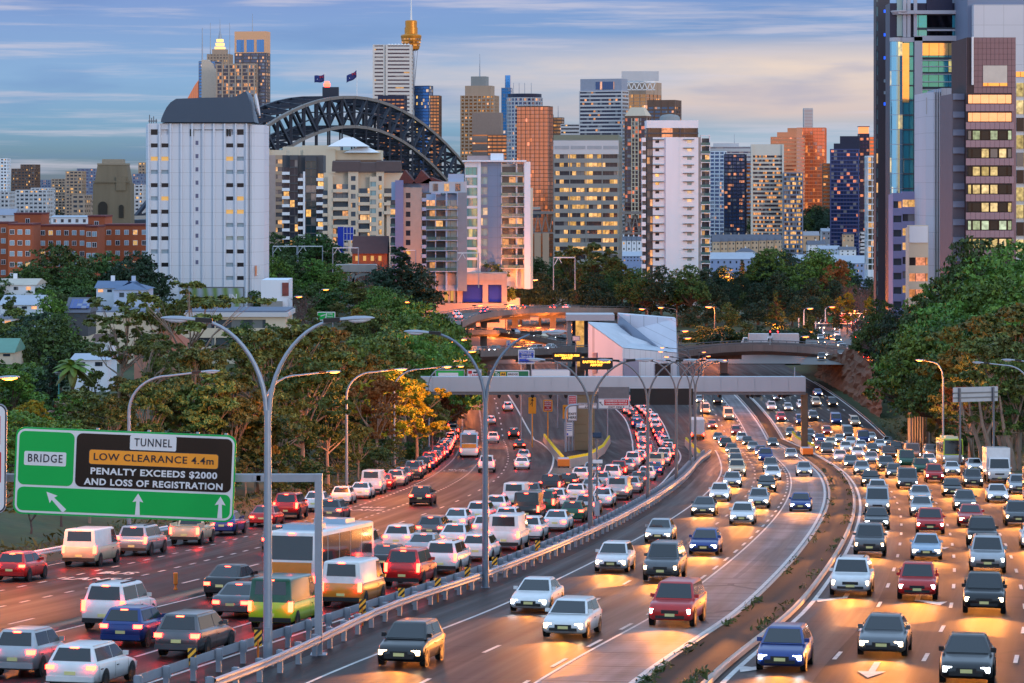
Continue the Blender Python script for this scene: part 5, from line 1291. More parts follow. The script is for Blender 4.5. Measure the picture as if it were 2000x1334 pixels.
fr = mat('peach cladding', (0.80, 0.42, 0.22), 0.6, 0, 0.05)
zt = (104 - 61) / FP * 3400
MB().box(-hw, -hd, H + .5, hw, hd, H + zt).build('crown', fr, t)
for i in range(3): MB().box(-hw + 2.6 + i * (2 * hw - 2) / 3, -hd - .15, H + 1.5, -hw - 1 + (i + 1) * (2 * hw - 2) / 3 + .3, -hd + 1, H + zt * .62).build('window', g_blue, t)
MB().tube([(0, 0, H + zt), (0, 0, H + zt + 22)], [.7, .2], 6).build('mast', steel, t)
# tower with the golden turret
tw = thing('observation_tower', 'slim tower with a golden drum turret and a white spire', 'tower', (kx(803) * 3650, 3650, -76), 0)
zz = lambda py: zat(py, 3650) + 76
gold = mat('gold turret', (0.62, 0.25, 0.035), 0.35, 0.5, 0.1, 0.2)
MB().lathe([(4.2, 0), (3.2, zz(98))], 14).build('shaft', mat('tower shaft', (0.14, 0.12, 0.13), 0.6), tw)
MB().lathe([(7, zz(99)), (10.5, zz(96)), (13.4, zz(72)), (13.6, zz(70)), (12.5, zz(68))], 28).build('turret', gold, tw)
for py in (90, 84, 78): MB().lathe([(12.2 + (90 - py) * .08, zz(py)), (12.3 + (90 - py) * .08, zz(py - 2.2))], 28).build('window', glass('turret glass', (0.10, 0.05, 0.02), 0.5, (1, .45, .05), 2.2, 0.3, 0.9, mull=0), tw)
MB().lathe([(10, zz(68)), (8.5, zz(66)), (8.5, zz(54)), (7.6, zz(53.5)), (7.6, zz(49)), (5, zz(48.8))], 24).build('upper_drum', gold, tw)
MB().lathe([(7.7, zz(49)), (7.8, zz(42)), (7.0, zz(40)), (3, zz(39.8))], 24).build('crown_drum', gold, tw)
MB().tube([(0, 0, zz(40)), (0, 0, zz(14)), (0, 0, zz(0) + 6)], [1.5, 0.9, 0.3], 8).build('spire', white_paint, tw)
for k in range(10):
    a = 2 * math.pi * k / 10; MB().tube([(10 * math.cos(a), 10 * math.sin(a), 120), (4 * math.cos(a + .5), 4 * math.sin(a + .5), 190), (9 * math.cos(a + 1), 9 * math.sin(a + 1), zz(97))], .3, 4).build('stay_cable', steel, tw)
t, hw, hd, H = sky_tower('pale chamfered tower with narrow slit windows in front of the golden turret', 728, 752, 88, 3100, mat('pale ribbed concrete', (0.68, 0.62, 0.58), 0.7, 0, .04, .1), glass('slit glass', (0.06, 0.05, 0.08), 0.04, (1, .5, .1), 9, .2, 1, mull=0), None, 0, 36, fh=4.2, wh=1.6, pier=0, pw=2.0, inset=.6)
u_ = t
wm = glass('slit glass', None)
t2, hw2, hd2, H2 = sky_tower('pale broad face of the chamfered slit-window tower facing the golden turret', 753, 804, 88, 3098, mat('pale ribbed concrete', None), wm, None, 0.0, 36, fh=4.2, wh=1.6, pier=20, pw=2.4, inset=.6, proud=.02)
for i in range(7):
    x = -hw2 + 3 + i * 3.6; MB().lathe([(1.6, H2), (1.5, H2 + 1.6), (.3, H2 + 2.4)], 8, cx=x).build('roof_dish', white_paint, t2)
sky_tower('blue glass tower rising behind the arch beside the gold-lit slab', 809, 838, 168, 3500, w_navy, glass('deep blue glass', (.03, .12, .32), .12, (1, .6, .1), 2.2, .75, 1), 846, .3, fh=4, wh=3.4)
sky_tower('narrow gold-lit slab tower against the blue glass tower', 840, 858, 187, 3450, w_brown, g_gold, None, .1, 24, fh=4, wh=2.4, pier=4, pw=.6)
sky_tower('squat navy office with a gold end behind the top of the arch', 738, 790, 186, 2900, w_navy, g_gold, 792, .1, 20, fh=4, wh=1.4, pier=5, pw=1, top=4)
t, hw, hd, H = sky_tower('stepped sandstone tower with rows of lit windows and a mast', 899, 966, 187, 3300, w_sand, g_gold, 975, .2, fh=4.1, wh=2.2, pier=5, pw=1.5, proud=.5)
MB().box(-hw + 5, -hd + 3, H + .5, hw - 5, hd - 3, H + 12).build('upper_storey', w_sand, t)
MB().box(-9, -8, H + 12, 9, 8, H + 23).build('plant_room', w_grey, t); MB().tube([(0, 0, H + 23), (0, 0, H + 50)], [.8, .2], 6).build('mast', steel, t)
sky_tower('tan windowless block joined to the stepped sandstone tower', 922, 978, 220, 3200, mat('tan blank wall', (.30, .22, .19), .8), g_gold, None, .1, 25, fh=9, wh=1.6, pier=0, top=25)
sky_tower('ochre-lit low office at the foot of the stepped sandstone tower', 952, 990, 264, 3150, w_brown, g_gold, None, .1, 22, fh=4, wh=2.2, pier=5)
t, hw, hd, H = sky_tower('bright blue glass twin-stepped tower behind the round-shouldered tower', 979, 998, 172, 3700, w_blue, glass('bright blue glass', (.05, .3, .75), .03, (1, .6, .2), 3, .6, 1), None, .1, 20, fh=4, wh=3.6)
MB().box(-2, -6, H + .5, 5, 6, H + 17).build('upper_storey', glass('bright blue glass', None), t)
# round-shouldered tower
def round_tower(label, x0, x1, ytop, d, wall, gl, fh=4.0, wh=2.6, n=16, top=6, zb=-76, name='round_tower', fins=16, r_y=1.0):
    cx = kx((x0 + x1) / 2) * d; r = (x1 - x0) / 2 / FP * d; H = zat(ytop, d) - zb
    t = thing(name, label, 'building', (cx, d + r, zb), 0, CB); nf = int((H - top) / fh)
    mb = MB(); prof = []
    for i in range(nf): z = H - top - (i + 1) * fh; mb.lathe([(r, z), (r, z + fh - wh)], n * 2)
    mb.lathe([(r, H - top), (r, H)], n * 2)
    for k in range(fins):
        a = 2 * math.pi * k / fins; mb.cbox((r * .995 * math.cos(a), r * .995 * math.sin(a), H / 2 - .02), .8, 1.2, H - .06, rz=a)
    mb.build('wall', wall, t)
    wm = MB().lathe([(r - .4, 0), (r - .4, wh)], n * 2).mesh('window', gl)
    for i in range(nf): place('window', wm, t, (0, 0, H - top - i * fh - wh))
    return t, r, H
t, r, H = round_tower('round-shouldered tower of pale fins and dark glass beside the copper glass tower', 990, 1060, 190, 3000, w_pale, g_navy, fins=26, top=1)
MB().lathe([(r - 1, H), (r - 1, H + 4), (r - 3, H + 4.2)], 24).build('plant_room', w_navy, t)
for x in (-12, -6, 0, 7): MB().tube([(x, 0, H + 4), (x, 0, H + 16)], .25, 4).build('mast', steel, t)
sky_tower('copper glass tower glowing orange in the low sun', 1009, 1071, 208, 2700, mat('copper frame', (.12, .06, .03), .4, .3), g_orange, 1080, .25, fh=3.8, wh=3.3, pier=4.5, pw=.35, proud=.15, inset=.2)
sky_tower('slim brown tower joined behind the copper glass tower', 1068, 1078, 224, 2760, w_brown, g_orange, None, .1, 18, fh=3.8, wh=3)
sky_tower('small pink-brown tower next to a dark green mast', 1078, 1098, 230, 3300, w_brown, g_gold, None, .2, 14, fh=4, wh=2, mast=[(.5, 14, .5)])
sky_tower('low white office wedge between the copper tower and the banded tower', 1095, 1132, 243, 3100, w_pale, g_dark, None, .1, 20, fh=4, wh=1.8)
t, hw, hd, H = sky_tower('broad tower of pale bands and lit windows, curved at its side', 1131, 1215, 178, 2900, w_pale, glass('banded lit glass', (.03, .03, .06), .22, (1, .38, .06), 2.4, .2, 1.0, cluster=.4), 1228, .35, fh=3.9, wh=2.2, pier=0, pw=1, top=0)
MB().box(-hw + 1, -hd + 1, H + .5, hw - 1, hd - 1, H + 13).build('upper_storey', mat('smooth grey top', (.30, .33, .42), .5), t)
MB().box(-hw + 18, -hd + .6, H + 2, -hw + 38, -hd + 1.5, H + 10).build('window', g_navy, t)
sky_tower('dark glass tower with an open rooftop truss behind the pale banded tower', 1212, 1262, 160, 3200, w_tan, g_gold, 1292, .5, fh=4.2, wh=3.6, pier=9, pw=.5, top=14, plant=[(.05, .8, 12)], plantm=white_paint)
t = thing('rooftop_truss', 'white zigzag truss and sign box on the tower roof behind the banded tower', 'roof structure', (kx(1245) * 3190, 3186, zat(160, 3190)))
mb = MB()
for i in range(6): mb.bar((-16 + i * 6, 0, -1), (-13 + i * 6, 0, -9), .9); mb.bar((-13 + i * 6, 0, -9), (-10 + i * 6, 0, -1), .9)
mb.bar((-16, 0, -1), (20, 0, -1), .9); mb.bar((-16, 0, -9), (20, 0, -9), .9); mb.build('truss', white_paint, t)
MB().box(-18, 0, 1, 24, 3, 12).build('sign_box', w_pale, t)
sky_tower('brown tower with rounded balconies beside the open-truss tower', 1264, 1318, 195, 2850, w_brown, glass('grey blue glass', (.06, .08, .14), .12, (1, .4, .1), 3, .4, 1), 1331, .3, fh=3.9, wh=2.2, pier=7, pw=1.2, top=7)
t, hw, hd, H = sky_tower('dark residential tower with a central lattice of balconies and a cream pyramid cap', 1220, 1262, 226, 2300, w_brown, glass('maroon glass', (.06, .02, .03), .2, (1, .25, .06), 3, .35, .9), 1272, .4, fh=3.3, wh=2.4, pier=6, pw=.5, top=2)
mb = MB()
for i in range(24): mb.box(-3.2, -hd - 1, H - 2 - i * 3.3 - 3.3, 3.2, -hd - .1, H - 2 - i * 3.3 - 2.7)
for x in (-3.2, -.4, 2.6): mb.box(x, -hd - 1.1, H - 84, x + .6, -hd - .05, H - 2)
mb.build('balcony_lattice', w_cream, t)
MB().prism([(-hw, -hd), (hw, -hd), (hw, hd), (-hw, hd)], H, H + 7, 0, [(-hw * .55, -hd * .5), (hw * .55, -hd * .5), (hw * .55, hd * .5), (-hw * .55, hd * .5)]).build('roof', w_cream, t)
# towers to the west of the headland
sky_tower('white slatted round-fronted block with narrow windows beside the white apartments', 1386, 1415, 296, 2500, w_white, g_navy, 1420, .4, fh=3.4, wh=2.2, pier=5, pw=.8)
sky_tower('pale wide hall with a barrel roof and mast above the slatted block', 1386, 1468, 287, 3000, w_pale, g_navy, None, .05, 30, fh=5, wh=1.5, ybase=330, plant=[(.1, .7, 4)], mast=[(.6, 14, .4)])
sky_tower('dark blue balconied tower behind the slatted block', 1414, 1455, 302, 2450, w_navy, glass('night apartments', (.02, .05, .15), .16, (1, .35, .08), 2.6, .3, 1), None, .15, 22, fh=3.2, wh=2, pier=4, pw=.5)
sky_tower('slim blue and gold banded tower behind the white grid tower', 1452, 1470, 318, 2600, w_blue, g_gold, None, .1, 20, fh=3.5, wh=2)
sky_tower('white grid tower of small square windows', 1466, 1528, 284, 2350, mat('white grid', (.66, .62, .56), .75, 0, .04), glass('square windows', (.05, .05, .07), .3, (1, .4, .06), 1.55, .2, 1), 1531, .08, fh=3.3, wh=1.7, pier=3.1, pw=1.5, proud=0.0, top=9)
t, hw, hd, H = sky_tower('orange sunlit tower with white bands beside the white grid tower', 1505, 1556, 268, 2700, mat('sunlit salmon cladding', (.72, .28, .14), .6), g_orange, 1572, .3, fh=3.8, wh=1.6, pier=0, plant=[(.2, .6, 5), (.6, .95, 9)])  # low sun on this tower put into the cladding colour
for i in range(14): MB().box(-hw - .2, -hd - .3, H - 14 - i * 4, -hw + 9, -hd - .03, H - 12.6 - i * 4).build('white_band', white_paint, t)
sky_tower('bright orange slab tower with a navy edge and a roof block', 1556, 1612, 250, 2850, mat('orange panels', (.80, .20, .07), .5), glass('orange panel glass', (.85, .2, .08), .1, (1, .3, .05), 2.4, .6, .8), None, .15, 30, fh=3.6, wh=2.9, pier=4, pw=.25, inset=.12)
sky_tower('white louvred roof tower standing up behind the orange slab', 1570, 1588, 212, 3100, w_pale, glass('louvre', (.45, .3, .3), .0, (1, .4, .2), 30, .1, 0, mull=0), None, 0, 10, fh=1.6, wh=.7, zbase=40)
sky_tower('small glass office with blue columns in front of the orange towers', 1530, 1568, 338, 2250, w_blue, g_warm, 1572, .1, 18, fh=3.6, wh=2.3, pier=6, pw=.6)
sky_tower('narrow gold-windowed tower between the orange slab and the navy tower', 1606, 1622, 320, 2600, w_brown, g_gold, None, .1, 14, fh=3.6, wh=2)
t, hw, hd, H = sky_tower('wide navy residential tower stepping up towards a lantern-topped shaft', 1621, 1678, 292, 2300, mat('navy balcony bands', (.05, .07, .20), .6), glass('navy apartment glass', (.01, .025, .10), .07, (1, .3, .1), 2.6, .25, 1), 1683, .15, fh=3.1, wh=2.2, pier=0, pw=1)
MB().box(-hw + 3, -hd + 2, H + .5, hw, hd - 2, H + 5).build('upper_storey', w_navy, t); MB().box(-hw + 8, -hd + 3, H + 5, hw, hd - 3, H + 11).build('upper_storey', w_navy, t)
t, hw, hd, H = sky_tower('navy shaft with an orange lantern top joined to the wide navy tower', 1679, 1698, 262, 2320, w_navy, glass('navy apartment glass', None), None, 0, 14, fh=3.1, wh=2)
MB().box(-3.6, -hd + 1, H, 3.6, hd - 1, H + 6).build('lantern', emat('lantern glow', (1, .3, .08), .9, (.5, .2, .1)), t); MB().box(-4.3, -hd, H + 6, 4.3, hd, H + 6.6).build('roof', w_navy, t)
sky_tower('thin salmon tower seen past the edge of the dark slab', 1698, 1712, 268, 2900, mat('sunlit salmon cladding', None), g_orange, None, 0, 20, fh=4, wh=1.6)
sky_tower('white-framed balcony tower strip against the dark slab', 1695, 1712, 306, 1500, w_white, glass('balcony glass', (.05, .06, .05), .3, (1, .5, .15), 1.6, .3, 1), None, 0, 14, fh=3.2, wh=2.6, pier=2.4, pw=.25, ybase=540, group='towers beside the motorway')

# ================================================================ the great steel arch bridge
br = thing('arch_bridge', 'great steel arch bridge of dark trusses with two flags on top', 'bridge', (0, 0, -78))
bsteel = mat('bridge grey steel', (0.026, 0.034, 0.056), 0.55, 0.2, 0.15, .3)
bedge = mat('bridge lit chord', (0.20, 0.175, 0.16), 0.5, 0.2, 0.1, .3)  # light on the front truss chords put into a paler steel
crown_p = Vector((kx(692) * 1925, 1925)); axis = Vector((0.41, 0.91)).normalized()      # from the near end to the far end
perp = Vector((-axis.y, axis.x))
def arch_pt(s, up, side):
    """s in -1..1 along the span"""
    h = 134 - 92 * s * s if up else 114 - 110 * s * s
    p = crown_p + axis * (251 * s) + perp * side
    return Vector((p.x, p.y, h))
NP = 28
for side in (0, 30):
    top_, low_, webs = MB(), MB(), MB()
    for i in range(NP):
        s0, s1 = -1 + 2 * i / NP, -1 + 2 * (i + 1) / NP
        U0, U1, L0, L1 = arch_pt(s0, 1, side), arch_pt(s1, 1, side), arch_pt(s0, 0, side), arch_pt(s1, 0, side)
        top_.bar(U0, U1, 2.2, 2.0); low_.bar(L0, L1, 2.2, 2.0)
        webs.bar(L0, U0, 1.9)
        if i < NP / 2: webs.bar(L1, U0, 1.8)
        else: webs.bar(L0, U1, 1.8)
        M0, M1 = L0.lerp(U0, .5), L1.lerp(U1, .5); webs.bar(M0, M1, .8)
    webs.bar(arch_pt(1, 0, side), arch_pt(1, 1, side), 1.6)
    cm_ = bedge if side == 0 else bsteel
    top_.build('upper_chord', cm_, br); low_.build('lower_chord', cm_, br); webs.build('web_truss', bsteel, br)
cross = MB()
for i in range(NP + 1):
    s = -1 + 2 * i / NP
    for up in (0, 1):
        cross.bar(arch_pt(s, up, 0), arch_pt(s, up, 30), 1.9)
        if i < NP: cross.bar(arch_pt(s, up, 0), arch_pt(s + 2 / NP, up, 30), 1.4); cross.bar(arch_pt(s, up, 30), arch_pt(s + 2 / NP, up, 0), 1.4)
    for side in (0, 30):
        p = arch_pt(s, 0, side)
        if abs(p.z - 54) > 4: MB().bar(p, Vector((p.x, p.y, 54)), 1.1).build('hanger', bsteel, br)
cross.build('cross_bracing', bsteel, br)
a, b = crown_p - axis * 300, crown_p + axis * 300; c0, c1 = a + perp * 15, b + perp * 15
mb = MB(); mb.bar(Vector((c0.x, c0.y, 51)), Vector((c1.x, c1.y, 51)), 46, 6); mb.build('deck', bsteel, br)
for side in (-7, 37):
    q0, q1 = a + perp * side, b + perp * side; MB().bar(Vector((q0.x, q0.y, 55.5)), Vector((q1.x, q1.y, 55.5)), .5, 2).build('railing', concrete, br)
top = arch_pt(-.02, 1, 15); MB().box(top.x - 6, top.y - 3, top.z, top.x + 5, top.y + 3, top.z + 7).build('beacon_house', bsteel, br)
MB().lathe([(1.8, top.z + 7), (2.4, top.z + 9), (1.2, top.z + 11)], 10, cx=top.x - 3, cy=top.y).build('beacon', emat('red beacon', (1, .06, .03), 5), br)
flagm = mat('flag navy', (0.02, 0.03, 0.16), 0.7); flagr = mat('flag red', (.5, .03, .04), .7)
for lab, px, py0, d in (('dark blue flag on its pole, nearer the white block, above the arch', 634, 192, 2010), ('dark blue flag on its pole closer to the slit-window tower above the arch', 697, 192, 1995)):
    z0, z1 = zat(190, d), zat(134 if px > 650 else 142, d)
    f = thing('flag', lab, 'flag', (kx(px) * d, d, z0), 0, 'flags on the arch')
    MB().tube([(0, 0, -8), (0, 0, z1 - z0)], [.4, .25], 6).build('pole', white_paint, f)
    tilt = -1.5 if px < 650 else -4.5; vs = []; h = z1 - z0 - 1
    for i in range(9):
        u = i / 8
        for j in range(5):
            vs.append((-.3 - 7 * u, .8 * math.sin(u * 7), h - 5 * j / 4 + tilt * u - .5 * math.sin(u * 5)))
    fl = MB().add(vs, [(i * 5 + j, i * 5 + j + 1, (i + 1) * 5 + j + 1, (i + 1) * 5 + j) for i in range(8) for j in range(4)], 0, True)
    cl = fl.build('cloth', flagm, f); sm = cl.modifiers.new('thick', 'SOLIDIFY'); sm.thickness = .06
    mb = MB(); mb.cbox((-2.2, -.75, h - 1.6 + tilt * .25), 3.2, .12, .45, ry=0.35).cbox((-2.2, -.75, h - 1.6 + tilt * .25), 3.2, .12, .45, ry=-.6); mb.build('canton', flagr, f)
    MB().cbox((-5.2, -1.0, h - 2.6 + tilt * .7), .5, .1, .5, ry=.8).build('star', white_paint, f)
# stone pylon
py_ = thing('stone_pylon', 'tapered sandstone bridge pylon with an arched opening', 'pylon', (kx(222) * 1640, 1640, -68), 0); py_.scale = (1.093, 1.093, 1.093)
pst = mat('pylon granite', (0.20, 0.16, 0.11), 0.9, 0, .18, .25, .2, streak=True)
zz = lambda py: zat(py, 1500) + 62.2
def frus(mb, w0, w1, z0, z1, dp0, dp1): mb.prism([(-w0, -dp0), (w0, -dp0), (w0, dp0), (-w0, dp0)], z0, z1, 0, [(-w1, -dp1), (w1, -dp1), (w1, dp1), (-w1, dp1)])
mb = MB(); frus(mb, 10.4, 9.9, 0, zz(358), 8, 7.6); mb.build('shaft', pst, py_)
mb = MB(); frus(mb, 9.2, 7.7, zz(358), zz(322), 7, 6); mb.build('upper_shaft', pst, py_)
mb = MB(); frus(mb, 7.9, 7.9, zz(322), zz(319), 6.3, 6.3); frus(mb, 5.6, 5.5, zz(319), zz(311), 4.6, 4.5); mb.build('crown', mat('crown stone', (.30, .25, .19), .9), py_)
MB().box(-9.98, -8.4, zz(356.5), 9.98, -7.6, zz(353.5)).build('string_course', pst, py_)
for x, w, hh_ in ((-4.6, 2.4, 402), (5.2, 1.2, 404)):
    pts = [(x - w, zz(425)), (x + w, zz(425))] + [(x + w * math.cos(a), zz(hh_) + w * math.sin(a)) for a in [math.pi * k / 8 for k in range(9)]]
    MB().yprism(pts[::-1], -8.25, -7.6).build('archway', mat('opening shade', (.035, .03, .025), .9), py_)  # solid dark panels; the shade inside the arches is their colour
MB().box(2.4, -8.3, zz(372), 7.6, -7.5, zz(345)).build('buttress', pst, py_)
# deck truss seen between the flats, and its stone piers
t = thing('truss_viaduct', 'steel truss approach span seen between the glass flats and the striped office', 'bridge', (0, 1750, 0)); mb = MB()
x0, x1, z0, z1 = kx(1036) * 1750, kx(1270) * 1750, zat(455, 1750), zat(418, 1750)
mb.box(x0, -3, z1, x1, 3, z1 + 1.6)
for i in range(16):
    a = x0 + (x1 - x0) * i / 16; b = x0 + (x1 - x0) * (i + .5) / 16; c_ = x0 + (x1 - x0) * (i + 1) / 16
    mb.bar((a, 0, z1), (b, 0, z0), .7); mb.bar((b, 0, z0), (c_, 0, z1), .7)
mb.bar((x0, 0, z0), (x1, 0, z0), .9); mb.build('truss', mat('truss grey', (.2, .18, .18), .6), t)
for px in (1050, 1066, 1140): MB().box(kx(px) * 1750 - 2, -2, -78, kx(px) * 1750 + 2, 2, z0).build('pier', w_sand, t)
# ================================================================ nearer buildings
def block(label, x0, x1, ytop, ybase, d, dep, cols, fh, top=1.5, body=None, rz=0.0, name='apartment_building', group='blocks between the motorway and the harbour', nf=None, cat='building', y0_off=0.0, roofmat=None):
    """cols: (px0, px1, kind, wall material, glass material, options)"""
    s = FP / d; cxp = (x0 + x1) / 2; zb = min(zat(ybase, d), -30); H = zat(ytop, d) - zb
    t = thing(name, label, cat, (kx(cxp) * d, d, zb), rz, group)
    X = lambda px: (px - cxp) / s
    body = body or w_white
    MB().box(X(x0) + .3, 2.2, -3, X(x1) - .3, dep, H - .6).build('wall', body, t)
    n = nf or int((H - top) / fh)
    for col in cols:
        px0, px1, kind, wm, gm = col[:5]; o = col[5] if len(col) > 5 else {}
        a, b = X(px0), X(px1); tp = zat(o['ytop'], d) - zb if 'ytop' in o else H
        nn = min(n, o.get('n', int((tp - o.get('top', top)) / fh))); z_at = lambda i: tp - o.get('top', top) - (i + 1) * fh
        yo = o.get('y', 0.0); wh = o.get('wh', 1.7); sill = o.get('sill', fh - wh - .25)
        if kind == 'wall':
            MB().box(a, yo, -3, b, 2.5, tp).build('wall', wm, t)
        elif kind == 'glass':
            mb = MB(); mb.box(a, yo + .25, -3, b, 2.5, z_at(nn - 1)) if nn else None
            for i in range(nn):
                mb.box(a, yo, z_at(i) - .0, b, yo + 2.4, z_at(i) + sill - .002); mb.box(a, yo, z_at(i) + sill + wh + .002, b, yo + 2.4, z_at(i) + fh - .004)
            mb.box(a, yo, z_at(0) + fh, b, yo + 2.4, tp); mb.box(a - .01, yo + .02, -3, a + .12, yo + 2.38, tp - .01).box(b - .12, yo + .02, -3, b + .01, yo + 2.38, tp - .01); mb.build('spandrel', wm, t)
            g = MB().box(a + .08, yo + .3, 0, b - .08, yo + 2.0, wh).mesh('window', gm)
            for i in range(nn): place('window', g, t, (0, 0, z_at(i) + sill))
        elif kind == 'punch':
            mb = MB(); ww = o.get('w', 1.6); off = o.get('off', 0.5); wx0 = a + (b - a) * off - ww / 2; wx1 = wx0 + ww
            mb.box(a, yo, -3, wx0, yo + 2.3, tp).box(wx1, yo, -3, b, yo + 2.3, tp)
            zs = [(z_at(i) + sill, z_at(i) + sill + wh) for i in range(nn)][::-1]; z = -3
            for q0, q1 in zs: mb.box(wx0, yo + .002, z, wx1, yo + 2.3, q0); z = q1
            mb.box(wx0, yo + .002, z, wx1, yo + 2.3, tp - .002); mb.build('wall', wm, t)
            g = MB().box(wx0, yo + .25, 0, wx1, yo + 1.2, wh).mesh('window', gm)
            sh = MB().box(wx0 - (o['shade'][0]), yo - .7, wh + .12, wx1 + o['shade'][1], yo - .01, wh + .34).mesh('sunshade', g_shade) if 'shade' in o else None
            for i in range(nn):
                place('window', g, t, (0, 0, z_at(i) + sill))
                if sh: place('sunshade', sh, t, (0, 0, z_at(i) + sill))
        elif kind == 'balc':
            g = MB().box(a + .1, yo + 1.2, 0, b - .1, yo + 2.2, fh - .5).mesh('window', gm)
            bal = MB().box(a, yo - .5, 0, b, yo + 2.2, .22).box(a + .02, yo - .5, .222, b - .02, yo - .38, 1.15).mesh('balcony', wm)
            rail = o.get('rail')
            if rail: bal = MB().box(a, yo - .5, 0, b, yo + 2.2, .22).mesh('balcony', wm); rl_ = MB().box(a + .04, yo - .46, .222, b - .04, yo - .4, 1.15).mesh('balustrade', rail)
            for i in range(nn):
                place('window', g, t, (0, 0, z_at(i) + .24)); place('balcony', bal, t, (0, 0, z_at(i)))
                if rail: place('balustrade', rl_, t, (0, 0, z_at(i)))
            mb = MB().box(a, yo, -3, a + .25, yo + 2.3, tp - .2).box(b - .25, yo, -3, b, yo + 2.3, tp - .2).box(a, yo, tp - .2, b, yo + 2.3, tp)
            if o.get('fin', True): mb.build('fin_wall', wm, t)
    return t, X, H
g_shade = mat('sunshade metal', (.06, .065, .08), .5, .3)
railg = glass('balustrade glass', (.10, .22, .22), 0, (1, 1, 1), 1.2, .3, 0, mull=.05, warp=0)
blues = mat('blue grey render', (.40, .50, .68), .75, 0, .06, .2, streak=True)  # even blue grey wall colour
lit_apt = glass('lived-in glass', (.08, .10, .12), .2, (1, .42, .12), 2.1, .25, 1.1)
cyan_g = glass('pale cyan blinds', (.25, .42, .46), .08, (1, .5, .15), 1.9, .25, 1, rough=.2)
# ---- the big white block
d = 700; s = FP / d; zb = -38.0
wt = thing('office_tower', 'tall white ribbed tower with small windows and a dark curved roof hood', 'building', (kx(391) * d, d, zb))
X = lambda px: (px - 391) / s
Z = lambda py: zat(py, d) - zb
wmain = mat('white ribbed wall', (.64, .68, .76), .7, 0, .07, .12, streak=True, grid=(60, 3.3)); grey_w = mat('tower window', (.02, .022, .028), .2, 0, .3, .6, spec=.3)
lit_w = emat('lit yellow window', (1, .55, .12), .42, (.3, .2, .1)); blind_w = mat('drawn blind', (.30, .40, .48), .5); green_w = mat('pale green blind', (.38, .44, .42), .5)
H = Z(241)
cols4 = [(294.5, 308), (315, 329), (441, 455.5), (462, 476)]
ribs = [291 + 21.2 * i for i in range(10)]
mb = MB(); mb.box(X(293) , .6, -3, X(489), 22, H - .02)
floors = [258] + [284 + 25.9 * i for i in range(11)]
rows_w = [(p, 5.5 if i == 0 else 4) for i, p in enumerate(floors)]
# wall skin: between windows in the four window bays, plain elsewhere
for i in range(9):
    a, b = ribs[i], ribs[i + 1]; q = [c for c in cols4 if c[0] > a and c[1] < b + 1]
    if q:
        wa, wb = X(q[0][0]), X(q[0][1]); mb.box(X(a), 0, -3, wa, .6, H).box(wb, 0, -3, X(b), .6, H); z = -3
        for p, hh in rows_w[::-1]: mb.box(wa, .001, z, wb, .6, Z(p + hh)); z = Z(p - hh)
        mb.box(wa, .001, z, wb, .6, H - .001)
    else: mb.box(X(a), 0, -3, X(b), .6, H)
mb.build('wall', wmain, wt)
for i, rx in enumerate(ribs): MB().prism([(X(rx) - .32, 0), (X(rx) - .18, -.7), (X(rx) + .18, -.7), (X(rx) + .32, 0)], -3, H - .05).build('rib', wmain, wt)
MB().prism([(X(489), 0), (X(512), 5), (X(512), 20), (X(489), 22)], -3, H - .3).build('side_wall', wmain, wt)
for k in range(6): x = X(491 + k * 3.6); MB().box(x, .5 + k * 1.0 - .25, -3, x + .12, .5 + k * 1.0 + .3, H - .4).build('side_rib', wmain, wt)
MB().prism([(X(293), 0), (X(281), 4), (X(281), 20), (X(293), 22)][::-1], -3, H - .2).build('side_wall', wmain, wt)
wlit = {(2, 0): lit_w, (2, 1): lit_w, (5, 1): lit_w, (3, 0): blind_w, (2, 2): lit_w, (2, 3): blind_w, (3, 2): blind_w, (3, 3): blind_w, (5, 3): lit_w, (6, 2): lit_w, (6, 3): lit_w, (7, 2): blind_w, (7, 3): blind_w, (8, 2): green_w, (8, 3): green_w, (9, 0): blind_w, (9, 1): blind_w, (5, 0): blind_w, (10, 2): blind_w, (11, 2): blind_w, (3, 1): blind_w}
for r_, (p, hh) in enumerate(rows_w):
    for c_, (a, b) in enumerate(cols4):
        if r_ == 0 and c_ in (1, 2): continue
        MB().box(X(a), .3, Z(p + hh), X(b), .5, Z(p - hh)).build('window', wlit.get((r_, c_), grey_w), wt)
    if 0 < r_ < 11: MB().box(X(382), -.04, Z(p - 5 + 4), X(387.5), .1, Z(p - 5 - 4)).build('small_window', mat('slate window', (.13, .14, .24), .4), wt)
hood = mat('dark blue hood', (.055, .085, .13), .45, .2, .08, .1)
pts = [(315, 239), (316, 232), (320, 222), (326, 210), (334, 200), (345, 193), (400, 191), (455, 190), (468, 186), (476, 180), (480, 178), (484, 184), (488, 197), (491, 215), (495, 228), (498, 239)]
mb = MB(); n = len(pts); vs = []
for yy, k in ((-1.0, 1.0), (3, 1.0), (14, .98), (20, .9)):
    vs += [(X(391 + (px - 391) * k), yy, Z(240) + (Z(py) - Z(240)) * (1 if yy < 15 else .75)) for px, py in pts]
mb.add(vs, [(r * n + i, (r + 1) * n + i, (r + 1) * n + i + 1, r * n + i + 1)[::-1] for r in range(3) for i in range(n - 1)] + [tuple(range(n)), tuple(range(3 * n, 4 * n))[::-1]], 0)
mb.build('roof_hood', hood, wt); MB().box(X(318), -.5, H, X(494), 19, Z(240.2)).build('roof_plinth', black_paint, wt)
dish = MB(); dish.lathe([(.2, 0), (2.6, .5), (2.9, .9), (2.6, .9)], 20); dish.build('satellite_dish', white_paint, wt, (X(495), 3, Z(205)), (0, R(80), 0)).scale = (1, 1, 1)
mb = MB()
for px, h in ((291, 17), (295, 11), (299, 14), (304, 9)): mb.tube([(X(px), 1, H), (X(px), 1, H + h / s)], .12, 5)
mb.bar((X(289), 1, H + .6), (X(306), 1, H + .6), .3); mb.build('antenna_rack', steel_dark, wt)
mb = MB()
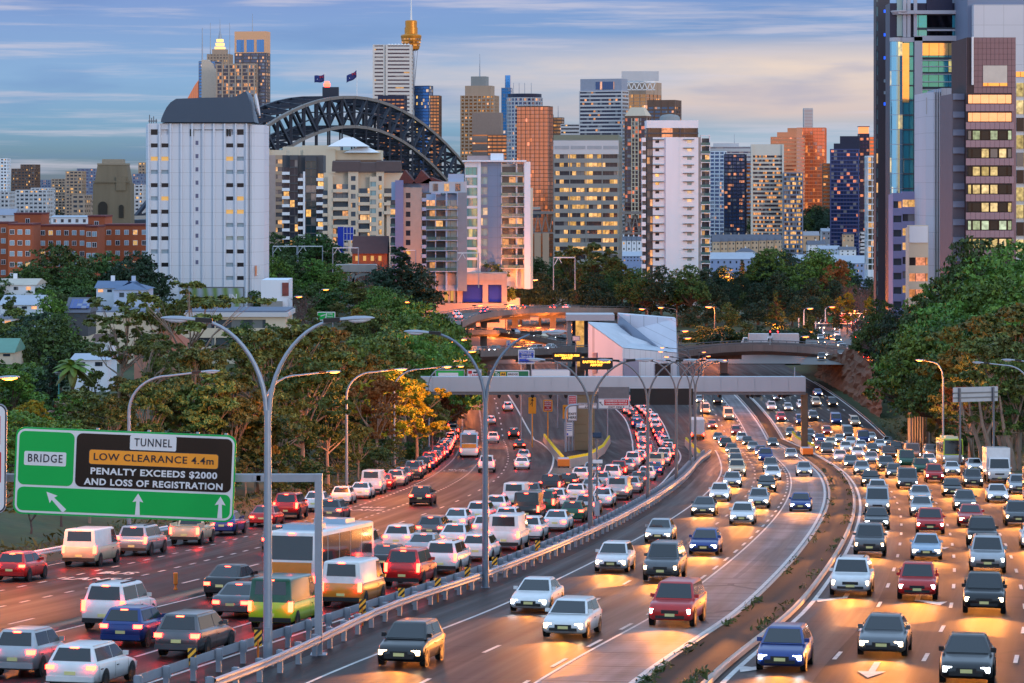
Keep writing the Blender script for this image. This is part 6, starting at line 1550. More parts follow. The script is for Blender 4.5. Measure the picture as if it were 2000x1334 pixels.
for px in (371, 376, 443, 448): mb.box(X(px), -.2, Z(266), X(px) + .35, .1, Z(252))
mb.box(X(371), -.25, Z(254), X(450), -.15, Z(253)); mb.build('louvre', black_paint, wt)
sgn = MB().box(X(499), 1.2, Z(538), X(508), 1.5, Z(520)).build('sign_panel', sg_white, wt); MB().box(X(498), 1.0, Z(539), X(500.3), 1.6, Z(519)).build('sign_edge', orange_plastic, wt)
bb = thing('billboard', 'green and grey hillside billboard at the foot of the white tower, lettered IN', 'billboard', (kx(440) * 680, 680, zat(600, 680)))
def board_mat():
    m, nt, ns, ls, b = new_mat('billboard print'); t = mnode(nt, 'ShaderNodeTexCoord'); w = mnode(nt, 'ShaderNodeTexWave'); ls.new(t.outputs['Object'], w.inputs[0]); w.inputs['Scale'].default_value = .12; w.inputs['Distortion'].default_value = 4
    ls.new(mmix(nt, w.outputs[0], (.16, .26, .06), (.35, .40, .48)), b.inputs['Base Color']); return m
MB().box(-9.5, 0, 0, 4.3, .4, 4.6).build('print', board_mat(), bb); lettering('IN', 2.0, sg_white, bb, (1.9, -.05, 2.4), .05); MB().box(-9.8, .1, -.3, 4.6, .6, 4.9).build('frame', steel_dark, bb)

# ---- low pale building in front of the white tower
t, X, H = block('long low pale concrete building with a flat blue-grey roof in front of the white tower', 150, 560, 610, 700, 560, 18, [(152, 245, 'wall', w_cream, None), (245, 330, 'wall', w_cream, None, {'y': .5}), (330, 420, 'glass', w_cream, g_dark, {'top': 1.2, 'n': 2}), (420, 520, 'glass', w_cream, lit_apt, {'top': 1.2, 'n': 2}), (520, 558, 'wall', w_cream, None)], 3.6, top=1.0, body=w_cream, name='low_building', group=None)
MB().box(X(147), -.6, H - .9, X(563), 18.4, H + .003).build('roof_fascia', w_pale, t); MB().box(X(150), 0, H + .004, X(560), 18, H + .3).build('roof', mat('blue grey roof', (.14, .17, .24), .7), t)
t = thing('low_building', 'white windowless block with a framed dark red mural beside the tower foot', 'building', (kx(538) * 640, 640, -38)); s_ = FP / 640
MB().box(-28 / s_, 0, 0, 24 / s_, 14, zat(547, 640) + 38).build('wall', w_white, t); MB().box(-28 / s_, -1, 0, 14 / s_, -.01, zat(588, 640) + 38).build('annex', w_grey, t)
MB().box(13 / s_, -.2, zat(578, 640) + 38, 26 / s_, -.02, zat(552, 640) + 38).build('mural', mat('mural', (.24, .06, .05), .6, 0, .4, .8), t)
MB().box(-28 / s_, -1.4, zat(612, 640) + 38, 30 / s_, -1.02, zat(600, 640) + 38).build('awning', w_blue, t)

# ---- apartments left of centre
block('pale brown flats with stacked balconies squeezed beside the white tower', 508, 560, 290, 470, 1150, 18, [(508, 526, 'balc', w_cream, lit_apt, {'rail': railg}), (526, 538, 'wall', mat('pinkish render', (.42, .33, .31), .75), None, {'ytop': 303}), (538, 552, 'glass', w_sand, g_apt, {'ytop': 303}), (552, 560, 'wall', w_sand, None, {'ytop': 303})], 3.1, body=w_cream)
block('black glass apartment tower with thin white balcony edges', 549, 632, 300, 468, 1080, 18, [(551, 566, 'balc', w_white, g_dark, {'ytop': 318, 'fin': False}), (566, 582, 'glass', w_dgrey, g_dark, {'ytop': 303, 'wh': 2.6, 'sill': .2}), (582, 592, 'balc', w_white, g_dark, {'ytop': 330, 'fin': False}), (592, 596, 'wall', w_white, None, {'ytop': 335}), (596, 618, 'glass', w_dgrey, glass('black teal glass', (.01, .05, .07), .05, (1, .5, .1), 2, .4, 1), {'wh': 2.7, 'sill': .2, 'ytop': 306}), (618, 632, 'balc', w_white, g_dark, {'ytop': 330, 'fin': False})], 3.1, body=w_dgrey)
t, X, H = block('tan rooftop hall with white hip roofs above the cream balconied flats', 585, 745, 291, 400, 1350, 25, [(592, 655, 'wall', w_cream, None), (655, 745, 'glass', w_brown, g_dark, {'ytop': 312, 'n': 2})], 5, body=w_cream, name='club_building')
for x0, x1, y0, y1 in ((640, 720, 268, 286), (672, 742, 286, 298)): MB().prism([(X(x0), -2), (X(x1), -2), (X(x1), 14), (X(x0), 14)], zat(y1, 1350) + (H - zat(291, 1350)), zat(y0, 1350) + (H - zat(291, 1350)), 0, [(X((x0 + x1) / 2) - 2, 5), (X((x0 + x1) / 2) + 2, 5), (X((x0 + x1) / 2) + 2, 7), (X((x0 + x1) / 2) - 2, 7)]).build('hip_roof', white_paint, t)
block('low cream podium roofs behind the black glass flats', 552, 660, 284, 330, 1420, 25, [(552, 590, 'wall', w_cream, None, {'ytop': 287}), (590, 660, 'wall', w_cream, None)], 5, body=w_cream, name='podium_building')
t, X, H = block('large cream apartment building with dark roofs, rounded balconies and three lit floors', 630, 785, 334, 490, 980, 18,
   [(630, 640, 'balc', w_cream, g_apt, {'ytop': 362, 'fin': False}), (640, 650, 'wall', w_cream, None, {'ytop': 345}), (650, 680, 'balc', w_cream, lit_apt, {'ytop': 350, 'fin': False}), (680, 700, 'punch', w_cream, g_apt, {'w': 1.6}), (700, 722, 'balc', w_cream, g_apt, {'ytop': 358, 'fin': False}),
    (722, 735, 'glass', w_cream, cyan_g, {'ytop': 345}), (735, 750, 'punch', w_cream, g_dark, {'w': 1.1}), (750, 785, 'balc', w_cream, lit_apt, {'ytop': 358, 'fin': False, 'n': 3}), (755, 785, 'wall', w_cream, None, {'ytop': 392, 'y': .6})], 3.1, body=w_cream)
for x0, x1, y in ((648, 702, 322), (696, 734, 325), (734, 782, 322)): MB().xprism([(-.5, H - .2), (16, H - .2), (8, H + (334 - y) / FP * 980 + 1.5), (3, H + (334 - y) / FP * 980 + 1.2)], X(x0), X(x1)).build('roof', mat('dark brown roof', (.085, .05, .045), .8), t)
t = thing('scaffold_tower', 'blue netted scaffold standing against the cream flats', 'scaffold', (kx(675) * 960, 958, zat(495, 960))); hh = (495 - 443) / FP * 960
MB().box(-2.6, 0, 0, -.5, 3, hh).build('netting', mat('blue netting', (.02, .05, .45), .8), t); mb = MB()
for i in range(4): mb.bar((-.5 + i * 1.1, 0, 0), (-.5 + i * 1.1, 0, hh), .12); mb.bar((-.5, 0, hh * (i + 1) / 4), (3, 0, hh * (i + 1) / 4), .12)
mb.build('frame', white_paint, t); MB().box(-.4, .2, hh * .5, 2.7, 2.5, hh).build('netting', mat('blue netting', None), t)
t = thing('warehouse', 'dark brown tiled hall with an orange-lit brick front below the cream flats', 'building', (kx(722) * 900, 900, zat(516, 900))); s_ = FP / 900; hh = (516 - 462) / s_
mb = MB(); mb.xprism([(0, hh * .38), (16, hh * .38), (10, hh), (7, hh)], -35 / s_, 35 / s_); mb.build('roof', mat('maroon tiles', (.10, .05, .05), .8), t); MB().box(-34 / s_, .5, -2, 34 / s_, 15, hh * .38).build('wall', w_brick, t)
for k in range(4): MB().box(-28 / s_ + k * 15 / s_, .4, hh * .12, -22 / s_ + k * 15 / s_, .6, hh * .3).build('window', lit_w, t)
t, X, H = block('lilac and cream apartments with maroon gabled roofs and a metal-clad bay', 762, 860, 352, 495, 900, 16,
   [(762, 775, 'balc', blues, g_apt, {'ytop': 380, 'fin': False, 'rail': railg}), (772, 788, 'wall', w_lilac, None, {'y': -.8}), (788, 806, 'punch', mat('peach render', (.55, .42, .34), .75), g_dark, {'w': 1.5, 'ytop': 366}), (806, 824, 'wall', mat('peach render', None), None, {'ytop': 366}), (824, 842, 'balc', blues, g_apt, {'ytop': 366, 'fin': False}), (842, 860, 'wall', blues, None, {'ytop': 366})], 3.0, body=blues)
for x0, x1, y, w_ in ((776, 812, 338, 6), (806, 848, 338, 8), (820, 875, 352, 5)): MB().yprism([(X(x0), H - 1), (X(x1), H - 1), (X((x0 * .6 + x1 * .4)), H + (352 - y) / FP * 900 + 1)], -.6, 12 + w_).build('roof', mat('maroon roof', (.14, .045, .04), .8), t)
t, X, H = block('blue-grey apartments with rows of glass balconies next to the teal glass flats', 830, 912, 376, 525, 830, 16,
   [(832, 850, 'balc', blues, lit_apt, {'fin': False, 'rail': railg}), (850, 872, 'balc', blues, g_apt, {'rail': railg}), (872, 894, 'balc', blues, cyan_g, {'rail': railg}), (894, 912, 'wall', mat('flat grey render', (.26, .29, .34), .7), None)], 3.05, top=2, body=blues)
MB().box(X(838), 2, H, X(910), 14, H + 3.2).build('roof_terrace', w_pale, t); MB().box(X(875), 3, H + 3.2, X(905), 12, H + 5.5).build('plant_room', blues, t)
for k in range(3): MB().box(X(845 + k * 22), 1.9, H + .4, X(855 + k * 22), 2.05, H + 2.6).build('window', g_apt, t)
t, X, H = block('tall flats with teal glass bays, a grey blank strip and open balconies', 907, 1036, 316, 545, 860, 16,
   [(908, 933, 'glass', w_white, glass('teal bay glass', (.08, .34, .38), .05, (1, .6, .1), 1.2, .35, .8), {'wh': 2.4, 'sill': .3}), (933, 939, 'wall', w_white, None, {'y': -.3}), (939, 953, 'glass', w_blue, cyan_g, {'wh': 2.2}), (953, 979, 'wall', mat('mid grey blue wall', (.15, .23, .36), .6, 0, .04, grid=(70, 3.15)), None),
    (979, 1009, 'balc', w_pale, lit_apt, {'rail': railg}), (1009, 1024, 'balc', w_pale, lit_apt, {'rail': railg}), (1024, 1036, 'wall', w_white, None, {'y': -.8})], 3.15, top=1.2, body=w_white)
MB().box(X(903), -1.4, H, X(1028), 16, H + .5).build('roof_slab', w_white, t); MB().box(X(912), 3, H + .5, X(985), 13, H + 1.9).build('plant_room', mat('pink grey', (.4, .3, .3), .7), t); MB().box(X(958), 2, H + .5, X(983), 10, H + 2.6).build('plant_room', w_white, t)
MB().prism([(X(1036), -.8), (X(1041), 3), (X(1041), 16), (X(1036), 16)], -3, H - 8).build('side_wall', w_cream, t)
# ---- striped office
t, hw, hd, H = tower('grey striped office with four bays of yellow-lit windows and white top panels', 1081, 1208, 273, 1080, w_grey, g_warm, 1215, .06, fh=3.22, wh=1.55, pier=6.2, pw=.35, proud=.1, top=5.6, ybase=515, name='office_building', group='blocks between the motorway and the harbour', inset=.5); clean(t)
MB().box(-hw - .05, -hd - .12, H - 5.5, hw + .05, -hd - .02, H - .3).build('white_band', w_pale, t)
for k in range(4): MB().box(-hw + .4 + k * 2 * hw / 4, -hd - .2, H - 3.6, -hw - .2 + (k + 1) * 2 * hw / 4, -hd - .12, H - 2.3).build('louvre', mat('grey louvre', (.36, .38, .42), .6), t)
MB().box(-hw, -hd, H + .003, hw, hd, H + 1.9).build('parapet', mat('greenish fascia', (.20, .22, .17), .7), t)
# ---- white apartment tower
t, X, H = block('white apartment tower with a dark penthouse floor and a column of white balcony boxes', 1256, 1388, 268, 580, 950, 17,
   [(1263, 1275, 'glass', w_dgrey, lit_apt, {'wh': 2.2, 'sill': .3}), (1275, 1300, 'punch', w_white, g_dark, {'w': 1.3, 'off': .35, 'wh': .9, 'shade': (1.0, 1.6)}), (1300, 1325, 'wall', w_white, None, {'y': -.8}), (1325, 1364, 'punch', w_white, cyan_g, {'w': 1.5, 'off': .55, 'wh': .9, 'shade': (1.4, .8)}),
    (1364, 1369, 'wall', w_grey, None), (1369, 1387, 'balc', w_white, g_apt, {'ytop': 264, 'rail': railg})], 2.84, top=.8, body=w_white)
zt = lambda py: zat(py, 950) - zat(268, 950) + H
MB().box(X(1263), -.2, zt(250), X(1364), 15, zt(235)).build('roof_slab', w_white, t)
MB().box(X(1264), .4, H, X(1362), 14, zt(250)).build('penthouse', glass('penthouse glass', (.05, .05, .05), .25, (1, .35, .1), 4, .3, .9), t)
MB().box(X(1263), -.4, zt(262), X(1364), 14.5, zt(259)).build('floor_slab', w_dgrey, t)
for px in (1263, 1290, 1327, 1361): MB().box(X(px), -.3, H, X(px) + .4, .2, zt(250)).build('post', w_dgrey, t)
MB().lathe([(3.5, zt(235)), (3.4, zt(228)), (2.6, zt(224)), (.5, zt(222))], 16, cx=X(1310), cy=6).build('roof_tank', w_grey, t)
for i in range(17): MB().box(X(1253), -1.2, H - 1.6 - i * 2.84, X(1261), 1.0, H - .2 - i * 2.84).build('balcony_box', w_white, t)
MB().box(X(1255), .2, -3, X(1262), 3, H).build('shaft', g_apt, t)

# ---- the towers on the right bank
GT = 'towers beside the motorway'
t, X, H = block('dark slab tower with small bright blue windows at the edge of the glass tower', 1711, 1740, -30, 690, 690, 7, [(1711, 1716, 'glass', w_dgrey, cyan_g, {'wh': 2.4}), (1716, 1738, 'wall', mat('charcoal panels', (.06, .055, .07), .5, 0, .1, .3), None)], 3.6, body=w_dgrey, group=GT, name='office_tower')
for i, (py, mm) in enumerate(((22, 0), (68, 0), (113, 0), (158, 1), (181, 1), (203, 0))): MB().box(X(1726), -.1, zat(py + 3, 690) - (zat(-30, 690) - H), X(1734), .05, zat(py - 3, 690) - (zat(-30, 690) - H)).build('window', emat('bright blue pane', (.02, .12, 1), .9, (.02, .1, .8)) if mm == 0 else blind_w, t)
gold_m = glass('gold reflection tint glass', (.95, .62, .22), .12, (1, .75, .15), 2.3, .85, 1.0, mull=.05, frame=(.03, .05, .05), cluster=.4)  # golden evening reflection put into the tint
teal_m = glass('teal reflection tint glass', (.06, .42, .52), .12, (1, .75, .12), 2.3, .7, 1.0, mull=.05, frame=(.02, .05, .07), cluster=.4)  # teal reflection put into the tint
wf = mat('pale metal frame', (.50, .50, .55), .5, .1, .05, .3)
t, X, H = block('teal and gold glass office tower with broad pale frames and a rounded glazed corner', 1738, 1905, 0, 705, 660, 10,
   [(1753, 1786, 'glass', w_dgrey, teal_m, {'ytop': 76, 'wh': 3.1, 'sill': .2, 'y': .5}), (1786, 1801, 'wall', wf, None, {'ytop': 72, 'y': -.6}), (1801, 1892, 'glass', w_dgrey, teal_m, {'ytop': 80, 'wh': 2.9, 'sill': .25, 'y': .4}), (1790, 1898, 'glass', w_dgrey, teal_m, {'ytop': 22, 'wh': 2.9, 'n': 4, 'y': 1.2}), (1812, 1862, 'wall', w_navy, None, {'y': 1.5, 'ytop': -20}), (1898, 1903, 'wall', wf, None, {'y': -.2})], 3.45, top=.6, body=w_navy, group=GT, name='office_tower')
Zt = lambda py: zat(py, 660) - zat(0, 660) + H
for x0, x1, y0, y1, yy in ((1786, 1895, 70, 80, -.6), (1753, 1786, 73, 82, .2), (1755, 1900, 20, 27, .2), (1812, 1895, 57, 60, .8)): MB().box(X(x0), yy, Zt(y1), X(x1), yy + 2, Zt(y0)).build('frame_beam', wf, t)
r = 14 / FP * 660; cxx = X(1754); mb = MB()
for i in range(38): mb.lathe([(r - .12, Zt(580) + i * 1.72 * 1.0), (r - .12, Zt(580) + i * 1.72 + 1.6)], 24, cx=cxx, cy=1.6)
gl_ = MB().lathe([(r, Zt(590)), (r, Zt(80))], 28, 0, False, cx=cxx, cy=1.6).build('rounded_corner', glass('corner glass', (.25, .5, .6), .1, (1, .7, .2), 1.1, .7, .8, mull=.06, floor=3.4), t)
for i in range(36): MB().lathe([(r + .05, Zt(80) - 3.45 * i - .14), (r + .05, Zt(80) - 3.45 * i)], 24, cx=cxx, cy=1.6).build('ring', steel, t) if 3.45 * i < Zt(80) - Zt(590) else None
MB().lathe([(r * 1.05, Zt(80)), (r * 1.05, Zt(73))], 24, cx=cxx, cy=1.6).build('corner_cap', wf, t); MB().lathe([(r * 1.3, Zt(28)), (r * 1.6, Zt(22)), (r * 1.6, Zt(20))], 24, cx=X(1764), cy=2.6).build('canopy', wf, t)
for px in (1765, 1773, 1786): MB().box(X(px), 1.0, Zt(72), X(px) + .8, 1.8, Zt(-25)).build('column', wf, t)
MB().box(X(1754), 1.9, Zt(70), X(1765), 4, Zt(-25)).build('window', cyan_g, t)
MB().box(X(1754), .3, Zt(200), X(1776), .49, Zt(84)).build('window', gold_m, t); MB().box(X(1802), .2, Zt(108), X(1890), .39, Zt(84)).build('window', gold_m, t)  # gold sheets laid over the glazing as painted reflections
for py in (118, 130, 145, 160, 175): MB().box(X(1801), -.5, Zt(py + .8), X(1880 - (py > 130) * 10), .38, Zt(py - .8)).build('sun_fin', wf, t)
t = thing('office_tower', 'smooth pale grey blank-walled tower rising out of frame behind the mauve granite block', 'building', (kx(1960) * 640, 640, -46), 0, GT); s_ = FP / 640
MB().box(-58 / s_, 0, 0, 90 / s_, 12, 46 + zat(9, 640)).build('wall', mat('satin pale panel', (.56, .58, .64), .5, 0, .05, .1, grid=(4.5, 4.5)), t); MB().box(-66 / s_, 3, 0, 90 / s_, 28, 46 + zat(-30, 640)).build('upper_storey', w_blue, t)
MB().box(24 / s_, -.2, 46 + zat(150, 640), 90 / s_, -.01, 46 + zat(140, 640)).build('window', gold_m, t)
for i in range(10): MB().box(25 / s_, -.3, 46 + zat(188 + i * 34, 640), 90 / s_, -.01, 46 + zat(162 + i * 34, 640)).build('window', glass('late office', (.03, .035, .04), .5, (1, .75, .25), 1.7, .1, .9), t)
t = thing('office_tower', 'blank grey concrete slab with vertical flutes and a sunlit top corner', 'building', (kx(1848) * 610, 610, -44), 0, GT); s_ = FP / 610; Zs = lambda py: 44 + zat(py, 610)
slabm = mat('fair concrete', (.30, .34, .42), .7, 0, .07, .15, streak=True, grid=(50, 3.6))
MB().box(-8 / s_, 0, 0, 40 / s_, 22, Zs(172)).build('wall', slabm, t); MB().prism([(-36 / s_, 3), (-22 / s_, .3), (-8 / s_, .3), (-8 / s_, 20), (-36 / s_, 20)], 0, Zs(180)).build('stepped_wall', mat('pale concrete', (.55, .57, .64), .6, 0, .07, .15, streak=True, grid=(3.2, 3.6)), t)
for k in range(4): MB().box(-24 / s_ + k * 4.6 / s_, -.5, 0, -22 / s_ + k * 4.6 / s_, .3, Zs(176 - k)).build('flute', slabm, t)
MB().box(-35.5 / s_, 2.6, Zs(222), -24 / s_, 3.4, Zs(190)).build('sunlit_patch', mat('painted sunlit corner', (.95, .92, .85), .15, .5), t)  # bright patch painted for sun on the top corner
mb = MB()
for k in range(10): MB().box(40 / s_ - .01, 4 + 0, Zs(210 + k * 35), 40 / s_ + .25, 18, Zs(194 + k * 35)).build('window', g_dark, t)
# mauve granite block
d = 560; s_ = FP / d; t = thing('office_building', 'mauve granite office with dark-framed window bands and a big pale upper window', 'building', (kx(1937) * d, d, -42), 0, GT); Zs = lambda py: 42 + zat(py, d); X = lambda px: (px - 1937) / s_
tile = 1.72; mb = MB(); xs = [X(1896) + (X(1984) - X(1896)) * i / 10 for i in range(11)]
def granite(x0, x1, y0, y1, nx, ny, yy=0.0):
    m_ = MB()
    for i in range(nx):
        for j in range(ny):
            a, b = X(x0) + (X(x1) - X(x0)) * i / nx, X(x0) + (X(x1) - X(x0)) * (i + 1) / nx; c_, e = Zs(y1) + (Zs(y0) - Zs(y1)) * j / ny, Zs(y1) + (Zs(y0) - Zs(y1)) * (j + 1) / ny
            m_.box(a + .025, yy, c_ + .025, b - .025, yy + .12, e - .025)
    return m_
MB().box(X(1889), .12, 0, X(1984), 20, Zs(73)).build('wall', mat('joint shadow', (.06, .04, .045), .8), t)  # shadow in the granite joints put into the wall colour
granite(1902, 1984, 73, 182, 10, 10).build('granite_cladding', w_mauve, t)
granite(1888, 1902, 73, 182, 2, 10, .4).build('granite_cladding', w_mauve, t)
MB().box(X(1920), -.1, Zs(168), X(1967), .2, Zs(128)).build('window', mat('pale blind wall', (.55, .55, .52), .3, .2), t); MB().box(X(1920), -.13, Zs(168), X(1967), -.05, Zs(162)).build('window', gold_m, t)
MB().tube([(X(1899), -.4, Zs(166)), (X(1899), -.4, Zs(72))], .22, 8).build('pipe', white_paint, t)
big = mat('mauve granite panels', (.34, .215, .25), .45, 0, .06, .3)
pinkref = glass('sunset reflection tint glass', (.95, .75, .60), 0, (1, .6, .2), 1.65, .9, 0, mull=.04)  # pink sunset reflection put into the tint of the top bands
off_g = glass('office band glass', (.02, .03, .035), .5, (1, .72, .22), 1.75, .15, .9, mull=.22, frame=(.01, .015, .02)); off_c = glass('cool office band glass', (.02, .03, .035), .55, (.75, .9, .5), 1.75, .15, .75, mull=.22, frame=(.01, .015, .02))
for k in range(9):
    y = 184 + k * 35.2
    granite(1886, 1980, y + 19.5, y + 33.5, 10, 1, -.35).build('granite_band', big, t)
    MB().box(X(1889), .0, Zs(y + 19.2), X(1976), .1, Zs(y)).build('window_frame', black_paint, t)
    MB().box(X(1891), -.12, Zs(y + 18), X(1975), -.002, Zs(y + 1.2)).build('window', pinkref if k < 2 else off_c if k in (2, 7) else off_g, t)
MB().box(X(1976), -.3, 0, X(1984), .1, Zs(182)).build('granite_pier', w_mauve, t); MB().box(X(1865), 3, 0, X(1888.5), 20, Zs(182)).build('side_wall', mat('shaded granite', (.12, .11, .14), .6), t)  # shade on the side wall put into a darker granite colour
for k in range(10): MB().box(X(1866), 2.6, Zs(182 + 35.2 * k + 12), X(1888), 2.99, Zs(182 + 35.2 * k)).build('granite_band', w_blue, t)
# lilac stepped block
t, X, H = block('lilac clad stepped office with lit windows below the teal glass tower', 1742, 1815, 375, 710, 630, 8, [(1744, 1762, 'glass', w_lilac, lit_apt, {'ytop': 377, 'wh': 1.5}), (1762, 1808, 'glass', w_lilac, g_warm, {'ytop': 374, 'wh': 1.6})], 3.2, top=1.6, body=w_lilac, group=GT, name='office_building')
t, X, H = block('small cream stepped block with orange-lit windows in front of the fluted slab', 1775, 1815, 440, 715, 600, 7, [(1775, 1813, 'glass', w_cream, glass('orange offices', (.04, .03, .03), .5, (1, .35, .08), 2.2, .1, 1), {'ytop': 440, 'top': 6.6, 'wh': 1.7})], 3.4, top=6.6, body=w_cream, group=GT, name='office_building')
MB().box(X(1776), -.2, H - 3.7, X(1812), 0, H - .2).build('white_panel', w_white, t)

# ================================================================ station front with blue screens, viaduct arches
st = thing('station_building', 'ornate stone building front with tall columns and blue scaffold screens', 'building', (kx(905) * 832, 832, -46)); s_ = FP / 832; Zs = lambda py: 46 + zat(py, 832); X = lambda px: (px - 905) / s_
stone = mat('carved stone', (.50, .38, .33), .8, 0, .12, .4, .2, streak=True)
MB().box(X(829), 2.5, 0, X(986), 12, Zs(540)).build('wall', mat('shadow stone', (.30, .23, .20), .8), st); MB().box(X(826), -.5, Zs(548), X(988), 12, Zs(534)).build('cornice', stone, st); MB().box(X(828), -.2, Zs(556), X(986), 2.6, Zs(548)).build('frieze', stone, st)  # shade behind the columns put into a darker copy of the stone
for px in (830, 838, 846, 856, 866, 877, 888, 898, 950, 984): MB().box(X(px) - .35, .4, 0, X(px) + .35, 2.4, Zs(556)).build('column', stone, st)
for px in (850, 898, 948, 985): MB().box(X(px) - .8, -.3, -1, X(px) + .8, 2.4, Zs(534)).build('pilaster', stone, st)
MB().box(X(826), -.8, -4, X(988), 2.6, Zs(592)).build('plinth', stone, st)
for a, b in ((904, 944), (954, 980)): MB().box(X(a), .9, Zs(590), X(b), 1.1, Zs(556)).build('screen', mat('blue netting', None), st)
for a, b in ((868, 876), (880, 887)): MB().box(X(a), 1.6, Zs(588), X(b), 1.8, Zs(562)).build('window', lit_w, st)
vi = thing('rail_viaduct', 'concrete rail viaduct arch with parapet among the trees', 'viaduct', (kx(700) * 800, 800, 0)); s_ = FP / 800; X = lambda px: (px - 700) / s_
mb = MB(); z1, z0 = zat(520, 800), zat(545, 800); mb.box(X(655), 0, zat(531, 800), X(735), 6, zat(517, 800))
n = 12; cx, rr_ = X(712), 22 / s_
for i in range(n):
    a0, a1 = math.pi * i / n, math.pi * (i + 1) / n; q = [(cx + rr_ * math.cos(a0), zat(556, 800) + rr_ * .8 * math.sin(a0)), (cx + rr_ * math.cos(a1), zat(556, 800) + rr_ * .8 * math.sin(a1)), (cx + (rr_ + .8) * math.cos(a1), zat(556, 800) + (rr_ * .8 + .8) * math.sin(a1)), (cx + (rr_ + .8) * math.cos(a0), zat(556, 800) + (rr_ * .8 + .8) * math.sin(a0))]
    mb.yprism(q, .5, 5.5)
for px in (668, 680, 690, 734): mb.box(X(px) - .35, .5, -50, X(px) + .35, 5.5, zat(531, 800))
mb.build('deck', concrete, vi)
for i, (x0, x1, y0, y1, d) in enumerate([(533, 580, 481, 500, 950), (582, 630, 481, 500, 952), (650, 700, 484, 512, 880), (766, 812, 489, 502, 900), (893, 935, 494, 520, 780), (1081, 1123, 503, 525, 800)]):
    t = thing('rail_gantry', f'thin pale overhead wire portal over the railway, {ordn(i)} counted away from the white tower', 'wire portal', (0, d, 0), 0, 'overhead wire portals'); z1, z0 = zat(y0, d), zat(y1, d) - 6
    MB().bar((kx(x0) * d, 0, z1), (kx(x1) * d, 0, z1), .3).build('beam', white_paint, t)
    for px in (x0, x1): MB().bar((kx(px) * d, 0, z0), (kx(px) * d, 0, z1), .3).build('column', steel, t)
    MB().bar((kx(x0 + 10) * d, 0, z1), (kx(x0) * d, 0, z1 - 2.4), .15).bar((kx(x0 + 10) * d, 0, z1), (kx(x0 + 16) * d, 0, z1 - 1.6), .15).build('bracket', white_paint, t)

# ================================================================ white angular ventilation building
d = 630; s_ = FP / d; av = thing('ventilation_building', 'white faceted ventilation building of sloping metal planes beside the beam', 'building', (kx(1235) * d, d, -46.2))
def V(px, py, dy): dd = d + dy; return (kx(px) * dd - kx(1235) * d, dy, zat(py, dd) + 46.2)
wmet = mat('white metal sheet', (.66, .71, .80), .5, .05, .09, .3, streak=True, grid=(1.6, 60)); wmet2 = mat('grey blue metal sheet', (.30, .36, .46), .4, .2, .06, .3)
def facet(nm, pts, m_, base=(0, 0)):
    """solid prism: the visible outline joined to the same outline dropped back"""
    n = len(pts); a = [Vector(p) for p in pts]; b = [Vector((p.x * 1.0, p.y + 6, p.z)) for p in a]
    return MB().add(a + b, [tuple(range(n)), tuple(range(n, 2 * n))[::-1]] + [((i + 1) % n, i, n + i, n + (i + 1) % n) for i in range(n)]).build(nm, m_, av)
facet('front_wall', [V(1150, 760, 0), V(1150, 632, 0), V(1216, 680, -6), V(1216, 770, -6)], wmet)
facet('front_wall', [V(1216, 770, -6), V(1216, 680, -6), V(1322, 690, -2), V(1322, 770, -2)], wmet)
facet('roof', [V(1150, 631, 0), V(1206, 634, 12), V(1222, 660, 12), V(1245, 664, 8), V(1322, 689, -2), V(1216, 679, -6)], mat('pale roof sheet', (.58, .64, .72), .5, .1))
facet('tall_wall', [V(1208, 613, 14), V(1208, 650, 14), V(1322, 698, 2), V(1322, 770, 2), V(1330, 770, 6), V(1320, 622, 8)], wmet)
facet('side_plane', [V(1207.5, 614, 13), V(1274, 668, 3), V(1300, 688, 1), V(1300, 697, 1), V(1209, 652, 13)], wmet2)
facet('recess', [V(1209, 640, 11), V(1224, 661, 10), V(1243, 664, 8), V(1212, 636, 11)], mat('dark slate', (.10, .13, .2), .5))
MB().box(V(1157, 0, 0)[0], -1.6, 3, V(1195, 0, 0)[0], .0, 7.5).build('glazed_band', glass('vent glass', (.1, .14, .3), .3, (1, .3, .1), 1.5, .4, .9), av)
MB().add([V(1218, 700, -6.5), V(1248, 702, -5.5), V(1248, 745, -5.5), V(1218, 745, -6.5)], [(0, 1, 2, 3)]).build('painted_shade', mat('lilac shade sheet', (.3, .3, .42), .5), av)  # thin lilac sheet: shade painted onto the front wall
MB().box(V(1278, 0, 0)[0], -4, 0, V(1308, 0, 0)[0], -2.2, 5.2).build('garage_opening', black_paint, av)  # solid black block; darkness of the opening put into the colour
t = thing('ventilation_annex', 'flat-roofed pale annex with dark glazing beside the white faceted building', 'building', (kx(1130) * 690, 690, -46)); s_ = FP / 690
MB().box(-22 / s_, 0, 0, -14 / s_, 8, 46 + zat(622, 690)).build('wall', w_grey, t); MB().box(-24 / s_, -1, 46 + zat(626, 690), 70 / s_, 9, 46 + zat(614, 690)).build('roof', w_pale, t); MB().box(-12 / s_, 2, 0, 40 / s_, 6, 46 + zat(626, 690)).build('glazing', g_dark, t)

